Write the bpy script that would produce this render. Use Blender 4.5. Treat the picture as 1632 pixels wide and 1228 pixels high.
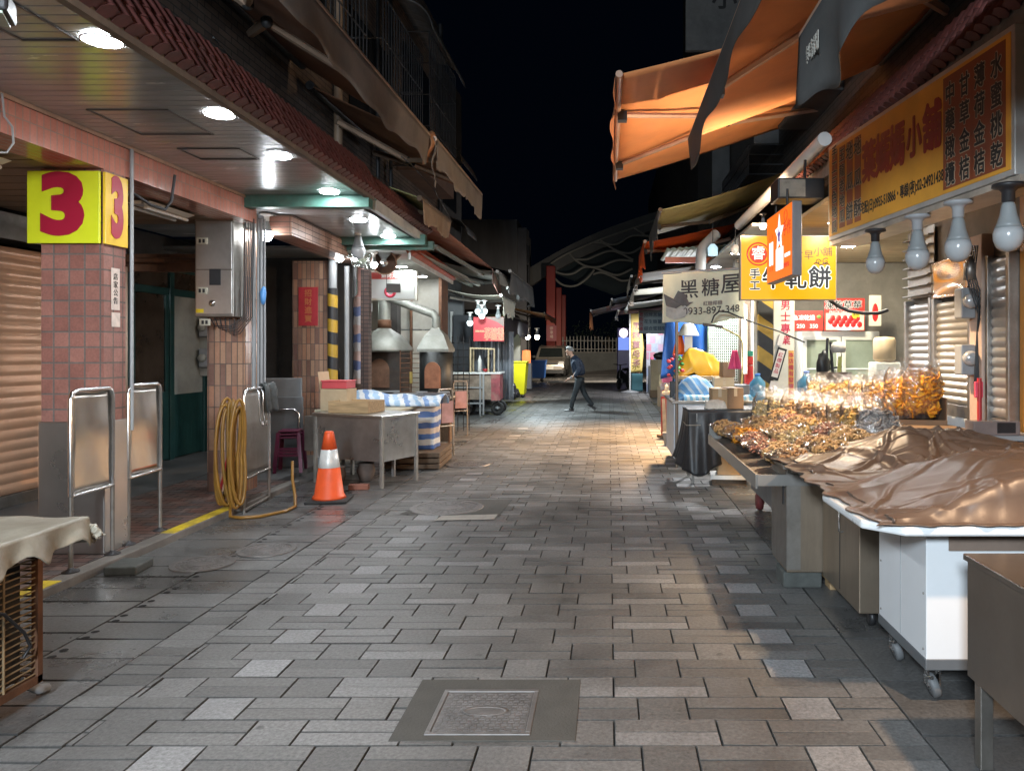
import bpy, bmesh, math, random
from mathutils import Vector, Matrix, noise
for o in list(bpy.data.objects): bpy.data.objects.remove(o)
S = bpy.context.scene
C = S.collection
PI = math.pi
rnd = random.Random(7)
# ---------------------------------------------------------------- camera, world, exposure
F, U0, V0, H = 1226.0, 970.0, 556.0, 1.6
cd = bpy.data.cameras.new('camera'); cam = bpy.data.objects.new('camera', cd); C.objects.link(cam)
cam.location = (0, 0, H); cam.rotation_euler = (PI/2, 0, 0)
cd.sensor_width = 36; cd.lens = 36*F/1632
cd.shift_x = (816-U0)/1632; cd.shift_y = -(614-V0)/1632
cd.clip_start = 0.05; cd.clip_end = 600
S.camera = cam
w = bpy.data.worlds.new('World'); S.world = w; w.use_nodes = True
wn = w.node_tree
bg = wn.nodes['Background']
sky = wn.nodes.new('ShaderNodeTexSky'); sky.sky_type = 'NISHITA'; sky.sun_disc = False
sky.sun_elevation = math.radians(-5); sky.sun_rotation = math.radians(200)
tint = wn.nodes.new('ShaderNodeMixRGB'); tint.blend_type = 'MIX'; tint.inputs[0].default_value = 0.97
tint.inputs[2].default_value = (0.010, 0.022, 0.055, 1)
wn.links.new(sky.outputs[0], tint.inputs[1]); wn.links.new(tint.outputs[0], bg.inputs[0])
bg.inputs[1].default_value = 0.03
S.view_settings.view_transform = 'Standard'; S.view_settings.look = 'None'
S.view_settings.exposure = .55; S.view_settings.gamma = 1
S.render.engine = 'CYCLES'
S.cycles.use_denoising = True
try: S.cycles.denoiser = 'OPENIMAGEDENOISE'
except Exception: pass
S.cycles.max_bounces = 6; S.cycles.diffuse_bounces = 3; S.cycles.glossy_bounces = 3
S.cycles.transmission_bounces = 4; S.cycles.transparent_max_bounces = 12
S.cycles.sample_clamp_indirect = 4.0; S.cycles.caustics_reflective = False; S.cycles.caustics_refractive = False
COOL, WARM, NEUT = (0.86, 0.95, 1.0), (1.0, 0.70, 0.42), (1.0, 0.92, 0.80)
def spot(name, loc, target, power, color, size=150, blend=.6, radius=.06):
    l = bpy.data.lights.new(name, 'SPOT'); l.energy = power; l.color = color
    l.spot_size = math.radians(size); l.spot_blend = blend; l.shadow_soft_size = radius
    o = bpy.data.objects.new(name, l); C.objects.link(o); o.location = loc
    o.rotation_euler = (Vector(target)-Vector(loc)).to_track_quat('-Z', 'Y').to_euler()
    return o
def area(name, loc, target, power, color, sx, sy=None):
    l = bpy.data.lights.new(name, 'AREA'); l.energy = power; l.color = color; l.size = sx
    if sy: l.shape = 'RECTANGLE'; l.size_y = sy
    o = bpy.data.objects.new(name, l); C.objects.link(o); o.location = loc
    o.rotation_euler = (Vector(target)-Vector(loc)).to_track_quat('-Z', 'Y').to_euler()
    return o
# lamps of the street: behind the camera, under the awnings, the lit stalls farther on, and a fill light added at the bin
spot('street_lamp_light', (1.98, 2.2, 2.85), (0.9, 3.6, 0.0), 265, (1.0, .66, .40), 174, .15, .05)
spot('floodlight_light', (1.95, 7.35, 3.0), (1.85, 7.6, 0.0), 400, (1.0, .72, .44), 122, .5, .06)
spot('stall_lamp_light', (1.25, 14.9, 2.95), (.10, 14.2, 0), 1900, (1.0, .60, .29), 112, .9, .08)
area('arcade_light', (-1.4, -3.5, 3.4), (0.4, 4.5, 0.3), 620, (.78, .90, 1.0), .8, .8)
spot('roast_stall_light', (-3.2, 12.2, 2.85), (-3.4, 13.8, .8), 170, (.90, 1.0, .95), 150, .6, .08)
spot('red_sign_light', (-2.7, 16.2, 2.75), (-2.2, 18.6, .6), 260, (.82, .97, 1.0), 150, .6, .1)
spot('cart_lamp_light', (-1.9, 20.4, 2.6), (-.4, 20.2, 0), 480, (.80, .95, 1.0), 140, .7, .1)
spot('bin_fill_light', (-2.3, 23.6, 2.4), (-3.1, 25.4, .6), 330, (.95, 1.0, .95), 100, .6, .1)  # fill light added only to brighten the yellow bin
spot('mid_stall_light', (1.75, 19.2, 1.9), (.9, 18.9, 3.0), 160, (.92, .95, 1.0), 170, .5, .1)
spot('far_stall_light', (1.45, 26.8, 2.5), (1.4, 27.6, .8), 260, (.95, .95, 1.0), 165, .6, .1)
spot('far_corner_light', (-2.3, 35.5, 2.9), (-3.2, 43, .5), 1300, (1.0, .84, .62), 52, .7, .1)
spot('far_road_light', (2.0, 38, 2.6), (-.5, 41, 0), 900, (1.0, .86, .70), 140, .6, .1)
spot('right_shop_light', (3.3, 10.2, 2.9), (3.4, 11.2, .8), 200, (1.0, .93, .74), 165, .4, .1)
spot('sugar_stall_light', (1.75, 11.6, 2.95), (1.5, 11.3, .8), 330, (.97, .98, 1.0), 160, .4, .1)
spot('sign_lamp_light', (1.70, 8.7, 3.02), (1.0, 9.6, 4.4), 130, (1.0, .72, .45), 160, .6, .05)
# ---------------------------------------------------------------- pixel helpers
def P(u, v, Y): return Vector(((u-U0)*Y/F, Y, H-(v-V0)*Y/F))
def G(u, v, z=0.0):
    Y = F*(H-z)/(v-V0); return Vector(((u-U0)*Y/F, Y, z))
# ---------------------------------------------------------------- mesh builder
class MB:
    def __init__(s): s.v = []; s.f = []; s.sm = []
    def add(s, vs, fs, smooth=False):
        b = len(s.v); s.v += [Vector(q) for q in vs]
        for f in fs: s.f.append([b+i for i in f]); s.sm.append(smooth)
        return s
    def box(s, x0, x1, y0, y1, z0, z1, m=None):
        vs = [Vector(q) for q in ((x0,y0,z0),(x1,y0,z0),(x1,y1,z0),(x0,y1,z0),(x0,y0,z1),(x1,y0,z1),(x1,y1,z1),(x0,y1,z1))]
        if m: vs = [m @ q for q in vs]
        return s.add(vs, [(3,2,1,0),(4,5,6,7),(0,1,5,4),(1,2,6,5),(2,3,7,6),(3,0,4,7)])
    def tube(s, pts, r, n=10, cap=True, smooth=True):
        pts = [Vector(q) for q in pts]; k = len(pts)
        rs = r if isinstance(r, (list, tuple)) else [r]*k
        rings = []; up = None
        for i, p in enumerate(pts):
            d = (pts[min(i+1,k-1)]-pts[max(i-1,0)])
            if d.length < 1e-9: d = Vector((0,0,1))
            d.normalize()
            if up is None: up = Vector((0,0,1)) if abs(d.z) < .9 else Vector((1,0,0))
            a = d.cross(up)
            if a.length < 1e-6: a = d.cross(Vector((1,0.3,0)))
            a.normalize(); b = a.cross(d).normalized(); up = b
            rings.append([p+(a*math.cos(t)+b*math.sin(t))*rs[i] for t in (2*PI*j/n for j in range(n))])
        vs = [q for ring in rings for q in ring]; fs = []
        for i in range(k-1):
            for j in range(n):
                fs.append((i*n+j, i*n+(j+1)%n, (i+1)*n+(j+1)%n, (i+1)*n+j))
        s.add(vs, fs, smooth)
        if cap: s.add(rings[0], [tuple(range(n))[::-1]]); s.add(rings[-1], [tuple(range(n))])
        return s
    def lathe(s, prof, n=20, c=(0,0,0), m=None, smooth=True, cap=True):
        vs = []; fs = []
        for (r, z) in prof:
            for j in range(n):
                q = Vector((r*math.cos(2*PI*j/n), r*math.sin(2*PI*j/n), z))
                if m: q = m @ q
                vs.append(q+Vector(c))
        for i in range(len(prof)-1):
            for j in range(n): fs.append((i*n+j, i*n+(j+1)%n, (i+1)*n+(j+1)%n, (i+1)*n+j))
        if cap and prof[0][0] > 1e-5: fs.append(tuple(range(n))[::-1])
        if cap and prof[-1][0] > 1e-5: fs.append(tuple((len(prof)-1)*n+j for j in range(n)))
        return s.add(vs, fs, smooth)
    def slab(s, q, t, dirv=None):
        # thick quad or polygon: q corner points, t thickness along -normal
        q = [Vector(p) for p in q]; n = len(q)
        d = Vector(dirv).normalized() if dirv is not None else (q[1]-q[0]).cross(q[2]-q[0]).normalized()
        back = [p-d*t for p in q]
        fs = [tuple(range(n)), tuple(range(2*n-1, n-1, -1))]
        for i in range(n): fs.append((i, i+n, (i+1)%n+n, (i+1)%n))
        return s.add(q+back, fs)
    def grid(s, fn, nu, nv, t=0.0, smooth=True):
        # surface from fn(a,b), a,b in 0..1; thickness t downwards along the normal
        pts = [[Vector(fn(i/nu, j/nv)) for j in range(nv+1)] for i in range(nu+1)]
        W = nv+1
        vs = [p for row in pts for p in row]
        fs = [(i*W+j, (i+1)*W+j, (i+1)*W+j+1, i*W+j+1) for i in range(nu) for j in range(nv)]
        if t:
            nm = []
            for i in range(nu+1):
                for j in range(nv+1):
                    a = pts[min(i+1,nu)][j]-pts[max(i-1,0)][j]; b = pts[i][min(j+1,nv)]-pts[i][max(j-1,0)]
                    c = a.cross(b); nm.append(c.normalized() if c.length > 1e-12 else Vector((0,0,1)))
            N = len(vs); vs = vs+[p-q*t for p, q in zip(vs, nm)]
            fs = fs+[tuple(x+N for x in f[::-1]) for f in fs]
            edge = [i*W for i in range(nu)]
            for i in range(nu):
                a, b = i*W, (i+1)*W; fs.append((b, a, a+N, b+N))
                a, b = i*W+nv, (i+1)*W+nv; fs.append((a, b, b+N, a+N))
            for j in range(nv):
                a, b = j, j+1; fs.append((a, b, b+N, a+N))
                a, b = nu*W+j, nu*W+j+1; fs.append((b, a, a+N, b+N))
        return s.add(vs, fs, smooth)
    def ball(s, c, rx, ry=None, rz=None, n=10, m=None, jit=0, seed=0):
        ry = rx if ry is None else ry; rz = rx if rz is None else rz
        vs = []; fs = []; k = max(4, n//2+1)
        for i in range(k+1):
            th = PI*i/k
            for j in range(n):
                ph = 2*PI*j/n
                q = Vector((math.sin(th)*math.cos(ph), math.sin(th)*math.sin(ph), math.cos(th)))
                f = 1+jit*noise.noise(q*1.7+Vector((seed, seed*.7, 0)))
                q = Vector((q.x*rx*f, q.y*ry*f, q.z*rz*f))
                if m: q = m @ q
                vs.append(q+Vector(c))
        for i in range(k):
            for j in range(n): fs.append((i*n+j, (i+1)*n+j, (i+1)*n+(j+1)%n, i*n+(j+1)%n))
        return s.add(vs, fs, True)
    def build(s, name, mat, parent=None, bevel=0, seg=2, sub=0, loc=None, weld=False):
        me = bpy.data.meshes.new(name)
        me.from_pydata([tuple(q) for q in s.v], [], s.f)
        me.polygons.foreach_set('use_smooth', s.sm)
        if weld:
            bm = bmesh.new(); bm.from_mesh(me); bmesh.ops.remove_doubles(bm, verts=bm.verts, dist=1e-5)
            bmesh.ops.recalc_face_normals(bm, faces=bm.faces); bm.to_mesh(me); bm.free()
        me.update()
        if mat: me.materials.append(mat)
        o = bpy.data.objects.new(name, me); C.objects.link(o)
        if parent: o.parent = parent
        if loc: o.location = loc
        if bevel:
            b = o.modifiers.new('bevel', 'BEVEL'); b.width = bevel; b.segments = seg; b.limit_method = 'ANGLE'; b.angle_limit = math.radians(40)
        if sub:
            b = o.modifiers.new('sub', 'SUBSURF'); b.levels = sub; b.render_levels = sub
        return o
def RZ(a, t=(0,0,0)): return Matrix.Translation(t) @ Matrix.Rotation(a, 4, 'Z')
def tag(o, label=None, cat=None, group=None, kind=None):
    if label: o['label'] = label
    if cat: o['category'] = cat
    if group: o['group'] = group
    if kind: o['kind'] = kind
    return o
def thing(name, label, cat, loc=(0,0,0), rz=0, group=None):
    o = bpy.data.objects.new(name, None); C.objects.link(o); o.location = loc; o.rotation_euler = (0,0,rz)
    o.empty_display_size = .1
    return tag(o, label, cat, group)
def part(o, label): o['label'] = label; return o
def dup(root, loc=None, rz=None, label=None, group=None):
    r = root.copy(); C.objects.link(r)
    if loc is not None: r.location = loc
    if rz is not None: r.rotation_euler = (0,0,rz)
    if label: r['label'] = label
    if group: r['group'] = group
    for ch in list(root.children):
        c = ch.copy(); C.objects.link(c); c.parent = r
        for g in list(ch.children):
            d = g.copy(); C.objects.link(d); d.parent = c
    return r
# ---------------------------------------------------------------- lettering
def text(body, mat, parent, m, size=.2, bold=0.0, depth=.002, name='lettering', align='CENTER', sx=1.0, vert=False, spacing=1.0, outline=False):
    """lettering as a thin mesh; m places its own XY plane (X right, Y up)"""
    me_all = MB()
    lines = [body] if not vert else list(body)
    for i, ln in enumerate(lines):
        cu = bpy.data.curves.new('t', 'FONT'); cu.body = ln; cu.size = size
        cu.align_x = align; cu.align_y = 'CENTER'; cu.extrude = depth/2; cu.offset = bold*size if outline else 0
        cu.space_character = spacing; cu.resolution_u = 4
        to = bpy.data.objects.new('t', cu); C.objects.link(to)
        bpy.context.view_layer.update()
        me = bpy.data.meshes.new_from_object(to.evaluated_get(bpy.context.evaluated_depsgraph_get()))
        off = Vector((0, -(i-(len(lines)-1)/2)*size*1.12*spacing, 0)) if vert else Vector((0,0,0))
        ring = [(0,0)]+([(math.cos(k*PI/4), math.sin(k*PI/4)) for k in range(8)] if bold > .004 and not outline else [])
        for k, (cx, cy) in enumerate(ring):   # strokes thickened by stacking shifted copies, each a hair lower
            d3 = Vector((cx*bold*size, cy*bold*size, -k*.00016))
            me_all.add([m @ (Vector((q.co.x*sx, q.co.y, q.co.z))+off+d3) for q in me.vertices], [tuple(p.vertices) for p in me.polygons])
        bpy.data.objects.remove(to); bpy.data.curves.remove(cu); bpy.data.meshes.remove(me)
    return me_all.build(name, mat, parent)
def face(origin, right, up):
    """matrix whose X is right, Y is up, Z the outward normal, at origin"""
    r = Vector(right).normalized(); u = Vector(up).normalized(); n = r.cross(u).normalized(); u = n.cross(r)
    mt = Matrix((r, u, n)).transposed().to_4x4(); mt.translation = Vector(origin); return mt
# ---------------------------------------------------------------- materials
MATS = {}
def nodes(name):
    m = bpy.data.materials.new(name); m.use_nodes = True
    nt = m.node_tree; b = nt.nodes['Principled BSDF']
    return m, nt, b
def N(nt, t, **kw):
    n = nt.nodes.new(t)
    for k, v in kw.items(): setattr(n, k, v)
    return n
def mat(name, col=(.5,.5,.5), rough=.5, metal=0.0, var=.25, scale=6.0, bump=.15, bscale=40, stain=None, stain_amt=.4, emit=None, estr=0, alpha=1, trans=0, coat=0, stretch=(1,1,1), spec=.5, sheen=0):
    if name in MATS: return MATS[name]
    m, nt, b = nodes(name); L = nt.links.new
    tc = N(nt, 'ShaderNodeTexCoord'); mp = N(nt, 'ShaderNodeMapping'); mp.inputs['Scale'].default_value = stretch
    L(tc.outputs['Object'], mp.inputs['Vector'])
    nz = N(nt, 'ShaderNodeTexNoise'); nz.inputs['Scale'].default_value = scale; nz.inputs['Detail'].default_value = 6; nz.inputs['Roughness'].default_value = .62
    L(mp.outputs[0], nz.inputs['Vector'])
    rp = N(nt, 'ShaderNodeValToRGB')
    c0 = [max(0, x*(1-var)) for x in col]; c1 = [min(1, x*(1+var)) for x in col]
    rp.color_ramp.elements[0].position = .3; rp.color_ramp.elements[1].position = .7
    rp.color_ramp.elements[0].color = (*c0, 1); rp.color_ramp.elements[1].color = (*c1, 1)
    L(nz.outputs['Fac'], rp.inputs['Fac'])
    out = rp.outputs['Color']
    if stain:
        n2 = N(nt, 'ShaderNodeTexNoise'); n2.inputs['Scale'].default_value = scale*.45; n2.inputs['Detail'].default_value = 8; n2.inputs['Roughness'].default_value = .7
        L(mp.outputs[0], n2.inputs['Vector'])
        r2 = N(nt, 'ShaderNodeValToRGB'); r2.color_ramp.elements[0].position = .52-.2*stain_amt; r2.color_ramp.elements[1].position = .72
        L(n2.outputs['Fac'], r2.inputs['Fac'])
        mx = N(nt, 'ShaderNodeMixRGB'); mx.inputs[2].default_value = (*stain, 1)
        ml = N(nt, 'ShaderNodeMath', operation='MULTIPLY'); ml.inputs[1].default_value = min(1, stain_amt*1.6)
        L(r2.outputs['Color'], ml.inputs[0]); L(ml.outputs[0], mx.inputs[0]); L(out, mx.inputs[1]); out = mx.outputs[0]
    L(out, b.inputs['Base Color'])
    b.inputs['Metallic'].default_value = metal
    mr = N(nt, 'ShaderNodeMapRange'); mr.inputs['To Min'].default_value = max(.03, rough-.12); mr.inputs['To Max'].default_value = min(1, rough+.12)
    L(nz.outputs['Fac'], mr.inputs['Value']); L(mr.outputs[0], b.inputs['Roughness'])
    b.inputs['Specular IOR Level'].default_value = spec
    b.inputs['Coat Weight'].default_value = coat
    if trans: b.inputs['Transmission Weight'].default_value = trans
    if alpha < 1: b.inputs['Alpha'].default_value = alpha
    if sheen: b.inputs['Sheen Weight'].default_value = sheen
    if bump:
        n3 = N(nt, 'ShaderNodeTexNoise'); n3.inputs['Scale'].default_value = bscale; n3.inputs['Detail'].default_value = 4
        L(mp.outputs[0], n3.inputs['Vector'])
        bp = N(nt, 'ShaderNodeBump'); bp.inputs['Strength'].default_value = bump; bp.inputs['Distance'].default_value = .01
        L(n3.outputs['Fac'], bp.inputs['Height']); L(bp.outputs[0], b.inputs['Normal'])
    if emit: b.inputs['Emission Color'].default_value = (*emit, 1); b.inputs['Emission Strength'].default_value = estr
    MATS[name] = m; return m
def wall_uv(nt):
    """object coordinates laid flat on whichever upright face: (x or y, z)"""
    L = nt.links.new
    tc = N(nt, 'ShaderNodeTexCoord'); sp = N(nt, 'ShaderNodeSeparateXYZ'); L(tc.outputs['Object'], sp.inputs[0])
    sn = N(nt, 'ShaderNodeSeparateXYZ'); L(tc.outputs['Normal'], sn.inputs[0])
    ab = N(nt, 'ShaderNodeMath', operation='ABSOLUTE'); L(sn.outputs[0], ab.inputs[0])
    gt = N(nt, 'ShaderNodeMath', operation='GREATER_THAN'); gt.inputs[1].default_value = .6; L(ab.outputs[0], gt.inputs[0])
    mx = N(nt, 'ShaderNodeMix'); mx.data_type = 'FLOAT'; L(gt.outputs[0], mx.inputs['Factor']); L(sp.outputs[0], mx.inputs['A']); L(sp.outputs[1], mx.inputs['B'])
    az = N(nt, 'ShaderNodeMath', operation='ABSOLUTE'); L(sn.outputs[2], az.inputs[0])
    gz = N(nt, 'ShaderNodeMath', operation='GREATER_THAN'); gz.inputs[1].default_value = .6; L(az.outputs[0], gz.inputs[0])
    mz = N(nt, 'ShaderNodeMix'); mz.data_type = 'FLOAT'; L(gz.outputs[0], mz.inputs['Factor']); L(sp.outputs[2], mz.inputs['A']); L(sp.outputs[1], mz.inputs['B'])
    cb = N(nt, 'ShaderNodeCombineXYZ'); L(mx.outputs['Result'], cb.inputs[0]); L(mz.outputs['Result'], cb.inputs[1])
    return cb.outputs[0], tc
def tiles(name, c1, c2, mortar, w, h, rough=.35, off=0.0, ms=.006, bump=.5, shift=(0,0), var=.2, c3=None, dirt=.35):
    if name in MATS: return MATS[name]
    m, nt, b = nodes(name); L = nt.links.new
    uv, tc = wall_uv(nt)
    mp = N(nt, 'ShaderNodeMapping'); mp.inputs['Location'].default_value = (shift[0], shift[1], 0); L(uv, mp.inputs[0])
    br = N(nt, 'ShaderNodeTexBrick'); br.offset = off; br.squash = 1
    br.inputs['Scale'].default_value = 1; br.inputs['Brick Width'].default_value = w; br.inputs['Row Height'].default_value = h
    br.inputs['Mortar Size'].default_value = ms; br.inputs['Mortar Smooth'].default_value = .1; br.inputs['Bias'].default_value = 0
    br.inputs['Color1'].default_value = (0,0,0,1); br.inputs['Color2'].default_value = (1,1,1,1); br.inputs['Mortar'].default_value = (.5,.5,.5,1)
    L(mp.outputs[0], br.inputs['Vector'])
    rp = N(nt, 'ShaderNodeValToRGB'); e = rp.color_ramp.elements
    e[0].color = (*c1, 1); e[1].color = (*c2, 1)
    if c3: k = e.new(.5); k.color = (*c3, 1)
    L(br.outputs['Color'], rp.inputs['Fac'])
    nz = N(nt, 'ShaderNodeTexNoise'); nz.inputs['Scale'].default_value = 60; nz.inputs['Detail'].default_value = 4; L(tc.outputs['Object'], nz.inputs['Vector'])
    n2 = N(nt, 'ShaderNodeTexNoise'); n2.inputs['Scale'].default_value = 2.2; n2.inputs['Detail'].default_value = 8; n2.inputs['Roughness'].default_value = .7; L(tc.outputs['Object'], n2.inputs['Vector'])
    mr = N(nt, 'ShaderNodeMapRange'); mr.inputs['To Min'].default_value = 1-var; mr.inputs['To Max'].default_value = 1+var; L(nz.outputs['Fac'], mr.inputs['Value'])
    m2 = N(nt, 'ShaderNodeMapRange'); m2.inputs['From Min'].default_value = .3; m2.inputs['From Max'].default_value = .6; m2.inputs['To Min'].default_value = 1-dirt; m2.inputs['To Max'].default_value = 1; L(n2.outputs['Fac'], m2.inputs['Value'])
    mu = N(nt, 'ShaderNodeMath', operation='MULTIPLY'); L(mr.outputs[0], mu.inputs[0]); L(m2.outputs[0], mu.inputs[1])
    mx = N(nt, 'ShaderNodeMixRGB'); L(br.outputs['Fac'], mx.inputs[0]); L(rp.outputs[0], mx.inputs[1]); mx.inputs[2].default_value = (*mortar, 1)
    vm = N(nt, 'ShaderNodeVectorMath', operation='SCALE'); L(mx.outputs[0], vm.inputs[0]); L(mu.outputs[0], vm.inputs['Scale'])
    L(vm.outputs[0], b.inputs['Base Color'])
    rr = N(nt, 'ShaderNodeMapRange'); rr.inputs['To Min'].default_value = rough; rr.inputs['To Max'].default_value = .85
    L(br.outputs['Fac'], rr.inputs['Value']); L(rr.outputs[0], b.inputs['Roughness'])
    inv = N(nt, 'ShaderNodeMath', operation='SUBTRACT'); inv.inputs[0].default_value = 1; L(br.outputs['Fac'], inv.inputs[1])
    ad = N(nt, 'ShaderNodeMath', operation='MULTIPLY_ADD'); ad.inputs[1].default_value = .12; L(nz.outputs['Fac'], ad.inputs[0]); L(inv.outputs[0], ad.inputs[2])
    bp = N(nt, 'ShaderNodeBump'); bp.inputs['Strength'].default_value = bump; bp.inputs['Distance'].default_value = .006
    L(ad.outputs[0], bp.inputs['Height']); L(bp.outputs[0], b.inputs['Normal'])
    MATS[name] = m; return m
def stripes(name, cols, period, axis='z', ang=0, rough=.5, noise_amt=0.0, sharp=True, cross=None, metal=0, bump=.1):
    """repeating bands of colour along a direction of object space"""
    if name in MATS: return MATS[name]
    m, nt, b = nodes(name); L = nt.links.new
    tc = N(nt, 'ShaderNodeTexCoord'); 
    ax = {'x':(1,0,0),'y':(0,1,0),'z':(0,0,1)}.get(axis, axis)
    dt = N(nt, 'ShaderNodeVectorMath', operation='DOT_PRODUCT'); dt.inputs[1].default_value = [a/period for a in ax]
    L(tc.outputs['Object'], dt.inputs[0]); v = dt.outputs['Value']
    nz = N(nt, 'ShaderNodeTexNoise'); nz.inputs['Scale'].default_value = 9; nz.inputs['Detail'].default_value = 5; L(tc.outputs['Object'], nz.inputs['Vector'])
    if noise_amt:
        ma = N(nt, 'ShaderNodeMath', operation='MULTIPLY_ADD'); ma.inputs[1].default_value = noise_amt; L(nz.outputs['Fac'], ma.inputs[0]); L(v, ma.inputs[2]); v = ma.outputs[0]
    fr = N(nt, 'ShaderNodeMath', operation='FRACT'); L(v, fr.inputs[0])
    rp = N(nt, 'ShaderNodeValToRGB'); rp.color_ramp.interpolation = 'CONSTANT' if sharp else 'LINEAR'
    e = rp.color_ramp.elements; n = len(cols)
    while len(e) < n: e.new(.5)
    for i, c in enumerate(cols): e[i].position = i/n; e[i].color = (*c, 1)
    L(fr.outputs[0], rp.inputs[0])
    mr = N(nt, 'ShaderNodeMapRange'); mr.inputs['To Min'].default_value = .6; mr.inputs['To Max'].default_value = 1.25; L(nz.outputs['Fac'], mr.inputs['Value'])
    vm = N(nt, 'ShaderNodeVectorMath', operation='SCALE'); L(rp.outputs[0], vm.inputs[0]); L(mr.outputs[0], vm.inputs['Scale'])
    L(vm.outputs[0], b.inputs['Base Color']); b.inputs['Roughness'].default_value = rough; b.inputs['Metallic'].default_value = metal
    bp = N(nt, 'ShaderNodeBump'); bp.inputs['Strength'].default_value = bump; bp.inputs['Distance'].default_value = .01; L(nz.outputs['Fac'], bp.inputs['Height']); L(bp.outputs[0], b.inputs['Normal'])
    MATS[name] = m; return m
def emit(name, col, strength):
    if name in MATS: return MATS[name]
    m, nt, b = nodes(name); b.inputs['Base Color'].default_value = (*[min(.9, x*.25) for x in col], 1)
    b.inputs['Emission Color'].default_value = (*col, 1); b.inputs['Emission Strength'].default_value = strength; b.inputs['Roughness'].default_value = .4
    MATS[name] = m; return m
def film(name, tintc=(1,1,1), gloss=.25, rough=.08):
    """clear crinkled plastic film"""
    if name in MATS: return MATS[name]
    m, nt, b = nodes(name); L = nt.links.new; nt.nodes.remove(b)
    out = nt.nodes['Material Output']
    tr = N(nt, 'ShaderNodeBsdfTransparent'); tr.inputs[0].default_value = (*tintc, 1)
    gl = N(nt, 'ShaderNodeBsdfGlossy'); gl.inputs['Roughness'].default_value = rough
    df = N(nt, 'ShaderNodeBsdfDiffuse'); df.inputs[0].default_value = (.75,.75,.78,1)
    fr = N(nt, 'ShaderNodeFresnel'); fr.inputs[0].default_value = 1.45
    tc = N(nt, 'ShaderNodeTexCoord'); nz = N(nt, 'ShaderNodeTexNoise'); nz.inputs['Scale'].default_value = 26; nz.inputs['Detail'].default_value = 4; nz.inputs['Distortion'].default_value = 1.0
    L(tc.outputs['Object'], nz.inputs['Vector'])
    bp = N(nt, 'ShaderNodeBump'); bp.inputs['Strength'].default_value = .9; bp.inputs['Distance'].default_value = .02; L(nz.outputs['Fac'], bp.inputs['Height'])
    L(bp.outputs[0], gl.inputs['Normal']); L(bp.outputs[0], fr.inputs['Normal'])
    ad = N(nt, 'ShaderNodeMath', operation='ADD'); ad.inputs[1].default_value = gloss*.3; ad.use_clamp = True; L(fr.outputs[0], ad.inputs[0])
    m1 = N(nt, 'ShaderNodeMixShader'); L(ad.outputs[0], m1.inputs[0]); L(tr.outputs[0], m1.inputs[1]); L(gl.outputs[0], m1.inputs[2])
    m2 = N(nt, 'ShaderNodeMixShader'); m2.inputs[0].default_value = gloss*.12; L(m1.outputs[0], m2.inputs[1]); L(df.outputs[0], m2.inputs[2])
    L(m2.outputs[0], out.inputs[0]); MATS[name] = m; return m
steel = mat('stainless_steel', (.55,.54,.52), .34, 1.0, .12, 3, .05, 6, stain=(.30,.26,.22), stain_amt=.35)
steel_dull = mat('dull_steel', (.32,.30,.275), .42, .85, .25, 3, .16, 5, stain=(.12,.10,.08), stain_amt=.5)
steel_bright = mat('bright_tube', (.7,.7,.7), .22, 1.0, .08, 5, 0)
dark_metal = mat('dark_metal', (.045,.045,.048), .5, .6, .3, 8, .1)
black_pl = mat('black_plastic', (.015,.015,.017), .45, 0, .3, 8, .05)
grey_pl = mat('grey_plastic', (.28,.29,.30), .5, 0, .1, 6, .03)
white_pl = mat('white_plastic', (.72,.72,.70), .4, 0, .06, 6, .02)
card = mat('cardboard', (.36,.24,.13), .8, 0, .12, 5, .1, 60)
card_dk = mat('brown_cardboard', (.19,.12,.07), .8, 0, .15, 5, .1, 60)
concrete = mat('concrete', (.24,.23,.21), .85, 0, .25, 3, .3, 50, stain=(.10,.095,.085), stain_amt=.5)
wood = mat('pale_wood', (.40,.27,.14), .7, 0, .3, 4, .15, 30, stretch=(1,8,8))
wood_dk = mat('dark_wood', (.10,.065,.04), .75, 0, .35, 4, .2, 30, stretch=(8,1,8))
rust = mat('rusty_metal', (.16,.075,.04), .75, .3, .4, 7, .3, 60, stain=(.05,.03,.02), stain_amt=.5)
red_paint = mat('red_paint', (.45,.025,.03), .45, 0, .1, 5, .03)
yellow_paint = mat('yellow_paint', (.80,.62,.03), .5, 0, .1, 5, .05)
ink = mat('black_ink', (.018,.017,.017), .6, 0, .1, 5, 0)
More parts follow.
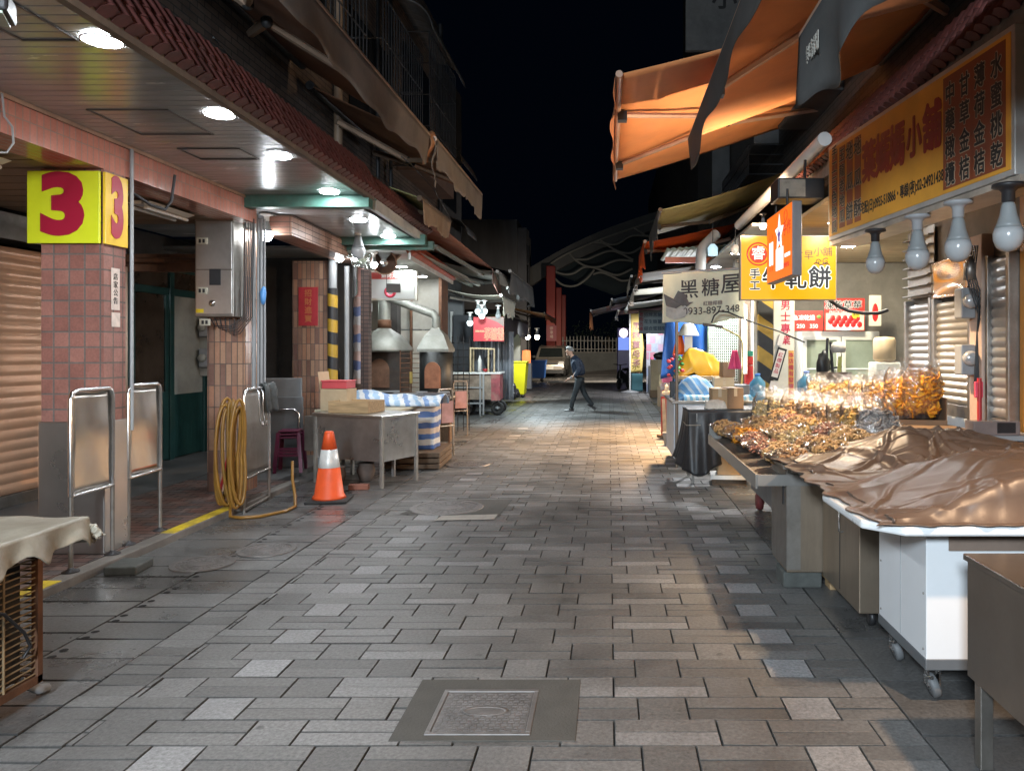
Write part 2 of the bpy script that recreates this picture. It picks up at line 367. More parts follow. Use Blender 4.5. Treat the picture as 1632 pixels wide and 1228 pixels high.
# ================================================================ THE SETTING: ground, paving, pavement, gutters
base_m = mat('grout', (.045,.043,.040), .9, 0, .3, 20, .2)
tag(MB().box(-30, 30, -8, 90, -.4, -.012).build('ground', base_m), kind='structure')
def stone_mat(name, lo, mid, hi, rough=.42, bump=.35, wet=.1):
    m, nt, b = nodes(name); L = nt.links.new
    at = N(nt, 'ShaderNodeAttribute'); at.attribute_name = 'tone'
    rp = N(nt, 'ShaderNodeValToRGB'); e = rp.color_ramp.elements
    e[0].color = (.012,.012,.012, 1); e[1].color = (*hi, 1); k = e.new(.6); k.color = (*mid, 1); k = e.new(.12); k.color = (*lo, 1)
    L(at.outputs['Fac'], rp.inputs[0])
    tc = N(nt, 'ShaderNodeTexCoord')
    n1 = N(nt, 'ShaderNodeTexNoise'); n1.inputs['Scale'].default_value = 55; n1.inputs['Detail'].default_value = 5; n1.inputs['Roughness'].default_value = .7; L(tc.outputs['Object'], n1.inputs['Vector'])
    n2 = N(nt, 'ShaderNodeTexNoise'); n2.inputs['Scale'].default_value = 1.1; n2.inputs['Detail'].default_value = 8; n2.inputs['Roughness'].default_value = .68; L(tc.outputs['Object'], n2.inputs['Vector'])
    a = N(nt, 'ShaderNodeMapRange'); a.inputs['From Min'].default_value = .25; a.inputs['From Max'].default_value = .75; a.inputs['To Min'].default_value = .45; a.inputs['To Max'].default_value = 1.5; L(n1.outputs['Fac'], a.inputs['Value'])
    c = N(nt, 'ShaderNodeMapRange'); c.inputs['From Min'].default_value = .32; c.inputs['From Max'].default_value = .62; c.inputs['To Min'].default_value = .62; c.inputs['To Max'].default_value = 1.1; L(n2.outputs['Fac'], c.inputs['Value'])
    mu = N(nt, 'ShaderNodeMath', operation='MULTIPLY'); L(a.outputs[0], mu.inputs[0]); L(c.outputs[0], mu.inputs[1])
    # small dark spots of old chewing gum and oil
    vo = N(nt, 'ShaderNodeTexVoronoi'); vo.inputs['Scale'].default_value = 2.3; L(tc.outputs['Object'], vo.inputs['Vector'])
    vr = N(nt, 'ShaderNodeMapRange'); vr.inputs['From Min'].default_value = .035; vr.inputs['From Max'].default_value = .05; vr.inputs['To Min'].default_value = .55; vr.inputs['To Max'].default_value = 1; L(vo.outputs['Distance'], vr.inputs['Value'])
    m3 = N(nt, 'ShaderNodeMath', operation='MULTIPLY'); L(mu.outputs[0], m3.inputs[0]); L(vr.outputs[0], m3.inputs[1])
    vm = N(nt, 'ShaderNodeVectorMath', operation='SCALE'); L(rp.outputs[0], vm.inputs[0]); L(m3.outputs[0], vm.inputs['Scale']); L(vm.outputs[0], b.inputs['Base Color'])
    r = N(nt, 'ShaderNodeMapRange'); r.inputs['From Min'].default_value = .3; r.inputs['From Max'].default_value = .7; r.inputs['To Min'].default_value = max(.1, rough-wet); r.inputs['To Max'].default_value = rough+.22; L(n2.outputs['Fac'], r.inputs['Value']); L(r.outputs[0], b.inputs['Roughness'])
    bp = N(nt, 'ShaderNodeBump'); bp.inputs['Strength'].default_value = bump; bp.inputs['Distance'].default_value = .008; L(n1.outputs['Fac'], bp.inputs['Height']); L(bp.outputs[0], b.inputs['Normal'])
    MATS[name] = m; return m
paver_m = stone_mat('paving_stone', (.088,.086,.083), (.150,.147,.143), (.27,.27,.275))
gutter_m = stone_mat('gutter_slab', (.075,.074,.073), (.125,.124,.122), (.20,.20,.20), .36, .2, .24)
def pavers(name, rects, m, depth=.012, ch=.0018, g=.0036):
    vs = []; fs = []; tones = []
    for (x0, x1, y0, y1, tone) in rects:
        x0 += g; x1 -= g; y0 += g; y1 -= g
        if x1-x0 < .02 or y1-y0 < .02: continue
        z = rnd.uniform(-.002, .002); tx = rnd.uniform(-.0015, .0015); ty = rnd.uniform(-.0015, .0015)
        zz = [z-tx-ty, z+tx-ty, z+tx+ty, z-tx+ty]
        b = len(vs)
        cs = [(x0+ch,y0+ch),(x1-ch,y0+ch),(x1-ch,y1-ch),(x0+ch,y1-ch)]; co = [(x0,y0),(x1,y0),(x1,y1),(x0,y1)]
        vs += [(cs[i][0], cs[i][1], zz[i]) for i in range(4)]+[(co[i][0], co[i][1], zz[i]-ch) for i in range(4)]+[(co[i][0], co[i][1], -depth) for i in range(4)]
        fs.append((b,b+1,b+2,b+3))
        for k in (0, 4):
            for i in range(4): fs.append((b+k+(i+1)%4, b+k+i, b+k+4+i, b+k+4+(i+1)%4))
        tones += [max(.13, tone)]+[.085]*8
    me = bpy.data.meshes.new(name); me.from_pydata(vs, [], fs); me.update()
    at = me.attributes.new('tone', 'FLOAT', 'FACE'); at.data.foreach_set('value', tones)
    me.materials.append(m); o = bpy.data.objects.new(name, me); C.objects.link(o); return o
R = []; row = 0; y = 1.6
X0, X1 = -2.2, 1.30
SQ, ST, RH = .22, .4375, .2155
PR = SQ+ST; LX = -1.84     # left edge of the column of light squares on the left
while y < 46:
    off = LX-PR*2 if row % 2 == 0 else LX-PR*2+PR*.5
    x = off
    while x < X1:
        a, b = max(x, X0), min(x+SQ, X1)
        lt = rnd.uniform(.26, .70)
        sq_light = row % 2 == 0 and (abs(x-LX) < .04 or abs(x-LX-4*PR) < .04)
        if b-a > .02: R.append((a, b, y, y+RH, rnd.uniform(.78, 1) if sq_light and (x > 0 or y < 8 or rnd.random() < .35) else lt))
        a, b = max(x+SQ, X0), min(x+PR, X1)
        if b-a > .02:
            for k in range(2):
                t = rnd.uniform(.22, .66); cx = (a+b)/2
                if rnd.random() < .04: t = rnd.uniform(.66, .80)
                if k == 0 and row % 2 == 1 and (abs(cx+1.06) < .2 or abs(cx-.28) < .2) and rnd.random() < .75: t = rnd.uniform(.68, .82)
                R.append((a, b, y+k*RH/2, y+(k+1)*RH/2, t))
        x += PR
    y += RH; row += 1
# gutter course of small setts on both sides
y = 1.6
while y < 46:
    R.append((-2.45, X0, y, y+.115, rnd.uniform(.2, .6))); y += .115
tag(pavers('street', R, paver_m), kind='structure')
R = []; y = 1.6
while y < 46:
    l = .265
    R.append((-2.95, -2.45, y, y+l, rnd.uniform(.3, .8)))
    R.append((-3.63, -2.95, y+.1, y+l+.1, rnd.uniform(.1, .6)))
    if int(y/l) % 2 == 0: R.append((1.30, 1.85, y, y+2*l, rnd.uniform(.1, .6)))
    y += l
tag(pavers('gutter_slabs', R, gutter_m, ch=.0025, g=.006), kind='structure')
# drain holes along the slab joint: dark sunk sockets with a rim
hole_m = mat('drain_hole', (.006,.006,.006), .9, 0, .1, 5, 0)
hb = MB()
for i in range(46):
    yy = 2.6+i*.265+.07
    for d in (0, .09):
        hb.lathe([(0,.0045),(.018,.0045),(.022,.0035)], 14, (-2.90+rnd.uniform(-.008,.008), yy+d, 0), smooth=False)
tag(hb.build('gutter_drain_holes', hole_m), kind='structure')
# white line of light stones on the right far side of the street
R = []
y = 11.5
while y < 30:
    R.append((1.02, 1.28, y, y+.19, rnd.uniform(.85, 1))); 
    if y > 14: R.append((1.4, 1.8, y, y+.24, rnd.uniform(.8, 1)))
    y += .34 if y < 16 else .46
o = pavers('white_edge_stones', R, paver_m, .003); o.location.z = .006; tag(o, kind='structure')
# far road and its slope
road_m = mat('far_asphalt', (.13,.125,.12), .7, 0, .25, 2, .2, 40)
tag(MB().add([(-12,46,-.006),(14,46,-.006),(14,62,.0),(-12,62,.0)], [(0,1,2,3)]).build('far_road', road_m), kind='structure')
# right hand ground under the stalls
tag(MB().box(1.85, 6, 1, 46, -.3, -.006).build('stall_ground', mat('stall_concrete', (.10,.10,.10), .75, 0, .3, 3, .2)), kind='structure')
# left pavement: kerb, brick edge, grey floor
brick_floor = tiles('pavement_brick', (.16,.075,.06), (.11,.10,.10), (.05,.045,.04), .21, .105, .45, .5, .006, .5, c3=(.20,.13,.11), dirt=.6)
kerb_m = mat('kerb_stone', (.17,.155,.14), .75, 0, .25, 4, .3, 50, stain=(.07,.06,.05), stain_amt=.5)
tag(MB().box(-3.76, -3.63, 1.5, 9.05, -.02, .058).build('kerb', kerb_m, bevel=.008), kind='structure')
tag(MB().box(-4.95, -3.762, 1.5, 9.05, -.02, .06).build('pavement', brick_floor), kind='structure')
floor_m = mat('arcade_floor', (.10,.10,.10), .5, 0, .3, 2, .15, 40, stain=(.05,.05,.05))
tag(MB().box(-8, -4.952, 1.5, 12.4, -.02, .062).build('arcade_floor', floor_m), kind='structure')
tag(MB().box(-4.95, -3.9, 9.052, 12.4, -.02, .060).build('arcade_step', floor_m, bevel=.01), kind='structure')
tag(MB().box(-8, -3.64, 9.06, 46, -.3, -.008).build('left_yard_floor', mat('yard_concrete', (.085,.08,.075), .8, 0, .35, 3, .3)), kind='structure')
ym = mat('worn_yellow_paint', (.62,.45,.02), .6, 0, .2, 8, .1, 40, stain=(.12,.10,.07), stain_amt=.5)
tag(MB().box(-3.757, -3.64, 6.45, 7.55, .055, .0615).build('yellow_kerb_line', ym), kind='structure')
tag(MB().box(-3.757, -3.64, 4.75, 5.12, .055, .0615).build('yellow_kerb_line', ym), kind='structure')
# ---------------------------------------------------------------- manholes and covers
patch_m = mat('cement_patch', (.066,.064,.058), .85, 0, .18, 6, .35, 90)
iron_m = mat('cast_iron', (.17,.16,.155), .48, .45, .3, 10, .1, 60)
def square_cover(x0, x1, y0, y1, label):
    t = thing('manhole_cover', label, 'manhole cover', ((x0+x1)/2, (y0+y1)/2, 0))
    w, d = (x1-x0)/2, (y1-y0)/2
    f = MB(); q = .022
    for (a, b_, c, e) in ((-w,w,-d,-d+q),(-w,w,d-q,d),(-w,-w+q,-d+q,d-q),(w-q,w,-d+q,d-q)): f.box(a, b_, c, e, .001, .010)
    f.build('rim', iron_m, t, bevel=.003)
    p = MB().box(-w+q+.003, w-q-.003, -d+q+.003, d-q-.003, 0, .0055)
    n = 15; sx = (2*w-.06)/n; sy = (2*d-.06)/n
    for i in range(n):
        for j in range(n):
            cx = -w+.03+(i+.5)*sx; cy = -d+.03+(j+.5)*sy
            if (cx/.11)**2+(cy/.045)**2 < 1: continue
            if (i+j) % 2: p.box(cx-sx*.46, cx+sx*.46, cy-sy*.22, cy+sy*.22, .0055, .0085)
            else: p.box(cx-sx*.22, cx+sx*.22, cy-sy*.46, cy+sy*.46, .0055, .0085)
    p.lathe([(.10,.0055),(.105,.009),(.09,.009),(.085,.0055)], 28, m=Matrix.Diagonal((1,.42,1,1)), cap=False)
    p.build('cover', iron_m, t)
    return t
tag(MB().box(-.90, -.135, 3.14, 3.72, -.01, .0045).build('cement_patch', patch_m, bevel=.002), kind='structure')
square_cover(-.765, -.325, 3.18, 3.60, 'square cast iron manhole cover with a woven grip pattern set in cement in the foreground')
def round_cover(x, y, r, label, patch=None):
    t = thing('manhole_cover', label, 'manhole cover', (x, y, 0))
    p = MB().lathe([(0,.007),(r*.3,.007),(r*.3,.010),(r*.36,.010),(r*.36,.007),(r*.86,.007),(r*.86,.011),(r,.011),(r*1.02,.004)], 36, smooth=False)
    for k in range(24):
        a = 2*PI*k/24
        for rr in (.48, .62, .76):
            p.box(-r*.05, r*.05, -r*.025, r*.025, .007, .010, RZ(a, (r*rr*math.cos(a), r*rr*math.sin(a), 0)))
    p.build('cover', iron_m, t); return t
tag(MB().add([(-2.03,7.45,.0045),(-1.05,7.35,.0045),(-1.02,8.15,.0045),(-1.8,8.2,.0045)], [(0,1,2,3)]).build('cement_patch', patch_m), kind='structure')
tag(MB().add([(-1.62,7.15,.0085),(-1.07,7.2,.0085),(-1.07,7.42,.0085),(-1.6,7.36,.0085)], [(0,1,2,3)]).build('pale_cement_patch', mat('pale_cement', (.30,.28,.25), .85, 0, .15, 8, .2)), kind='structure')
round_cover(-1.63, 7.75, .36, 'round cast iron manhole cover in a worn cement patch beside the traffic cone')
round_cover(-1.95, 10.65, .30, 'farther round manhole cover level with the striped bale')
# decorated pair of round drain lids in the gutter
for (x, y, lb) in ((-3.02, 5.72, 'patterned round drain lid in the wet gutter, nearer of the pair'), (-2.72, 6.12, 'patterned round drain lid in the wet gutter, farther of the pair')):
    round_cover(x, y, .22, lb)
# thin lines of a cover in mid street
f = MB()
for (a, b_, c, d) in ((-1.0,.9,0,.035),(-1.0,.9,.9,.935),(-1.0,-.95,.035,.9),(.85,.9,.035,.9)):
    f.box(a*.55-.2, b_*.55-.2, 14.0+c*2, 14.0+d*2, 0, .006)
t = tag(f.build('access_hatch', steel_dull), 'square steel framed paving hatch in the warm patch of light mid street', 'hatch')
# wet patches and puddles along the left gutter
wet = mat('wet_film', (.05,.048,.046), .08, 0, .3, 5, .05, 10)
# ================================================================ LEFT SIDE: arcade building
pink_tile = tiles('pink_beam_tile', (.50,.20,.15), (.58,.25,.19), (.30,.20,.16), .062, .135, .16, 0, .004, .4, (.01,.02), .12, dirt=.25)
col_tile = tiles('square_column_tile', (.27,.11,.085), (.35,.155,.12), (.15,.125,.11), .117, .117, .42, 0, .0065, .6, (.02,.085), .35, dirt=.42)
multi_tile = tiles('mixed_column_tile', (.36,.17,.11), (.16,.085,.075), (.12,.09,.075), .062, .235, .25, 0, .005, .5, (.01,.03), .15, c3=(.44,.27,.18), dirt=.25)
brown_tile = tiles('brown_beam_tile', (.30,.15,.10), (.22,.10,.075), (.10,.075,.06), .24, .062, .3, 0, .005, .5, (0,.01), .15, c3=(.36,.20,.14))
slat_m = mat('ceiling_slat', (.46,.47,.48), .24, .3, .15, 2.2, .04, 12, stain=(.28,.27,.27), stain_amt=.4, stretch=(.5,3,1))
eave_m = mat('roof_tile_red', (.15,.05,.045), .55, 0, .35, 7, .2, 40, stain=(.07,.04,.035), stain_amt=.45)
fascia_m = mat('fascia_plaster', (.22,.17,.13), .8, 0, .3, 4, .2, 40, stain=(.12,.09,.07), stain_amt=.5)
green_steel = mat('green_steel', (.06,.15,.12), .5, .2, .3, 6, .1, stain=(.12,.08,.05), stain_amt=.35)
grime_wall = mat('grimy_wall', (.13,.12,.11), .85, 0, .35, 2.2, .3, 30, stain=(.045,.04,.035), stain_amt=.55)
dark_wall = mat('dark_render', (.055,.052,.05), .9, 0, .35, 2.5, .3, 30)
tin = mat('weathered_tin', (.17,.17,.17), .6, .4, .3, 3, .15, 20, stain=(.09,.06,.045), stain_amt=.5)
A = thing('arcade_building', 'arcade building on the left with slatted ceiling, pink tiled beam and red roof tile eave', 'building', (-5.5, 5, 0))
def rel(mb, t):   # world-built geometry moved into the frame of an unrotated thing
    l = Vector(t.location); mb.v = [q-l for q in mb.v]; return mb
def put(mb, name, m, t, **k):
    if t.rotation_euler.z:
        inv = RZ(t.rotation_euler.z, t.location).inverted(); mb.v = [inv @ q for q in mb.v]
    else: rel(mb, t)
    return mb.build(name, m, t, **k)
mb = MB(); y = -6
while y < 7.95:
    xr = -2.44-.012*max(y, 0)
    mb.box(-5.9, xr, y, y+.093, 3.205, 3.235); y += .098
mb.box(-5.9, -2.5, -6, 7.95, 3.222, 3.25)
put(mb, 'ceiling', slat_m, A, bevel=.004, seg=1)
mb = MB(); y = 8.35
while y < 10.4:
    mb.box(-5.9, -2.56-.012*y, y, y+.093, 3.115, 3.14); y += .098
mb.box(-5.9, -2.7, 8.35, 10.45, 3.13, 3.16)
put(mb, 'ceiling', slat_m, A, bevel=.004, seg=1)
put(MB().box(-4.2, -2.50, 8.02, 8.16, 3.08, 3.24).box(-4.2, -2.50, 8.0, 8.3, 3.20, 3.215), 'cross_beam', green_steel, A, bevel=.005)
put(MB().box(-4.2, -2.50, 10.48, 10.56, 3.02, 3.16).box(-4.2, -2.44, 10.7, 10.78, 2.98, 3.1), 'cross_beam', green_steel, A, bevel=.005)
put(MB().slab([(-2.43,-6,3.26),(-2.55,8.2,3.26),(-2.55,8.2,3.18),(-2.43,-6,3.18)], .05), 'fascia', fascia_m, A)
put(MB().slab([(-2.57,8.3,3.22),(-2.64,10.9,3.20),(-2.64,10.9,3.1),(-2.57,8.3,3.1)], .06), 'fascia', mat('bright_fascia', (.6,.6,.58), .5, .3, .2, 4, .1), A)
def tile_eave(y0, y1, xf, zf, rise=.30, back=.16, slope=-.009):
    mb = MB(); n = int((y1-y0)/.115)
    for i in range(n):
        yy = y0+(i+.5)*(y1-y0)/n; x = xf+slope*(yy-y0)
        for k in range(3):
            a = k/3; d = rnd.uniform(-.008, .008)
            p0 = Vector((x-back*a+.02, yy+d, zf+rise*a-.02)); p1 = Vector((x-back*(a+.42), yy+d, zf+rise*(a+.42)))
            mb.tube([p0, p1], [.052, .046], 8)
        mb.tube([(x+.022, yy+.057, zf-.012), (x-back, yy+.057, zf+rise)], .032, 6)
    mb.slab([(x0_, a, z) for x0_, a, z in ((xf-.03,y0,zf),(xf-.03+slope*(y1-y0),y1,zf),(xf-.03-back+slope*(y1-y0),y1,zf+rise),(xf-.03-back,y0,zf+rise))], .03)
    return mb
put(tile_eave(-2, 8.3, -2.40, 3.255), 'eave_tiles', eave_m, A)
put(tile_eave(8.35, 10.9, -2.52, 3.26, .22, .12), 'eave_tiles', eave_m, A)
# tiled beam along the columns, with its timber top trim and the soffit
put(MB().box(-4.12, -3.80, -1, 8.30, 2.955, 3.175), 'beam', pink_tile, A)
put(MB().box(-4.14, -3.785, -1, 8.32, 3.177, 3.204), 'beam_trim', mat('beam_trim', (.36,.22,.15), .5, 0, .3, 5, .1), A)
put(MB().box(-4.42, -3.93, 8.305, 8.62, 2.90, 3.12), 'beam_end', steel_dull, A)
put(MB().slab([(-3.86,8.63,3.10),(-3.98,11.5,3.10),(-3.98,11.5,2.88),(-3.86,8.63,2.88)], .3), 'beam', brown_tile, A)
mb = MB()
for i in range(30): mb.box(-5.84, -4.13, .6+i*.26, .84+i*.26, 2.96, 2.985)
put(mb, 'inner_soffit', mat('soffit_board', (.20,.14,.09), .6, 0, .3, 3, .15, stretch=(1,6,1)), A)
put(MB().box(-5.6, -4.15, 8.9, 9.05, 2.50, 2.70).tube([(-5.6,8.8,2.62),(-4.2,8.75,2.60)], .03), 'lintel', rust, A)
# back walls of the arcade
put(MB().box(-6.6, -6.32, -1, 12.2, 0, 3.2), 'rear_wall', grime_wall, A)
put(MB().box(-6.3, -4.0, 12.0, 12.2, 0, 3.2), 'end_wall', dark_wall, A)
put(MB().box(-6.3, -5.80, 8.35, 9.0, .06, 2.96), 'pier', grime_wall, A)
# roof line and upper storeys, dark above the lamps
UW = thing('upper_storeys', 'dark upper storeys over the left arcade with drainpipes, window grilles and awning roofs', 'building', (-4, 10, 3.3))
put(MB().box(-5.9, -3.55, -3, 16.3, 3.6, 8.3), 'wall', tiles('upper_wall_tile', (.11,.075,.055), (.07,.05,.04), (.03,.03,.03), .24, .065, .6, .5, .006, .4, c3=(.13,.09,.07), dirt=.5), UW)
put(MB().slab([(-2.55,-2,3.60),(-2.66,10.9,3.55),(-3.6,10.9,3.66),(-3.6,-2,3.7)], .04), 'lean_to_roof', dark_metal, UW)
for (yy, r, m) in ((9.9, .055, mat('drainpipe', (.22,.15,.10), .5, 0, .3, 4, .1)), (11.6, .03, dark_metal), (12.3, .03, dark_metal), (15.9, .05, dark_metal)):
    put(MB().tube([(-3.48,yy,3.6),(-3.48,yy,8.3)], r, 10), 'drainpipe', m, UW)
def grille(y0, y1, z0, z1, xo=-3.05, xb=-3.55):
    g = MB()
    n = int((y1-y0)/.13)
    for i in range(n+1): g.tube([(xo, y0+(y1-y0)*i/n, z0), (xo, y0+(y1-y0)*i/n, z1)], .009, 5)
    for k in range(4):
        z = z0+(z1-z0)*k/3; g.tube([(xb,y0,z),(xo,y0,z),(xo,y1,z),(xb,y1,z)], .012, 5)
    return g
for (y0, y1, z0, z1) in ((8.3,9.7,5.0,6.6),(10.4,12.6,4.6,6.4),(13.1,15.3,5.4,7.0)):
    w_ = put(MB().box(-3.56, -3.53, y0+.1, y1-.1, z0+.1, z1-.1), 'window', mat('night_glass', (.015,.017,.02), .12, 0, .2, 3, 0), UW)
    g = put(grille(y0, y1, z0, z1), 'grille', dark_metal, UW)
mb = MB()   # curved sheet awning over the far window
mb.grid(lambda a, b: (-3.55+.62*math.sin(a*1.5), 12.8+3.0*b, 7.45-.55*(1-math.cos(a*1.5))+.012*math.cos(b*150)), 8, 60, .006)
put(mb, 'window_hood', tin, UW)
put(MB().box(-3.56, -3.10, 12.9, 15.4, 4.6, 4.66).box(-3.14, -3.10, 12.9, 15.4, 4.66, 5.35), 'balcony', mat('balcony_board', (.13,.08,.06), .7, 0, .3, 4, .2), UW)
FB = thing('far_left_building', 'narrow dark building behind the upper storeys with a small curved window hood', 'building', (-4.5, 18, 0))
put(MB().box(-6.5, -3.75, 16.4, 19.6, 2.9, 8.0), 'wall', dark_wall, FB)
put(MB().grid(lambda a, b: (-3.74+.5*math.sin(a*1.5), 17.0+2.0*b, 6.2-.5*(1-math.cos(a*1.5))), 6, 8, .006), 'window_hood', tin, FB)
put(MB().grid(lambda a, b: (-3.74+.4*math.sin(a*1.5), 18.2+1.3*b, 4.7-.4*(1-math.cos(a*1.5))), 6, 8, .006), 'window_hood', tin, FB)
put(MB().box(-3.76, -3.72, 17.2, 18.8, 4.9, 5.8), 'window', MATS['night_glass'], FB)
# ---------------------------------------------------------------- ceiling lamps
lamp_on = emit('lamp_glow', (.90,.96,1.0), 170)
lamp_rim = mat('lamp_rim', (.7,.7,.7), .35, .3, .1, 5, 0)
L0 = thing('ceiling_lamp', 'flush round ceiling lamp on the left arcade ceiling, nearest and largest of the row', 'ceiling lamp', (-2.62, 3.98, 3.2), 0, 'round lamps along the arcade ceiling')
MB().lathe([(.092,0),(.100,-.003),(.102,-.008),(.099,-.012),(.092,-.012)], 28, cap=False).build('rim', lamp_rim, L0)
MB().lathe([(0,-.020),(.05,-.0185),(.080,-.015),(.0915,-.009)], 24).build('diffuser', lamp_on, L0)
lamps = [(-2.65,5.24,3.2,'second nearest round ceiling lamp, above the pink beam beyond the nearest lamp'),
         (-2.73,6.37,3.2,'third round ceiling lamp from the camera, beside the bright reflection on the slats'),
         (-2.84,7.82,3.2,'fourth round ceiling lamp, just before the green cross beam'),
         (-2.93,9.0,3.11,'fifth round ceiling lamp, just behind the green cross beam'),
         (-2.95,10.3,3.11,'sixth round ceiling lamp, above the cluster of hanging bulbs')]
for (x, yy, z, lb) in lamps: dup(L0, (x, yy, z), 0, lb)
for (yy) in (2.6, 1.2, -.2, -1.6): dup(L0, (-2.6, yy, 3.2), 0, 'round ceiling lamp behind the camera in the arcade row')
# ---------------------------------------------------------------- columns
def number_panel(parent, org, right, w_, h_, paint, sx, name='number_panel'):
    mt = face(org, right, (0,0,1))
    p = MB().box(-w_/2, w_/2, -h_/2, h_/2, 0, .022, mt).build(name, paint, parent, bevel=.003)
    if sx: text('3', mat('numeral_crimson', (.36,.01,.035), .4, 0, .05, 4, 0), p, mt @ Matrix.Translation((0, .0, .0255)), .60, .052, .003, 'numeral', sx=sx, outline=True)
    return p
c1 = thing('tiled_column', 'square tiled column carrying the yellow number three sign, stainless steel cladding at its foot', 'column', (-4.04, 5.92, .06))
rel(MB().box(-4.27, -3.80, 5.79, 6.05, 1.05, 2.955), c1).build('shaft', col_tile, c1)
rel(MB().box(-4.285, -3.785, 5.775, 6.065, .06, 1.055), c1).build('cladding', mat('brushed_cladding', (.58,.55,.52), 0.30, 1.0, .08, 2, .02, 3), c1, bevel=.008)
pr = thing('number_sign', 'yellow sign with big red number three wrapped round the nearest column', 'sign', (-4.04, 5.78, 2.39))
yb = mat('acid_yellow', (.66,.70,.02), .35, 0, .08, 3, 0, stain=(.50,.50,.06), stain_amt=.2); ob = mat('orange_yellow', (.78,.50,.03), .35, 0, .12, 2, 0)
number_panel(pr, (-.035, -.012, .27), (1,0,0), .54, .54, yb, 1.18)
number_panel(pr, (.242, .13, .27), (0,1,0), .27, .54, ob, .52)
pa = thing('paper_notice', 'narrow torn paper notice stuck on the lit side of the nearest column', 'notice', (-3.797, 5.92, 1.85))
MB().box(0, .003, -.05, .05, .05, .37).box(0, .003, -.045, .055, -.08, .03).build('paper', mat('old_paper', (.62,.52,.46), .8, 0, .2, 12, .1), pa)
text('店家公告', ink, pa, face((.0045, .0, .21), (0,1,0), (0,0,1)), .055, .01, .001, 'writing', vert=True)
c2 = thing('tiled_column', 'column of mixed brown vertical tiles carrying the steel meter box', 'column', (-4.13, 8.46, .06))
rel(MB().box(-4.34, -3.93, 8.32, 8.60, .06, 2.93), c2).build('shaft', multi_tile, c2)
c3 = thing('tiled_column', 'column of mixed brown tiles with a red paper strip, behind the folded tables', 'column', (-4.33, 11.35, .06))
rel(MB().box(-4.60, -4.06, 11.2, 11.5, .06, 2.88), c3).build('shaft', multi_tile, c3)
rp_ = thing('red_paper_strip', 'red paper strip with faded gold writing pasted on the far tiled column', 'notice', (-4.36, 11.195, 2.22))
MB().box(-.15, .13, -.006, 0, -.28, .28).build('paper', mat('red_paper', (.42,.03,.04), .6, 0, .15, 8, .1), rp_)
text('招財進寶', mat('faded_gold', (.5,.17,.06), .5, 0, .2, 9, 0), rp_, face((-.01, -.0075, 0), (1,0,0), (0,0,1)), .11, .02, .001, 'writing', vert=True)
# hazard striped downpipe
haz = stripes('hazard_paint', [(.50,.30,.03),(.025,.025,.028)], .36, (.25,0,1), noise_amt=.05, rough=.5)
hp = thing('downpipe', 'grey downpipe with yellow and black hazard bands beside the far tiled column', 'pipe', (-4.0, 11.15, .06))
MB().tube([(.0,0,0),(0,0,2.42)], .072, 14).build('striped_sleeve', haz, hp)
MB().tube([(0,0,2.42),(0,0,2.9),(.03,.05,3.0)], .060, 12).build('pipe', grey_pl, hp)
MB().tube([(.17,.1,0),(.17,.1,2.75)], .035, 10).build('pipe', grey_pl, hp)
rel(MB().box(-3.74, -3.62, 11.6, 11.75, .0, 2.8), hp).build('pier', tiles('dark_brick', (.09,.05,.04), (.06,.035,.03), (.03,.025,.02), .1, .06, .6, 0, .006, .5), hp)
# conduit beside nearest column
cp = thing('conduit_pipe', 'thin grey conduit down the edge of the nearest column with an elbow bracket', 'pipe', (-3.775, 6.09, .06))
MB().tube([(0,0,.9),(0,0,3.12)], .014, 8).build('pipe', grey_pl, cp)
MB().tube([(0,0,2.78),(.02,.22,2.72),(.02,.42,2.72),(.04,.48,2.80),(.06,.50,3.03)], .012, 8).build('elbow', dark_metal, cp)
cw = thing('cable_loop', 'white cable hanging in a loop from the arcade ceiling over the pink beam', 'cable', (-3.77, 4.9, 2.9))
MB().tube([(0,-.12,.29),(.0,-.10,.15),(.01,-.05,.10),(.01,-.04,.0),(0,-.08,-.07),(-.06,-.2,-.1)], .007, 6).build('cable', grey_pl, cw)
# fluorescent battens under the beam
def batten(label, loc, rz, ln=1.2):
    t = thing('fluorescent_batten', label, 'light fitting', loc, rz, 'unlit tube lamps under the beam')
    MB().box(-.05, .05, -ln/2, ln/2, -.035, 0).build('housing', white_pl, t, bevel=.008)
    MB().slab([(-.05,-ln/2,-.036),(-.12,-ln/2,-.01),(-.12,ln/2,-.01),(-.05,ln/2,-.036)], .004).slab([(.12,-ln/2,-.01),(.05,-ln/2,-.036),(.05,ln/2,-.036),(.12,ln/2,-.01)], .004).build('reflector', white_pl, t)
    for s in (-1, 1): MB().tube([(s*.06,-ln/2+.03,-.06),(s*.06,ln/2-.03,-.06)], .016, 10).build('tube', white_pl, t)
    return t
batten('unlit double tube lamp under the soffit behind the conduit pipe', (-4.25, 7.3, 2.94), 0, .75)
batten('unlit double tube lamp at the frame edge above the roller shutter', (-4.35, 5.0, 2.94), 0, .9)
# floodlight at the top corner
fl = thing('floodlight', 'black floodlight with greenish glass hanging at the top left corner', 'lamp', (-2.62, 3.22, 3.02), .5)
MB().box(-.16, .10, -.1, .1, -.02, .07).box(-.02,.02,-.02,.02,.07,.18).build('body', black_pl, fl, bevel=.012)
MB().box(-.14, .08, -.085, .085, -.03, -.021).build('glass', mat('green_glass', (.35,.45,.38), .2, 0, .1, 4, 0), fl)
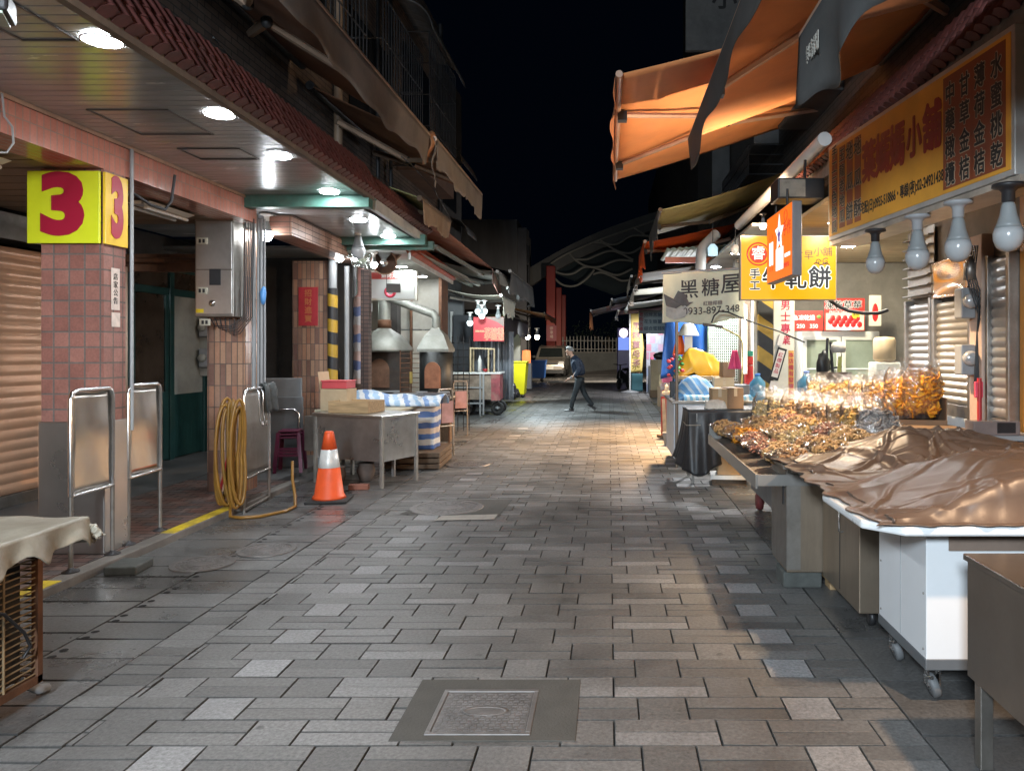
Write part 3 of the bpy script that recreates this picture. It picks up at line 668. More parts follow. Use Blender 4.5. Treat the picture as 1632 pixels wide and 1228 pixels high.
# ceiling hatches
for (x0, x1, y0, y1) in ((-3.5,-2.95,5.15,5.75),(-3.45,-2.95,6.15,6.5),(-3.05,-2.75,3.55,4.0)):
    hm = MB()
    for (a, b_, c, d) in ((x0,x1,y0,y0+.012),(x0,x1,y1-.012,y1),(x0,x0+.012,y0,y1),(x1-.012,x1,y0,y1)): hm.box(a, b_, c, d, 3.1962+(.0005 if b_-a < .05 else 0), 3.2045)
    put(hm, 'ceiling_hatch_trim', mat('hatch_trim', (.09,.08,.075), .5, .3, .2, 5, 0), A)
# ---------------------------------------------------------------- roller shutter, door
def shutter_mesh(w_, h_, pitch=.085, depth=.016):
    n = int(h_/pitch)
    prof = []
    for i in range(n):
        z = i*pitch
        prof += [(0, z), (-depth*.9, z+pitch*.22), (-depth*1.15, z+pitch*.5), (-depth*.9, z+pitch*.8), (0, z+pitch*.97)]
    vs = []; fs = []
    for k, (d, z) in enumerate(prof): vs += [(0, d, z), (w_, d, z)]
    for k in range(len(prof)-1): fs.append((2*k, 2*k+1, 2*k+3, 2*k+2))
    b = MB(); b.add(vs, fs, True); return b
def shutter(label, loc, rz, w_, h_, m, guide, pitch=.085, box=True):
    t = thing('roller_shutter', label, 'shutter', loc, rz)
    s = shutter_mesh(w_, h_-.12, pitch); s.v = [q+Vector((0,0,.12)) for q in s.v]; s.build('curtain', m, t)
    MB().box(0, w_, -.02, .02, .0, .115).build('bottom_bar', guide, t, bevel=.004)
    for x in (-.05, w_): MB().box(x, x+.05, -.05, .04, 0, h_).build('guide', guide, t, bevel=.003)
    if box: MB().box(-.05, w_+.05, -.05, .25, h_+.002, h_+.26).build('shutter_box', guide, t, bevel=.005)
    return t
shut_m = mat('shutter_paint', (.74,.43,.27), .33, .35, .1, 2, .03, 10, stain=(.30,.26,.22), stain_amt=.2)
shut_g = mat('shutter_grey', (.36,.355,.35), .38, .6, .15, 2.5, .03, 10, stain=(.16,.15,.14), stain_amt=.3)
shutter('lowered roller shutter of wide ribs glowing orange at the left edge, behind the number column', (-5.86, 4.3, .062), PI/2, 3.9, 2.6, shut_m, steel_dull, .105)
dk_green = mat('dark_green_paint', (.012,.045,.042), .4, 0, .2, 4, .05)
glass_dk = mat('dim_glass', (.05,.035,.025), .12, 0, .4, 2, 0)
frost = mat('frosted_panel', (.30,.30,.27), .4, 0, .2, 3, .03)
d = thing('shop_door', 'dark green framed shop door with brown glass beside a frosted side panel', 'door', (-6.15, 9.1, .062), PI/2)
fm = MB()   # local: x along wall (world +Y), y into wall (-X world)
for (a, b_, z0, z1) in ((0,.08,0,2.75),(.62,.72,0,2.75),(1.55,1.66,0,2.75),(2.45,2.55,0,2.75)): fm.box(a, b_, -.08, 0, z0, z1)
for (z0, z1) in ((2.62,2.75),(2.28,2.38)): fm.box(.08, .62, -.075, 0, z0, z1); fm.box(.72, 1.55, -.075, 0, z0, z1); fm.box(1.66, 2.45, -.075, 0, z0, z1)
fm.build('frame', dk_green, d, bevel=.006)
lf = MB().box(.72, 1.55, -.06, -.01, .02, .95).box(.72, .80, -.06, -.01, .95, 2.28).box(1.47, 1.55, -.06, -.01, .95, 2.28).build('door_leaf', dk_green, d, bevel=.004)
gm = MB()
for i in range(9): gm.box(.78+i*.08, .855+i*.08, -.066, -.0605, .12, .86)
gm.build('ribbed_panel', dk_green, lf)
MB().box(.80, 1.47, -.04, -.03, .95, 2.28).build('pane', glass_dk, lf)
MB().box(.76, .775, -.085, -.06, 1.0, 1.15).build('handle', steel_bright, lf)
MB().box(.08, .62, -.05, -.03, .02, 2.28).build('side_panel', frost, d)
MB().box(1.66, 2.45, -.05, -.03, .9, 2.28).build('side_panel', frost, d)
mb = MB()
for i in range(8): mb.box(1.66+i*.098, 1.755+i*.098, -.05, -.02, .02, .9)
mb.build('lower_panel', dk_green, d)
MB().box(.08, .62, -.045, -.03, 2.38, 2.62).box(.72, 1.55, -.045, -.03, 2.38, 2.62).box(1.66, 2.45, -.045, -.03, 2.38, 2.62).build('transom', glass_dk, d)
ms = thing('meter_cluster', 'grey electric meters on a board beside the green door', 'meters', (-6.0, 11.5, 1.3))
MB().box(-.1, .08, -.02, .05, -.1, .95).build('board', frost, ms)
for z in (.15, .6):
    q = MB().box(-.06, .10, -.14, -.021, z-.12, z+.16).build('meter', grey_pl, ms, bevel=.02)
    MB().lathe([(.06,0),(.06,.03),(.04,.05),(0,.052)], 14, (.0, -.14, z+.02), Matrix.Rotation(PI/2, 4, 'X')).build('dial', frost, q)
jamb = thing('steel_jamb', 'tall pale metal door jamb just behind the nearest column', 'jamb', (-5.1, 8.05, .062))
MB().box(-.05, .05, -.03, .03, 0, 2.4).build('post', mat('bronze_jamb', (.34,.25,.18), .35, .7, .1, 4, .02), jamb, bevel=.004)
MB().box(-.36, -.052, -.006, .006, .0, 2.3).build('side_sheet', mat('pale_sheet', (.40,.39,.37), .35, .6, .1, 3, .02), jamb)
# ---------------------------------------------------------------- stainless barrier boards
sheet_m = mat('board_sheet', (.60,.56,.50), .22, 1.0, .12, 3, .05, 4, stain=(.45,.32,.24), stain_amt=.3)
def barrier(label, loc, rz, w_=.47, top=1.25, bot=.52, foot=False, m=sheet_m):
    t = thing('barrier_board', label, 'barrier board', loc, rz, 'stainless boards on legs along the kerb')
    r = .017; c = .06
    fr = MB().tube([(0,0,bot),(0,0,top-c),(c*.3,0,top-c*.3),(c,0,top),(w_-c,0,top),(w_-c*.3,0,top-c*.3),(w_,0,top-c),(w_,0,bot)], r, 10)
    fr.tube([(0,0,bot),(w_,0,bot)], r*.8, 8); fr.build('frame', steel_bright, t)
    MB().grid(lambda a, b: (.012+a*(w_-.024), .004*math.sin(a*5+b*3)+.003*math.sin(b*9), bot+.01+b*(top-bot-.02)), 10, 14, .003).build('sheet', m, t)
    for x in (0, w_):
        lg = MB().tube([(x,0,0),(x,0,bot)], r*.9, 10).build('leg', steel_dull, t)
        if not foot: MB().lathe([(.055,0),(.055,.006),(.02,.022),(.018,.03)], 14, (x,0,0)).build('foot', dark_metal, lg)
    if foot: MB().tube([(0,0,.03),(w_,0,.03)], r*.8, 8).tube([(0,0,.03),(0,.35,.03)], r*.8, 8).build('base_bar', steel_dull, t)
    return t
barrier('stainless board on two legs in front of the nearest column, red reflection on its sheet', (-3.72, 5.32, .06), PI/2+.03)
barrier('stainless board on two legs just beyond the nearest column, dull and streaked', (-3.79, 6.07, .06), PI/2+.05)
b3 = barrier('stainless board on legs beside the coiled yellow hose with hooks hanging on it', (-3.55, 7.49, .0), PI/2+.1, .72, 1.2, .33, True, steel_dull)
hk = thing('steel_hooks', 'pair of wire hooks hanging on the board beside the hose', 'hooks', (-3.52, 7.7, 1.05))
for dy in (0, .09): MB().tube([(0,dy,.14),(.02,dy,.12),(.02,dy,-.1),(.03,dy+.02,-.2),(.035,dy+.05,-.22),(.03,dy+.07,-.18)], .006, 6).build('hook', steel_bright, hk)
tw = thing('grey_towel', 'dark grey towel slung over the corner of the board beside the hose', 'towel', (-3.61, 8.12, 1.22))
def tf(a, b):
    s = a*2-1; return (.045*math.copysign(1, s)*min(1, abs(s)*4)+.02*math.sin(b*9), -.10+.26*b+.03*math.sin(a*7), .02-.34*max(0, abs(s)-.12)*(1 if s > 0 else .8)+.012*math.sin(b*14+a*5))
MB().grid(tf, 22, 12, .012).build('cloth', mat('towel_grey', (.07,.075,.075), .95, 0, .35, 30, .6, 90), tw)
# ---------------------------------------------------------------- coiled hose
hose_m = mat('hose_yellow', (.23,.115,.018), .38, 0, .25, 6, .03, stain=(.22,.10,.02), stain_amt=.4)
hs = thing('water_hose', 'coiled yellow brown water hose hanging beside the steel board and trailing on the kerb', 'hose', (-3.62, 7.48, .0))
hb = MB()
for k in range(9):
    pts = []; x0 = -.10+.026*k; yk = -.10-.012*k+.02*math.sin(k*2.3); hh = .98+.05*math.sin(k*1.7)
    for j in range(25):
        a = 2*PI*j/24
        pts.append((x0+.03*math.sin(a+k)+.01*k*math.sin(a*.5), yk+.055*math.cos(a)*(.6+.5*math.sin(k)), .10+hh/2+hh/2*math.sin(a)*(1 if math.sin(a) > 0 else .98+.04*math.sin(k*3))))
    # widen the loop sideways
    pts = [(p[0]*.8+.055*math.cos(2*PI*j/24)*(.65+.35*math.sin(PI*j/24)), p[1], max(.02, p[2])) for j, p in enumerate(pts)]
    hb.tube(pts, .0155, 9, cap=False)
tr = [(.0,-.12,.10),(.05,-.22,.02),(.16,-.26,.017),(.32,-.2,.017),(.46,.05,.017),(.47,.25,.02),(.40,.42,.10),(.34,.5,.25),(.30,.6,.42)]
hb.tube(tr, .0155, 9); hb.build('coil', hose_m, hs)
rh = thing('red_hose', 'thin red hose leaning from the coil to the foot of the meter box column', 'hose', (-4.0, 7.9, .06))
MB().tube([(-.12,.25,.02),(.02,.05,.22),(.16,-.12,.5),(.22,-.2,.75)], .014, 8).build('hose', red_paint, rh)
# ---------------------------------------------------------------- meter box on column
mbx = thing('meter_box', 'stainless electric meter box with sockets on the brown tiled column', 'electric box', (-4.13, 8.2, 1.94))
MB().box(-.215, .19, -.12, .11, 0, 1.03).build('cabinet', steel_dull, mbx, bevel=.006)
MB().box(-.20, .175, -.126, -.121, .50, 1.0).box(-.20, .175, -.126, -.121, .03, .485).build('door_panel', steel, mbx, bevel=.004)
MB().box(-.06, .06, -.13, -.1265, .33, .50).build('meter_window', black_pl, mbx)
for (x, z) in ((-.13,.79),(-.13,.27),(-.10,-.06)):
    s_ = MB().box(x-.055, x+.055, -.15, -.126, z-.035, z+.035).build('socket', mat('socket_ivory', (.5,.47,.38), .5, 0, .1, 5, 0), mbx, bevel=.004)
    MB().box(x-.03, x-.005, -.1525, -.1505, z-.02, z+.02).box(x+.01, x+.035, -.1525, -.1505, z-.02, z+.02).build('outlet', black_pl, s_)
MB().box(-.20, -.12, -.13, -.1265, .04, .08).build('sticker', yellow_paint, mbx)
MB().lathe([(.032,0),(.034,.008),(0,.012)], 14, (-.03,-.127,.14), Matrix.Rotation(PI/2, 4, 'X')).build('lock', steel_bright, mbx)
wb = MB()
for k in range(6): wb.tube([(-.06+.05*k,-.1,-.02),(0+.04*k,-.13,-.10-.02*k),(.16+.02*k,-.12,-.10-.015*k),(.24+.02*k,-.02,0),(.25+.018*k,.0,.5),(.25+.018*k,.02,1.05)], .006, 6)
wb.build('wiring', black_pl, mbx)
cd2 = thing('conduits', 'bundle of grey conduits running down the edge of the meter box column', 'pipes', (-3.86, 8.36, .06))
for (x, r) in ((0,.022),(.05,.014),(.085,.018),(.12,.012)): MB().tube([(x,0,.6),(x+.004,0,1.6),(x,.0,2.95)], r, 8).build('pipe', grey_pl, cd2)
bl = thing('blue_bag', 'small blue plastic bag hanging on the conduits', 'bag', (-3.74, 8.33, 2.18))
MB().ball((0,0,0), .035, .03, .10, 8, jit=.3).build('bag', mat('blue_film', (.10,.30,.65), .35, 0, .15, 6, .1), bl)
# ---------------------------------------------------------------- hanging bulbs
def bulb_parts(t, lit, sc=1.0, sock=None, glow=None):
    MB().lathe([(.012*sc,0),(.05*sc,-.004*sc),(.052*sc,-.014*sc),(.03*sc,-.02*sc),(.021*sc,-.03*sc),(.021*sc,-.062*sc),(.017*sc,-.066*sc)], 18).build('holder', sock or white_pl, t)
    MB().lathe([(.016*sc,-.063*sc),(.022*sc,-.075*sc),(.027*sc,-.105*sc),(.036*sc,-.135*sc),(.043*sc,-.15*sc)], 20).build('bulb_neck', mat('bulb_grey', (.22,.24,.245), .45, 0, .05, 5, 0), t)
    MB().lathe([(.043*sc,-.1505*sc),(.0475*sc,-.168*sc),(.046*sc,-.19*sc),(.036*sc,-.212*sc),(.02*sc,-.225*sc),(0,-.229*sc)], 20).build('bulb_globe', glow if lit else mat('bulb_milk', (.36,.38,.39), .22, 0, .04, 5, 0), t)
glow_w = emit('bulb_glow_white', (.92,.97,1.0), 60)
glow_y = emit('bulb_glow_warm', (1.0,.80,.52), 45)
t = thing('hanging_bulb', 'glowing bulb hanging at the edge of the meter box column', 'bulb', P(425, 340, 8.55), 0, 'bulbs over the left stalls'); bulb_parts(t, True, 1.35, None, glow_w)
fb_ = thing('small_fan', 'small black fan fixed beside the glowing bulb under the ceiling', 'fan', P(421, 345, 9.1))
MB().tube([(.09*math.cos(a*PI/8),0,.09*math.sin(a*PI/8)) for a in range(17)], .012, 6).tube([(-.09,0,0),(.09,0,0)], .008, 6).tube([(0,0,-.09),(0,0,.09)], .008, 6).build('guard', black_pl, fb_)
MB().lathe([(.03,-.03),(.03,.04),(0,.045)], 12, m=Matrix.Rotation(PI/2, 4, 'X')).build('motor', black_pl, fb_)
# ---------------------------------------------------------------- folded tables, stools
ft = thing('folded_table', 'grey folded tables leaning on end between the two brown columns', 'table', (-4.2, 10.1, .06), .15)
MB().box(-.42, .16, 0, .05, .05, 1.16).build('tabletop', mat('table_grey', (.16,.165,.17), .5, 0, .15, 4, .05), ft, bevel=.012)
MB().box(-.30, .20, -.10, -.06, .0, .92).build('tabletop', mat('table_grey_dark', (.10,.105,.11), .5, 0, .15, 4, .05), ft, bevel=.012)
MB().tube([(-.22,-.13,.05),(-.22,-.13,.70),(-.16,-.13,.76),(.10,-.13,.76),(.16,-.13,.70),(.16,-.13,.02)], .013, 8).build('leg_frame', steel_bright, ft)
MB().box(-.32, -.14, -.012, -.001, .93, 1.02).build('label_plate', mat('plate_pale', (.42,.42,.40), .6, 0, .1, 5, 0), ft)
st = thing('plastic_stools', 'stack of dark purple plastic stools in front of the folded tables', 'stools', (-4.02, 9.72, .06), .2)
pm = mat('purple_plastic', (.10,.012,.04), .35, 0, .15, 4, .02)
for k in range(3):
    q = MB().box(-.125, .125, -.125, .125, .42+k*.04, .445+k*.04).build('seat', pm, st, bevel=.02)
    lg = MB()
    for sx in (-1, 1):
        for sy in (-1, 1):
            lg.slab([(sx*.12-.02,sy*.12,.42+k*.04),(sx*.12+.02,sy*.12,.42+k*.04),(sx*.155+.02,sy*.155,k*.04),(sx*.155-.02,sy*.155,k*.04)], .018, (0,-sy,0))
            lg.slab([(sx*.12,sy*.12-.02,.42+k*.04),(sx*.12,sy*.12+.02,.42+k*.04),(sx*.155,sy*.155+.02,k*.04),(sx*.155,sy*.155-.02,k*.04)], .018, (-sx,0,0))
    lg.box(-.13, .13, -.14, -.125, .2+k*.04, .23+k*.04)
    lg.build('legs', pm, q)
# dark crates and clutter in the recess
cr = thing('dark_crate', 'dark wooden crate against the rear wall of the recess between the brown columns', 'crate', (-4.9, 11.5, .06))
mb = MB()
for z in (0, .2, .4, .6): mb.box(-.3, .3, -.25, -.23, z, z+.15)
for x in (-.29, .27): mb.box(x, x+.03, -.23, .2, 0, .75)
mb.build('boards', wood_dk, cr)
pb = thing('pale_brick_block', 'dark stone block lying on the gutter against the kerb', 'block', (-3.46, 5.55, .0), .1)
MB().box(-.11, .11, -.13, .13, .001, .065).build('stone', mat('mossy_block', (.07,.075,.07), .85, 0, .3, 9, .4), pb, bevel=.012)
# ---------------------------------------------------------------- cone
cone = thing('traffic_cone', 'orange traffic cone with a silver band standing on the paving beside the steel cart', 'traffic cone', (-2.95, 8.12, 0), .2)
orange_m = mat('cone_orange', (.72,.09,.02), .45, 0, .12, 5, .05)
pts = [(-.22,-.2),(.2,-.22),(.23,.2),(-.2,.22)]
MB().slab([(x, y_, .032) for x, y_ in pts], .03, (0,0,1)).build('base', mat('rubber_black', (.02,.02,.02), .8, 0, .3, 8, .2), cone, bevel=.015)
MB().lathe([(.175,.033),(.160,.06),(.150,.07),(.108,.36)], 28).build('body', orange_m, cone)
MB().lathe([(.109,.355),(.110,.357),(.082,.545),(.081,.545)], 28).build('reflective_band', mat('silver_band', (.62,.62,.60), .35, .2, .1, 20, .05), cone)
MB().lathe([(.081,.542),(.048,.72),(.044,.73),(.03,.735)], 28).build('tip', orange_m, cone)
# ---------------------------------------------------------------- steel cart
ct = thing('steel_cart', 'battered stainless stall cart on angle iron legs behind the traffic cone', 'cart', (-2.6, 8.84, 0), -.42)
W_, D_ = 1.0, .62   # local x runs left (negative), y back
MB().box(-W_, 0, 0, D_, .30, .32).slab([(-W_,-.004,.32),(0,-.004,.32),(.0,-.02,.80),(-W_,-.02,.80)], .01).slab([(0,0,.32),(0,D_,.32),(0,D_,.80),(0,-.02,.80)], .01).slab([(-W_,D_,.32),(-W_,0,.32),(-W_,-.02,.80),(-W_,D_,.80)], .01).slab([(0,D_,.32),(-W_,D_,.32),(-W_,D_,.8),(0,D_,.8)], .01).build('body', mat('cart_sheet', (.55,.55,.54), .30, .92, .22, 2.5, .25, 5, stain=(.30,.28,.25), stain_amt=.4), ct)
MB().box(-W_-.03, .03, -.05, D_+.03, .80, .835).build('top', steel, ct, bevel=.006)
for (x, y_) in ((-W_,.0),(0,0),(-W_,D_),(0,D_)):
    MB().box(x-.018, x+.018, y_-.03, y_+.01, 0, .80).build('leg', mat('angle_iron', (.33,.31,.28), .5, .6, .25, 6, .1), ct, bevel=.003)
MB().box(-W_-.30, -W_-.02, .1, .5, .35, .78).build('side_bin', steel_dull, ct, bevel=.01)
bk = thing('brick', 'red brick lying under the steel cart', 'brick', (-2.85, 8.78, 0), .1); MB().box(-.11, .11, -.05, .05, 0, .06).build('brick', mat('brick_red', (.22,.09,.06), .85, 0, .3, 9, .4), bk, bevel=.006)
# ---------------------------------------------------------------- clutter behind the cart
tb = thing('work_table', 'wood topped work table with thin metal legs behind the steel cart', 'table', (-2.75, 10.0, 0), -.1)
MB().box(-.95, .12, -.35, .42, .80, .83).build('tabletop', mat('pale_ply', (.40,.36,.26), .6, 0, .2, 4, .1, stretch=(8,1,1)), tb, bevel=.004)
for (x, y_) in ((-.9,-.3),(.07,-.3),(-.9,.37),(.07,.37)): MB().box(x-.018, x+.018, y_-.018, y_+.018, 0, .80).build('leg', grey_pl, tb)
MB().box(-.9, .07, -.28, -.26, .3, .33).box(-.9, .09, .35, .39, .3, .33).box(.05, .09, -.28, .35, .3, .33).build('rail', grey_pl, tb)
bx = thing('cardboard_box', 'tall open cardboard box holding a pink basket on the steel cart', 'box', (-3.35, 9.55, .84), -.1)
MB().box(-.17, .17, -.14, .14, 0, .27).build('box', mat('card_pale', (.46,.35,.22), .8, 0, .12, 5, .1), bx, bevel=.004)
MB().slab([(-.17,-.14,.27),(-.17,.14,.27),(-.2,.14,.48),(-.2,-.14,.48)], .006).build('flap', MATS['card_pale'], bx)
bq = thing('pink_basket', 'red pink plastic basket sitting in the tall cardboard box', 'basket', (-3.35, 9.55, 1.115), -.1)
MB().box(-.16, .16, -.13, .13, 0, .085).box(-.17, .17, -.14, .14, .085, .10).build('basket', mat('pink_plastic', (.55,.08,.09), .4, 0, .1, 5, .05), bq, bevel=.008)
tr_ = thing('wooden_tray', 'shallow wooden tray on the steel cart in front of the cardboard box', 'tray', (-3.05, 9.32, .84), -.2)
MB().box(-.26, .26, -.2, -.185, 0, .14).box(-.26, .26, .185, .2, 0, .14).box(-.26, -.245, -.185, .185, 0, .14).box(.245, .26, -.185, .185, 0, .14).box(-.245, .245, -.185, .185, 0, .012).build('tray', wood, tr_)
def stripe_cloth(name, blue, period=.14):
    return stripes(name, [blue, (.62,.62,.60), blue, (.60,.50,.42)], period*2, 'z', noise_amt=.12, rough=.5, bump=.3)
tarp_x = stripes('striped_tarp_lengthways', [(.16,.28,.52),(.55,.62,.68),(.30,.45,.62),(.66,.68,.68)], .26, (1,.35,.2), noise_amt=.5, rough=.45, bump=.3)
tarp_z = stripes('striped_tarp_hoops', [(.06,.13,.34),(.60,.60,.58),(.07,.15,.38),(.62,.50,.40)], .30, (0,0,1), noise_amt=.12, rough=.5, bump=.3)
tl = thing('striped_bundle', 'long bundle under blue and white striped tarpaulin lying on the work table', 'tarpaulin', (-3.0, 10.55, .83))
MB().grid(lambda a, b: ((a-.5)*1.5, (b-.5)*.62, .012+(.19+.04*math.sin(a*7+1)+.02*math.sin(a*17+b*4)+.05*noise.noise(Vector((a*6,b*4,2))))*math.sin(PI*min(1,max(0,b)))**.55*(math.sin(PI*min(1,a*1.15+.05)) if a < .82 else .35)**.5), 50, 24, .01).build('tarp', tarp_x, tl)
sk = thing('striped_bale', 'upright bale wrapped in blue and white striped tarpaulin on a wooden pallet', 'tarpaulin', (-2.62, 10.75, .24), .05)
def bale(a, b):
    an = 2*PI*a; r = .26*(abs(math.cos(an))**.5*0+1)
    k = max(abs(math.cos(an)), abs(math.sin(an))); q = .24/(k**.75)*(1+.04*math.sin(an*5+b*6))
    if b > .82: q *= max(.02, 1-((b-.82)/.18)**1.5)
    return (q*math.cos(an), q*math.sin(an)*1.25, .60*min(1, b/.84)+(.05*math.sin(an*2) if b > .8 else 0)+(.05 if b > .9 else 0))
MB().grid(bale, 40, 30).build('wrap', tarp_z, sk)
pl = thing('wooden_pallet', 'dark wooden pallet under the upright striped bale', 'pallet', (-2.62, 10.75, 0), .05)
mb = MB()
for k in range(3): mb.box(-.36, .36, -.62, .45, .02+k*.075, .08+k*.075)
mb.build('boards', wood_dk, pl, bevel=.006)
rl = thing('striped_roll', 'tall narrow roll wrapped in pink and blue striped sheet standing by the hazard striped downpipe', 'roll', (-3.9, 12.1, 0.06))
MB().grid(lambda a, b: (.11*math.cos(2*PI*a)*(1+.05*math.sin(b*30)), .11*math.sin(2*PI*a), 1.0+1.35*b), 20, 30).build('wrap', stripes('pink_stripe', [(.16,.20,.38),(.62,.42,.36),(.60,.56,.54)], .42, (0,0,1), noise_amt=.2, rough=.5, bump=.3), rl)
MB().lathe([(.10,2.35),(.07,2.38),(.05,2.42),(.05,2.85),(0,2.86)], 12).build('top', mat('pink_wrap', (.58,.30,.26), .5, 0, .3, 9, .1), rl)
MB().box(-.12, .12, -.12, .12, 0, 1.0).build('plinth', wood_dk, rl)

for i, (pts, l) in enumerate((([(432,341,8.5),(470,352,9.2),(505,352,10.0),(540,338,10.4)], 'thin white cable drooping under the ceiling from the glowing bulb to the green beam'),
    ([(640,250,8.8),(655,262,9.6),(690,300,10.8),(720,352,11.6)], 'black cable hanging under the second brown awning on the left'),
    ([(340,60,5.2),(420,150,6.3),(520,215,8.2),(600,290,10)], 'dark cable sagging along the red tile eave under the brown awning'))):
    p0 = P(*pts[0]); t = thing('cable', l, 'cable', p0); MB().tube([P(*q)-p0 for q in pts], .007, 6).build('cable', grey_pl if i == 0 else black_pl, t)
for k, (x, yy, l) in enumerate(((-3.2, 9.05, 'grey clay pot under the steel cart, left one'), (-2.95, 9.35, 'grey clay pot under the steel cart, right one'))):
    t = thing('clay_pot', l, 'pot', (x, yy, 0)); MB().lathe([(.07,0),(.11,.12),(.09,.2),(.10,.22),(.08,.22),(.07,.05)], 16).build('pot', mat('clay', (.16,.12,.10), .8, 0, .3, 6, .1), t)
# ================================================================ LEFT SIDE, FARTHER DOWN: roasting stall, snack cart, bins
board_m = mat('wall_board', (.34,.33,.29), .7, 0, .18, 1.6, .1, 20, stain=(.16,.14,.11), stain_amt=.5)
mosaic = tiles('mosaic_tile', (.30,.40,.36), (.18,.27,.24), (.16,.19,.17), .05, .05, .3, 0, .005, .4, c3=(.42,.48,.44))
cream_wall = mat('cream_wall', (.55,.53,.46), .7, 0, .12, 1.5, .1, 20, stain=(.3,.26,.2), stain_amt=.35)
RS = thing('roasting_stall', 'left roasting stall with a stained concrete board wall, mosaic tile pillar and red eave', 'stall', (-4.6, 15.5, 0))
put(MB().box(-7.2, -3.38, 15.62, 15.75, 0, 1.98), 'wall', cream_wall, RS)
put(MB().box(-7.2, -3.36, 15.60, 15.75, 2.0, 3.35), 'upper_wall', board_m, RS)
put(MB().box(-3.36, -3.30, 15.2, 15.8, 0, 3.3), 'corner_post', rust, RS)
put(MB().tube([(-3.98,15.5,.9),(-3.98,15.5,3.2)], .03, 8), 'rust_pipe', rust, RS)
put(MB().box(-5.05, -4.5, 14.35, 14.5, 0, 2.9), 'tiled_pillar', mosaic, RS)
put(MB().box(-5.9, -5.2, 15.3, 15.55, 0, 2.9).box(-4.45, -4.2, 15.3, 15.55, 1.7, 2.9), 'dark_panel', dark_wall, RS)
put(MB().box(-7.2, -6.0, 11.9, 15.6, 0, 3.3), 'side_wall', grime_wall, RS)
put(MB().box(-7.0, -2.85, 10.9, 15.6, 3.02, 3.06), 'ceiling', mat('stall_ceiling', (.30,.30,.28), .7, 0, .25, 2, .1, stain=(.15,.13,.1), stain_amt=.4), RS)
put(tile_eave(11.0, 15.2, -2.82, 2.98, .22, .14, -.06), 'eave_tiles', mat('roof_tile_bright', (.45,.10,.06), .5, 0, .3, 7, .2, stain=(.15,.06,.04)), RS)
put(MB().slab([(-2.86,11.0,3.02),(-3.10,15.2,3.02),(-3.10,15.2,2.88),(-2.86,11.0,2.88)], .03), 'fascia', MATS['bright_fascia'], RS)
# corrugated canopies above
CN = thing('sheet_canopy', 'rust red corrugated sheet canopy edge running above the roasting stall', 'canopy', (-3, 13, 3.3))
put(MB().grid(lambda a, b: (-2.35-.12*b-1.5*a, 10.9+5.4*b, 3.30+.42*a+.015*math.cos(b*300)), 4, 150, .006), 'sheet', mat('canopy_rust', (.32,.14,.10), .6, .1, .3, 3, .1, stain=(.12,.07,.05), stain_amt=.4), CN)
put(MB().slab([(-2.47,16.3,3.30),(-2.62,18.6,3.1),(-2.62,18.6,2.82),(-2.47,16.3,3.02)], .02), 'end_valance', stripes('faded_banner', [(.40,.20,.17),(.34,.15,.12),(.45,.32,.27)], .3, (0,1,.6), noise_amt=.5), CN)
for k, (x, y0, y1, z) in enumerate(((-2.6,11.5,15.9,3.16),(-2.9,12,17.2,3.05),(-3.2,13,18,3.1))):
    put(MB().box(x-.03, x+.03, y0, y1, z-.05, z), 'rail', mat('rail_grey', (.20,.21,.18), .5, .5, .3, 5, .1), CN)
# flues and ovens
def oven(label, loc, sc, body_m, hood_m, arch_m, rnd_=False):
    t = thing('roasting_oven', label, 'oven', loc)
    if rnd_: MB().lathe([(.36*sc,.55),(.36*sc,1.55)], 28).build('body', body_m, t)
    else: MB().box(-.36*sc, .36*sc, -.30*sc, .30*sc, .55, 1.55).build('body', body_m, t, bevel=.01)
    q = MB().lathe([(.48*sc,1.55),(.485*sc,1.60),(.30*sc,1.84),(.13*sc,1.95),(.10*sc,1.98)], 4 if rnd_ else 22, (0,0,0), RZ(PI/4), smooth=not rnd_).build('hood', hood_m, t)
    MB().box(-.34*sc, .34*sc, -.28*sc, .28*sc, 0, .549).build('plinth', wood_dk, t)
    a = MB(); pts = [(-.17*sc,.92),(.17*sc,.92),(.17*sc,1.22)]+[(.17*sc*math.cos(PI*k/10), 1.22+.2*sc*math.sin(PI*k/10)) for k in range(1,10)]+[(-.17*sc,1.22)]
    a.slab([(x, (-.37 if rnd_ else -.31)*sc, z) for x, z in pts], .05, (0,-1,0))
    a.build('arched_door', arch_m, t, bevel=.004)
    MB().box(-.36*sc, .36*sc, -.34*sc, -.305*sc, .84, .87).build('shelf', grey_pl, t)
    return t
oxide = mat('oven_iron', (.04,.036,.033), .6, .5, .4, 5, .2, stain=(.09,.055,.035), stain_amt=.4)
hood_m = mat('grey_hood', (.22,.225,.205), .55, .3, .25, 4, .2, 30, stain=(.10,.085,.065), stain_amt=.4)
firebrick = mat('fire_brick', (.16,.09,.06), .85, 0, .35, 7, .3)
copper = mat('copper_door', (.26,.11,.06), .45, .6, .35, 5, .1)
o1 = oven('square iron roasting oven with a wide pale hood and brick arch door', (-4.05, 13.9, 0), 1.05, oxide, hood_m, firebrick)
o2 = oven('round shouldered roasting oven with small grey hood and copper arch door, nearer the street', (-3.05, 13.6, 0), .80, mat('oven_dark', (.03,.032,.032), .5, .5, .3, 5, .1), hood_m, copper, True)
fl1 = thing('flue_pipe', 'pale upright flue pipe above the wide hood of the square oven', 'flue', (-4.05, 13.9, 1.98))
MB().tube([(0,0,0),(0,0,1.0)], .105, 16).build('pipe', hood_m, fl1)
MB().lathe([(.12,0),(.12,.14),(.106,.15)], 16).build('collar', rust, fl1)
fl2 = thing('flue_pipe', 'slanting grey flue pipe rising from the small oven hood to the upright flue', 'flue', (-3.05, 13.6, 1.95))
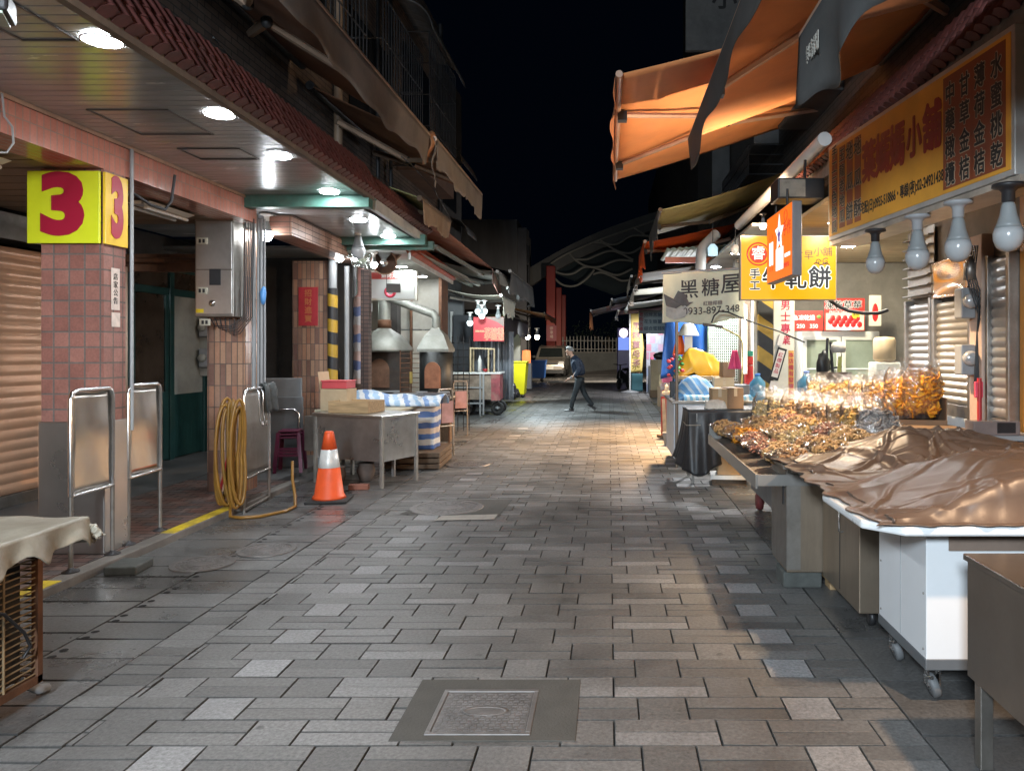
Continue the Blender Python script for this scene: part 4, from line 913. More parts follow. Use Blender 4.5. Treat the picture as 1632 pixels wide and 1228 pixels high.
MB().tube([(0,0,-.02),(0,0,.20),(-.05,.01,.27),(-.92,.22,.58)], .075, 14).build('pipe', hood_m, fl2)
rk = thing('wire_rack', 'rusty wire rack with brass lock standing between the two ovens', 'rack', (-3.50, 13.75, 0))
mb = MB()
for k in range(13): mb.tube([(-.17,-.2,.5+k*.085),(.2,-.2,.5+k*.085)], .007, 5)
for x in (-.17, .02, .2): mb.tube([(x,-.2,0),(x,-.2,1.58)], .012, 6)
mb.build('bars', rust, rk)
MB().box(.0, .05, -.225, -.212, 1.0, 1.2).build('lock', mat('brass', (.5,.38,.12), .35, .9, .2, 5, 0), rk)
r2 = thing('wire_rack', 'dark wire rack with pegs beside the corner post of the roasting stall', 'rack', (-2.86, 15.1, 0))
mb = MB()
for k in range(9): mb.tube([(-.3,-.1,.6+k*.14),(.14,-.1,.6+k*.14)], .008, 5)
for k in range(5): mb.tube([(-.3+.11*k,-.1,0),(-.3+.11*k,-.1,1.85)], .009, 5)
mb.build('bars', dark_metal, r2)
tbx = thing('oven_shelf_table', 'thin metal side table in front of the copper door oven', 'table', (-3.0, 12.9, 0))
MB().box(-.35, .38, -.15, .25, .78, .80).build('top', mat('worn_top', (.40,.37,.30), .5, .2, .2, 5, .05), tbx)
for x in (-.32, .35):
    for y_ in (-.12, .22): MB().box(x-.012, x+.012, y_-.012, y_+.012, 0, .78).build('leg', rust, tbx)
def chair_frame(label, loc, rz):
    t = thing('folding_trolley', label, 'trolley', loc, rz)
    mb = MB(); 
    for x in (-.13, .13): mb.tube([(x,0,0),(x,.03,.95),(x*.9,.03,1.0)], .014, 7)
    mb.tube([(-.12,.03,1.0),(.12,.03,1.0)], .014, 7); mb.tube([(-.13,0,.45),(.13,0,.45)], .012, 6)
    mb.build('frame', mat('tube_worn', (.40,.34,.28), .4, .7, .3, 6, .05), t)
    MB().box(-.11, .11, -.02, .005, .5, .82).build('panel', mat('pink_board', (.40,.22,.21), .7, 0, .25, 6, .1), t)
    return t
chair_frame('folded trolley frame with a faded pink board beside the striped bale', (-2.42, 11.5, 0), .9)
chair_frame('folded trolley frame with a faded pink board by the corner post', (-2.75, 14.3, 0), .5)
# scooter in the stall: handlebar, mirror, seat, body, wheels
sc = thing('scooter', 'dark motor scooter parked across the roasting stall behind the striped bundle', 'scooter', (-3.75, 12.3, 0), .25)
MB().grid(lambda a, b: (-.55+1.15*a, (.13+.05*math.sin(a*6))*math.cos(PI*b), .45+.22*math.sin(PI*b)*(1+.3*math.cos(a*5))), 20, 14).box(-.5,.55,-.12,.12,.28,.46).build('body', mat('scooter_red', (.20,.02,.02), .3, 0, .2, 4, 0, coat=.5), sc)
MB().ball((.25,0,.80), .38, .13, .075, 14).build('seat', black_pl, sc)
MB().tube([(-.58,0,.45),(-.46,0,.98)], .045, 10).tube([(-.50,-.30,1.06),(-.45,-.12,1.0),(-.45,.12,1.0),(-.50,.30,1.06)], .018, 8).build('handlebar', black_pl, sc)
MB().ball((-.52,-.05,.98), .12, .13, .10, 12).build('headlamp_cowl', dark_metal, sc)
for y_ in (-.26, .26):
    mq = MB().tube([(-.48,y_,1.03),(-.50,y_*1.1,1.22)], .008, 6).ball((-.50,y_*1.1,1.26), .012, .055, .04, 10).build('mirror', black_pl, sc)
for x in (-.68, .62):
    wq = MB().lathe([(.13,-.045),(.20,-.045),(.225,0),(.20,.045),(.13,.045),(.13,-.045)], 24, (x,0,.225), Matrix.Rotation(PI/2, 4, 'X')).build('wheel', MATS['rubber_black'], sc)
tb2 = thing('parcel', 'dark wrapped parcel lying on the work table behind the striped bundle', 'parcel', (-2.75, 11.25, .83), .1)
MB().box(-.42, .42, -.16, .16, 0, .13).build('parcel', mat('black_wrap', (.04,.042,.05), .3, 0, .3, 6, .2), tb2, bevel=.04, seg=3)
MB().box(-.45, .15, -.2, .2, -.83, -.004).build('trestle', dark_wall, tb2)
# lightbox sign
lb = thing('lightbox_sign', 'white stall lightbox sign with a red top strip hung over the roasting stall', 'sign', P(624, 455, 12.2))
mt = face((0,0,0), (1,0,0), (0,0,1))
MB().box(-.415, .41, -.235, .235, -.06, .0, mt).build('box', mat('sign_frame', (.62,.62,.55), .45, 0, .1, 5, 0), lb, bevel=.008)
pn = MB().box(-.36, .365, -.205, .10, 0, .004, mt).build('panel', emit('sign_white', (.95,.96,.95), .14), lb)
st_ = MB().box(-.36, .365, .102, .205, 0, .004, mt).build('strip', mat('strip_red', (.50,.06,.05), .4, 0, .1, 5, 0), lb)
text('鮮烤海肉圓', white_pl, st_, mt @ Matrix.Translation((.05,.152,.006)), .085, .02, .001)
MB().lathe([(.048,0),(.095,0),(.095,.004),(.048,.004),(.048,0)], 24, (-.02,-.0045,-.10), Matrix.Rotation(PI/2, 4, 'X'), cap=False).build('emblem', mat('emblem_red', (.5,.04,.07), .4, 0, .05, 5, 0), lb)
mb = MB().box(-.60, -.418, -.240, -.222, -.03, -.01, mt); mb.build('bracket', white_pl, lb)
pc = thing('hanging_placard', 'small dark placard hung on wires in front of the white lightbox', 'placard', P(627, 459, 11.9))
MB().box(-.11, .11, -.01, .01, -.07, .07).build('board', mat('placard_dark', (.05,.04,.035), .6, 0, .3, 6, .1), pc)
MB().tube([(-.105,0,.07),(-.105,0,.27)], .005, 5).tube([(.105,0,.07),(.115,0,.24)], .005, 5).build('wires', black_pl, pc)
# cluster of bulbs in clear bags and a convex mirror
def hung_bulb(u, v, Y, label, lit, sc_=1.2, group='bulbs over the left stalls', glow=None):
    t = thing('hanging_bulb', label, 'bulb', P(u, v, Y), 0, group); bulb_parts(t, lit, sc_, None, glow); return t
hung_bulb(571, 360, 10.1, 'large unlit bulb hanging from the arcade ceiling before the green beam', False, 1.9)
hung_bulb(541, 384, 10.9, 'glowing bulb at the left of the cluster under the green beam', True, 1.3, glow=glow_w)
hung_bulb(566, 385, 10.95, 'glowing bulb in the middle of the cluster under the green beam', True, 1.2, glow=glow_w)
bgf = film('clear_bag', (.97,1,.98), .5, .05)
for i, (u, v, Y, lbl) in enumerate(((553, 397, 10.8, 'crumpled clear plastic bag hanging left in the bulb cluster'), (574, 412, 10.8, 'crumpled clear plastic bag hanging right in the bulb cluster'))):
    t = thing('plastic_bag', lbl, 'bag', P(u, v, Y), .3*i, 'clear bags in the bulb cluster')
    MB().ball((0,0,0), .13, .10, .12, 16, jit=.9, seed=i*3+1).build('film', bgf, t)
    MB().ball((.02,0,-.02), .07, .05, .06, 10, jit=.7, seed=i+8).build('contents', mat('pale_green', (.42,.48,.38), .4, 0, .2, 9, .2), t)
cm = thing('convex_mirror', 'round convex mirror under the green beam facing the street', 'mirror', P(612, 418, 11.3), .35)
MB().lathe([(0,-.05),(.08,-.045),(.15,-.02),(.17,0)], 26, m=Matrix.Rotation(PI/2, 4, 'X') @ Matrix.Rotation(PI, 4, 'X') @ Matrix.Scale(-1, 4, (0,0,1))).build('glass', mat('mirror', (.8,.8,.8), .04, 1, .02, 4, 0), cm)
MB().lathe([(.168,.01),(.185,.0),(.185,.02),(.168,.02)], 26, m=Matrix.Rotation(PI/2, 4, 'X'), cap=False).build('rim', rust, cm)
hung = [(596,416,11.0,'glowing bulb beside the convex mirror'),]
for (u, v, Y, l) in hung: hung_bulb(u, v-14, Y, l, True, 1.0, glow=glow_w)
dn = [(611, 428, 12.4, 'round ceiling lamp just above the white lightbox sign'), (640, 427, 13.2, 'round ceiling lamp right behind the top of the white lightbox sign'), (673, 446, 15.0, 'round ceiling lamp over the board wall of the roasting stall')]
for (u, v, Y, l) in dn:
    p = P(u, v, Y); p.z = 3.02; dup(L0, p, 0, l)
sl = thing('wall_lamp', 'square glaring lamp on the mosaic pillar of the roasting stall', 'lamp', P(584, 488, 14.3))
MB().box(-.10, .10, -.02, .04, -.10, .06).build('housing', white_pl, sl, bevel=.01)
MB().box(-.085, .085, -.026, -.0205, -.085, .045).build('lens', emit('lamp_greenish', (.85,1.0,.90), 22), sl)
gb = thing('round_signboard', 'round brown ribbed sign with a pale rim seen under the green beam', 'sign', P(620, 398, 11.6), .2)
MB().lathe([(0,-.02),(.17,-.02),(.17,.02),(0,.02)], 26, m=Matrix.Rotation(PI/2, 4, 'X'), smooth=False).build('disc', mat('brown_disc', (.17,.07,.05), .6, 0, .3, 30, .2), gb)
MB().lathe([(.17,-.03),(.195,-.03),(.195,.03),(.17,.03)], 26, m=Matrix.Rotation(PI/2, 4, 'X'), cap=False).build('rim', mat('rim_pale', (.45,.32,.2), .5, 0, .2, 6, 0), gb)
# ---------------------------------------------------------------- awnings on the left side
def awning(label, Y0, Y1, Xf, Zf, Xw, Zw, val, fab, valm, sag=.05, arms=2, skew=0, tear=None, group=None, bar=None, wav=.02, rollm=None, Xend=None, seed=0):
    """folding arm awning: front line at (Xf, Zf) along the street, back line on the wall at (Xw, Zw)"""
    t = thing('awning', label, 'awning', (Xf, Y0, Zf), 0, group)
    Xe = Xf if Xend is None else Xend
    L_ = Y1-Y0
    def X_(b): return Xf+(Xe-Xf)*b
    def fabf(a, b):
        return (X_(b)+(Xw-X_(b))*a, Y0+L_*b, Zf+(Zw-Zf)*a-sag*math.sin(PI*a)*(1+.3*math.sin(b*9+seed))+.006*math.sin(b*40+a*6+seed))
    put(MB().grid(fabf, 14, 30, .004), 'fabric', fab, t)
    put(MB().tube([(X_(0),Y0-.03,Zf),(X_(1),Y1+.03,Zf)], .035, 10), 'front_bar', bar or steel_dull, t)
    if val:
        s = 1 if Xw < Xf else -1
        def vf(a, b):
            hh = val*(1+.10*math.sin(b*11+seed)+.05*math.sin(b*47))
            return (X_(b)+s*.037+s*wav*math.sin(b*22+seed)*a+s*.03*a*math.sin(b*5), Y0+L_*b, Zf-.02-hh*a)
        put(MB().grid(vf, 6, 60, .003), 'valance', valm, t)
    put(MB().tube([(Xw,Y0,Zw),(Xw,Y1,Zw)], .05, 10), 'roller', rollm or dark_metal, t)
    for k in range(arms):
        f = (k+.5)/arms if arms > 1 else .5
        d = .22*L_*(-1 if k % 2 else 1)
        xm = Xf+(Xw-Xf)*.48; ym = Y0+L_*f+d; zm = Zf-.09+(Zw-Zf)*.42
        pf = Vector((Xf+(.05 if Xw > Xf else -.05), Y0+L_*f, Zf-.04)); pm_ = Vector((xm, ym, zm-.05)); pw = Vector((Xw, Y0+L_*f+.1, Zw-.15))
        am = bar or steel_dull
        q = put(MB().tube([pf, pm_], .032, 6, smooth=False).tube([pm_, pw], .042, 6, smooth=False), 'folding_arm', am, t)
        put(MB().box(-.05, .05, -.06, .06, -.05, .05, Matrix.Translation(pf-Vector((0,0,.02)))), 'arm_bracket', dark_metal, t); put(MB().ball(pm_, .05, n=8), 'arm_elbow', dark_metal, t)
    return t
brown_fab = mat('brown_awning', (.27,.13,.075), .85, 0, .18, 2.2, .1, 60, stain=(.08,.045,.03), stain_amt=.35)
val_brown = mat('valance_brown', (.21,.17,.14), .85, 0, .22, 2.2, .15, 60, stain=(.07,.055,.045), stain_amt=.45)
tan_bar = mat('tan_bar', (.42,.30,.22), .45, .4, .2, 5, .05)
awning('brown street awning over the nearest lamps on the left with a long drooping grey valance', 3.2, 8.55, -2.02, 3.98, -3.4, 4.75, .33, brown_fab, val_brown, .05, 2, bar=tan_bar, seed=1)
awning('brown left awning beyond the gap where a scrap of orange cloth hangs', 8.75, 11.85, -1.98, 3.98, -3.4, 4.6, .33, brown_fab, val_brown, .04, 2, bar=tan_bar, seed=4)
ts = thing('torn_cloth', 'scrap of orange cloth with a dark rag hanging between the two brown awnings', 'cloth', (-2.0, 8.66, 3.85))
MB().grid(lambda a, b: (.05*math.sin(a*5)-.02, -.1+.28*b, .16-.36*a+.10*b), 8, 8, .005).build('orange_cloth', mat('orange_scrap', (.48,.22,.10), .8, 0, .15, 4, .1), ts)
MB().grid(lambda a, b: (.06+.02*math.sin(a*9), -.14+.06*b+.02*math.sin(a*7), .1-.55*a), 10, 4, .005).build('dark_rag', val_brown, ts)
yg = mat('lime_awning', (.36,.36,.16), .7, 0, .15, 3, .05, stain=(.2,.18,.08), stain_amt=.3)
awning('olive yellow awning with brown scalloped valance below the brown ones on the left', 9.5, 11.2, -2.33, 3.46, -3.4, 3.95, .27, yg, mat('valance_tan', (.26,.18,.12), .8, 0, .2, 4, .15, stain=(.12,.08,.05)), .03, 1, bar=wood_dk, seed=7)
# red sign stall, cream awning
cream = mat('cream_awning', (.44,.43,.36), .75, 0, .12, 2.5, .08, 40, stain=(.28,.25,.19), stain_amt=.35)
awning('cream awning with drooping valance above the red snack sign', 17.5, 20.0, -2.45, 2.82, -3.9, 3.02, .42, cream, cream, .06, 1, seed=2, wav=.05)
grey_cv = mat('grey_canvas', (.22,.22,.20), .8, 0, .25, 3, .15, stain=(.10,.09,.08), stain_amt=.5)
awning('faded grey canvas awning stacked just above the cream awning', 15.9, 19.6, -2.30, 3.20, -3.8, 3.5, .25, grey_cv, grey_cv, .05, 1, seed=3, wav=.06)
awning('dark ragged canvas awning stacked behind the rust red canopy', 16.8, 21.5, -2.15, 3.3, -3.8, 3.8, .5, mat('dark_canvas', (.07,.07,.07), .85, 0, .3, 3, .15), MATS['dark_canvas'], .08, 1, seed=5, wav=.08)
dkc = awning('long black tarpaulin awning over the dark shop beyond the red sign', 21.0, 27.0, -2.85, 2.55, -4.4, 2.65, .55, black_pl, black_pl, .03, 0, seed=6)
orange_fab = mat('orange_awning', (.80,.32,.12), .75, 0, .12, 2, .06, 60)
awning('pale orange striped awning far down the left side by the red pillars', 28, 34, -2.35, 2.9, -4.4, 3.4, .2, stripes('orange_cream', [(.62,.34,.10),(.60,.46,.26)], .8, (1,0,0), noise_amt=.05), MATS['orange_awning'], .05, 1, seed=8)
# shop behind red sign
SH = thing('snack_shop', 'snack shop front with white posts and grey shutters beyond the roasting stall', 'building', (-4, 20, 0))
put(MB().box(-7, -3.9, 20.6, 20.8, 0, 3.1), 'wall', mat('shop_grey', (.20,.21,.22), .7, 0, .2, 2, .1), SH)
for x in (-4.98, -4.72, -4.50, -4.22): put(MB().box(x, x+.07, 20.5, 20.58, 0, 2.6), 'post', white_pl, SH)
put(MB().box(-4.88, -4.75, 20.5, 20.56, .1, 2.5).box(-4.62,-4.53,20.5,20.56,.1,2.5), 'dark_panel', tiles('goods_panel', (.05,.05,.06), (.2,.2,.22), (.3,.3,.3), .12, .16, .5, .5, .01, .1), SH)
put(MB().box(-4.1, -3.6, 20.3, 26.8, 0, 2.5), 'side_wall', mat('blue_black_wall', (.06,.065,.075), .7, 0, .3, 2, .1), SH)
put(MB().box(-3.59, -3.57, 21.2, 22.0, .05, 2.2).box(-3.59, -3.57, 22.6, 23.4, .05, 2.2), 'door', mat('grey_blue_door', (.13,.14,.16), .5, 0, .1, 3, 0), SH)
put(MB().box(-3.9, -3.1, 27.0, 27.2, 0, 2.5), 'pale_pier', cream_wall, SH)
rs = thing('red_sign', 'red stall sign with gold rimmed lettering hung from the cream awning', 'sign', P(779, 524, 18.6))
MB().box(-.37, .37, -.02, .02, -.30, .29).build('board', mat('sign_red', (.50,.025,.035), .45, 0, .15, 3, .03), rs, bevel=.005)
MB().slab([(-.10,-.0215,.285),(.37,-.0215,.285),(.37,-.0215,.05),(.22,-.0215,.16)], .004, (0,-1,0)).build('corner_panel', mat('brown_panel', (.24,.17,.14), .5, 0, .2, 9, 0), rs)
gold = mat('gold_ink', (.62,.48,.25), .45, 0, .1, 9, 0)
fm_ = face((.13,-.0225,-.06), (1,0,0), (0,0,1))
for i, (s_, dy) in enumerate((('花枝羹', 0), ('芋圓湯', -.145))):
    text(s_, gold, rs, fm_ @ Matrix.Translation((0, dy, 0)), .16, .05, .002); text(s_, MATS['sign_red'], rs, fm_ @ Matrix.Translation((0, dy, .0025)), .16, .0, .002)
text('現點現做', gold, rs, face((-.22,-.0225,-.06), (1,0,0), (0,0,1)), .055, .02, .001)
for i, (u, v, Y, lit) in enumerate(((762,480,18.2,True),(768,487,18.1,True),(772,480,18.4,True),(749,499,18.6,True),(794,488,18.6,False))):
    hung_bulb(u, v-2, Y, ['left upper bulb of the cluster over the red sign','lowest bulb of the cluster over the red sign','right bulb of the cluster over the red sign','bulb hanging left of the red sign by the white posts','bulb hanging over the right corner of the red sign'][i], lit, 1.5, 'bulbs over the red sign', emit('bulb_pale', (.80,.97,1.0), 4))
ps = thing('thin_pole', 'thin pale pole standing right of the red sign', 'pole', (-2.72, 19.0, 0)); MB().tube([(0,0,0),(0,0,2.5)], .02, 8).build('pole', grey_pl, ps)
cl = thing('plastic_curtain', 'grey clear plastic curtain hanging below the red sign', 'curtain', (-3.0, 19.8, .3))
MB().grid(lambda a, b: (-.45+1.0*a, .05*math.sin(a*40)+.03*math.sin(a*13), 1.75*b), 60, 6, .003).build('sheet', mat('curtain_grey', (.20,.22,.25), .35, 0, .3, 3, .1), cl)
# push cart with tyres
pc = thing('snack_cart', 'rusty panelled snack cart on tyres with a railing frame, parked under the red sign', 'cart', (-3.1, 18.9, 0), .04)
MB().box(-.64, .45, -.40, .42, .38, .98).build('body', mat('cart_rust', (.30,.24,.19), .65, .2, .35, 5, .15, stain=(.09,.06,.045), stain_amt=.6), pc, bevel=.01)
MB().slab([(.455,-.42,.36),(.455,.45,.36),(.455,.45,1.0),(.455,-.42,1.0)], .02, (1,0,0)).box(.26, .475, -.425, -.405, .36, 1.0).build('red_panel', mat('cart_red', (.26,.05,.06), .45, 0, .4, 5, .05, stain=(.5,.4,.3), stain_amt=.3), pc)
MB().box(-.85, .5, -.45, .48, 1.0, 1.04).build('counter', white_pl, pc, bevel=.005)
mb = MB()
for x in (-.82, .0): mb.box(x-.02, x+.02, -.44, -.40, .0 if x > -.1 else .1, 1.0)
mb.box(-.82, .1, -.44, -.41, .28, .32).box(-.82, .1, -.44, -.41, .66, .69); mb.box(.06, .10, -.47, -.43, .02, 1.0).build('frame', grey_pl, pc)
mb = MB()
for x in (-.25, .18, .32): mb.tube([(x,-.3,1.04),(x,-.3,1.62)], .022, 8)
mb.tube([(-.25,-.3,1.62),(.32,-.3,1.60)], .022, 8).tube([(-.25,.2,1.04),(-.25,.2,1.62),(-.25,-.3,1.62)], .022, 8); mb.build('railing', mat('bamboo', (.50,.40,.25), .6, 0, .2, 9, .05), pc)
for (x, y_) in ((-.36,-.25),(.40,-.25),(-.36,.35),(.40,.35)):
    wq = MB().lathe([(.07,-.06),(.13,-.065),(.16,-.03),(.16,.03),(.13,.065),(.07,.06),(.07,-.06)], 20, (x,y_,.16), Matrix.Rotation(PI/2, 4, 'X')).build('wheel', MATS['rubber_black'], pc)
    MB().lathe([(0,.03),(.07,.05)], 14, (x,y_,.16), Matrix.Rotation(PI/2, 4, 'X')).build('rim', grey_pl, wq)
bt = thing('cart_goods', 'bottle, jug and small red bowl standing on the snack cart counter', 'goods', (-3.1, 18.75, 1.04))
MB().lathe([(.05,0),(.05,.3),(.02,.36),(.02,.40),(0,.40)], 12, (-.05,.05,0)).build('bottle', white_pl, bt)
MB().lathe([(.03,0),(.07,.06),(.08,.08),(0,.08)], 12, (.10,0,0)).build('bowl', red_paint, bt)
MB().ball((.16,.08,.25), .10, .08, .16, 10, jit=.6).build('jug', black_pl, bt)
# bins and bags
yb_ = thing('yellow_bin', 'bright yellow waste container with black bags in front of it on the left', 'bin', (-3.2, 25.6, 0))
MB().add([(-.30,-.35,.10),(.42,-.35,.10),(.42,.35,.10),(-.30,.35,.10),(-.36,-.42,1.15),(.50,-.42,1.15),(.50,.42,1.15),(-.36,.42,1.15)], [(3,2,1,0),(4,5,6,7),(0,1,5,4),(1,2,6,5),(2,3,7,6),(3,0,4,7)]).build('tub', mat('bin_yellow', (.72,.70,.02), .45, 0, .06, 4, 0), yb_, bevel=.03)
MB().box(-.39, .53, -.45, .45, 1.15, 1.2).build('rim', MATS['bin_yellow'], yb_, bevel=.015)
for x in (-.25, .38): MB().lathe([(0,-.03),(.06,-.03),(.06,.03),(0,.03)], 12, (x,-.3,.06), Matrix.Rotation(PI/2, 4, 'X')).build('wheel', black_pl, yb_)
gbm = mat('bag_black', (.02,.02,.025), .3, 0, .3, 8, .3, 20)
for i, (x, yy, z, r, l) in enumerate(((-3.55,24.6,.28,.36,'black rubbish bag on the ground before the yellow container, left one'),(-3.1,24.5,.22,.28,'black rubbish bag on the ground before the yellow container, right one'),(-3.45,24.7,.75,.32,'purple black rubbish bag on top of the bags by the yellow container'))):
    t = thing('rubbish_bag', l, 'bag', (x, yy, z), i, 'rubbish bags by the yellow container'); MB().ball((0,0,0), r, r*.9, r*.85, 14, jit=.7, seed=i).build('bag', gbm, t)
bb = thing('blue_bin', 'blue waste container standing in front of the silver van', 'bin', (-3.75, 37.8, 0))
MB().add([(-.42,-.35,.18),(.62,-.35,.18),(.62,.35,.18),(-.42,.35,.18),(-.48,-.42,1.0),(.68,-.42,1.0),(.68,.42,1.0),(-.48,.42,1.0)], [(3,2,1,0),(4,5,6,7),(0,1,5,4),(1,2,6,5),(2,3,7,6),(3,0,4,7)]).build('tub', mat('bin_blue', (.03,.14,.48), .45, 0, .08, 4, 0), bb, bevel=.03)
MB().box(-.50, .70, -.44, .44, 1.0, 1.05).build('lid', MATS['bin_blue'], bb, bevel=.015)
for x in (-.3, .5): MB().lathe([(0,-.04),(.09,-.04),(.09,.04),(0,.04)], 12, (x,-.25,.09), Matrix.Rotation(PI/2, 4, 'X')).build('wheel', black_pl, bb)
ds = thing('dark_shop', 'dark shop corner far left with small warm bulbs and an orange lamp', 'building', (-4.6, 33, 0))
put(MB().box(-6.5, -4.4, 31, 38, 0, 3.2), 'wall', dark_wall, ds)
put(MB().box(-4.38, -3.9, 31, 31.15, 0, 2.3), 'post', cream_wall, ds)
for i, (u, v, l) in enumerate(((841,524,'warm bulb far left under the black awning, left of two'),(856,524,'warm bulb far left under the black awning, right of two'))): hung_bulb(u, v-2, 29.5, l, True, 2.0, 'warm bulbs far down the left', emit('bulb_far', (1,.85,.65), 14))
ol = thing('orange_lamp', 'glowing orange lantern cylinder by the far dark shop', 'lamp', P(839, 578, 30))
MB().lathe([(0,0),(.16,0),(.17,.25),(.15,.48),(0,.50)], 16).build('shade', emit('orange_glow', (1,.25,.08), 1.3), ol)
MB().box(-.2, .2, -.2, .2, -1.0, -.005).build('stand', grey_pl, ol)
tw_ = thing('grey_tower_block', 'plain dark grey windowless tower block closing the far left of the street', 'building', (-6.6, 45, 0))
put(MB().box(-8.5, -5.25, 44, 52, 0, 9.0), 'wall', mat('tower_grey', (.16,.16,.165), .8, 0, .18, .7, .1, 8, stain=(.10,.10,.10), stain_amt=.5, stretch=(3,3,.4)), tw_)
put(MB().box(-5.24, -4.75, 44.4, 46, 0, 8.6), 'stair_shaft', mat('tower_shaft', (.13,.13,.14), .8, 0, .2, 1, .1), tw_)
put(MB().box(-4.74, -4.6, 44.6, 44.9, 6.6, 7.6).tube([(-4.66,44.7,0),(-4.66,44.7,6.5)], .09, 8), 'duct', dark_metal, tw_)
# ================================================================ RIGHT SIDE
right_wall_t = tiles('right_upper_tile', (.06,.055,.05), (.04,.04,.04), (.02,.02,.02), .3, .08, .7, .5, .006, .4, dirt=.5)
RB = thing('right_building', 'dark right hand building above the stalls with red tile eave and old window boxes', 'building', (3.2, 8, 3.5))
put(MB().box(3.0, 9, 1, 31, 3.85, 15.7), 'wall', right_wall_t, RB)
for (y0, y1, z0, z1) in ((9.8,11.6,4.9,6.1),(13.5,16,5.2,6.8),(19,22,5,7)):
    put(MB().box(2.55, 2.999, y0, y1, z0, z1), 'window_box', mat('shutter_tin', (.10,.10,.10), .6, .4, .25, 3, .1), RB, bevel=.02)
put(grille(13.2, 16.2, 4.6, 5.1, 2.4, 3.0), 'grille', dark_metal, RB)
e = tile_eave(1.5, 9.4, -2.42, 3.62, .30, .16, .02); e.v = [Vector((-q.x, q.y, q.z)) for q in e.v]; e.f = [f[::-1] for f in e.f]
put(e, 'eave_tiles', eave_m, RB)
put(MB().slab([(2.44,1.5,3.62),(2.30,9.4,3.62),(2.30,9.4,3.44),(2.44,1.5,3.44)], .06, (-1,0,0)), 'fascia', mat('stained_fascia', (.26,.24,.22), .85, 0, .35, 4, .25, 40, stain=(.06,.055,.05), stain_amt=.6), RB)
put(MB().box(2.1, 5.6, 6.2, 12.6, 3.02, 3.06), 'ceiling', mat('warm_board', (.48,.38,.24), .6, 0, .2, 2, .1, stain=(.22,.16,.10), stain_amt=.4, stretch=(1,5,1)), RB)
put(MB().box(1.75, 4.2, 9.4, 21, 3.10, 3.14), 'ceiling', mat('stall_roof_sheet', (.30,.31,.30), .6, 0, .25, 2, .1, stain=(.12,.11,.1), stain_amt=.4), RB)
put(MB().box(5.2, 5.4, 8.5, 12.8, 0, 3.02), 'side_wall', cream_wall, RB)
put(MB().box(2.1, 5.4, 12.8, 13.0, 0, 3.1), 'rear_wall', mat('shop_rear_wall', (.24,.22,.19), .75, 0, .25, 2, .15, stain=(.12,.105,.09), stain_amt=.4), RB)
put(MB().box(3.34, 3.55, 1.0, 8.5, 0, 3.02), 'shop_wall', mat('shop_wall_grime', (.20,.17,.14), .8, 0, .25, 2.5, .15), RB)
put(MB().box(3.335, 3.338, 3.5, 6.24, .5, 2.9), 'orange_panel', mat('orange_wall', (.50,.20,.03), .5, 0, .1, 3, .05), RB)
put(MB().box(2.9, 3.05, 13.0, 31, 0, 3.9), 'lower_wall', grime_wall, RB)
gp = thing('gutter_pipe', 'pale plastic gutter pipe along the right eave with a grey bend at its far end', 'pipe', (1.95, 10, 3.55))
put(MB().tube([(2.08,7.4,3.62),(1.90,11.2,3.40)], .07, 14), 'gutter', white_pl, gp)
put(MB().tube([P(1142,372,12.4),P(1122,392,12.3),P(1118,400,12.2),P(1116,430,12.2)], .085, 12), 'downpipe', grey_pl, gp)
RF = thing('far_right_building', 'very dark building farther along the right with faint sheet metal side', 'building', (4, 40, 0))
put(MB().box(3.2, 9, 31.2, 62, 0, 13.5), 'wall', mat('far_dark', (.03,.03,.032), .9, 0, .3, 1, .1), RF)
bsn = thing('old_billboard', 'faint grey painted billboard high on the right building', 'sign', (2.4, 15.0, 8.3))
MB().box(-.9, .6, -.05, .05, -.9, 1.2).build('board', mat('old_board', (.16,.155,.15), .8, 0, .2, 2, .1, stain=(.05,.05,.05), stain_amt=.5), bsn)
text('小川', ink, bsn, face((.1,-.055,.1), (1,0,0), (0,0,1)), .5, .02, .002)
# ---------------------------------------------------------------- awnings
peach_bar = mat('peach_bar', (.45,.28,.20), .5, .2, .15, 4, .03)
awning('bright orange awning reaching far over the street on the right', 7.3, 11.8, .10, 4.20, 3.0, 5.12, .14, orange_fab, mat('orange_valance', (.50,.20,.09), .8, 0, .15, 4, .1), .05, 2, bar=peach_bar, seed=2)
awning('orange awning with a dark grey hanging valance, nearer than the bright orange one', 1.6, 8.45, .91, 3.92, 3.0, 4.75, .30, orange_fab, mat('valance_dark', (.05,.047,.045), .85, 0, .2, 3, .2, stain=(.085,.08,.075), stain_amt=.4), .05, 2, bar=peach_bar, seed=3, wav=.03)
vc = awning('nearest right awning at the top of the picture with a sagging grey printed valance', 1.3, 4.45, 1.14, 3.42, 2.9, 4.05, .40, brown_fab, mat('valance_grey', (.055,.056,.056), .85, 0, .2, 3, .2, stain=(.09,.09,.085), stain_amt=.4), .05, 1, bar=peach_bar, seed=5, wav=.05)
text('營業時間', mat('valance_ink', (.36,.34,.30), .7, 0, .1, 5, 0), vc, face((1.10-1.14, 4.25-1.3, -.2), (0,-1,0), (0,0,1)), .11, .02, .002, 'printed_letters')
ywl = mat('ochre_awning', (.42,.36,.16), .7, 0, .15, 3, .05, stain=(.22,.18,.08), stain_amt=.3)
awning('ochre awning with a dark torn valance behind the bright orange one on the right', 11.9, 14.6, .80, 3.75, 2.9, 4.4, .42, ywl, MATS['dark_canvas'], .04, 1, bar=wood_dk, seed=9)
awning('small vivid orange frilled awning on the right beyond the ochre one', 15.2, 17.4, .72, 3.72, 2.6, 4.1, .55, mat('vivid_orange', (.72,.12,.02), .7, 0, .12, 4, .08), mat('vivid_orange_valance', (.75,.11,.02), .7, 0, .12, 4, .08), .03, 1, bar=peach_bar, seed=4, wav=.05)
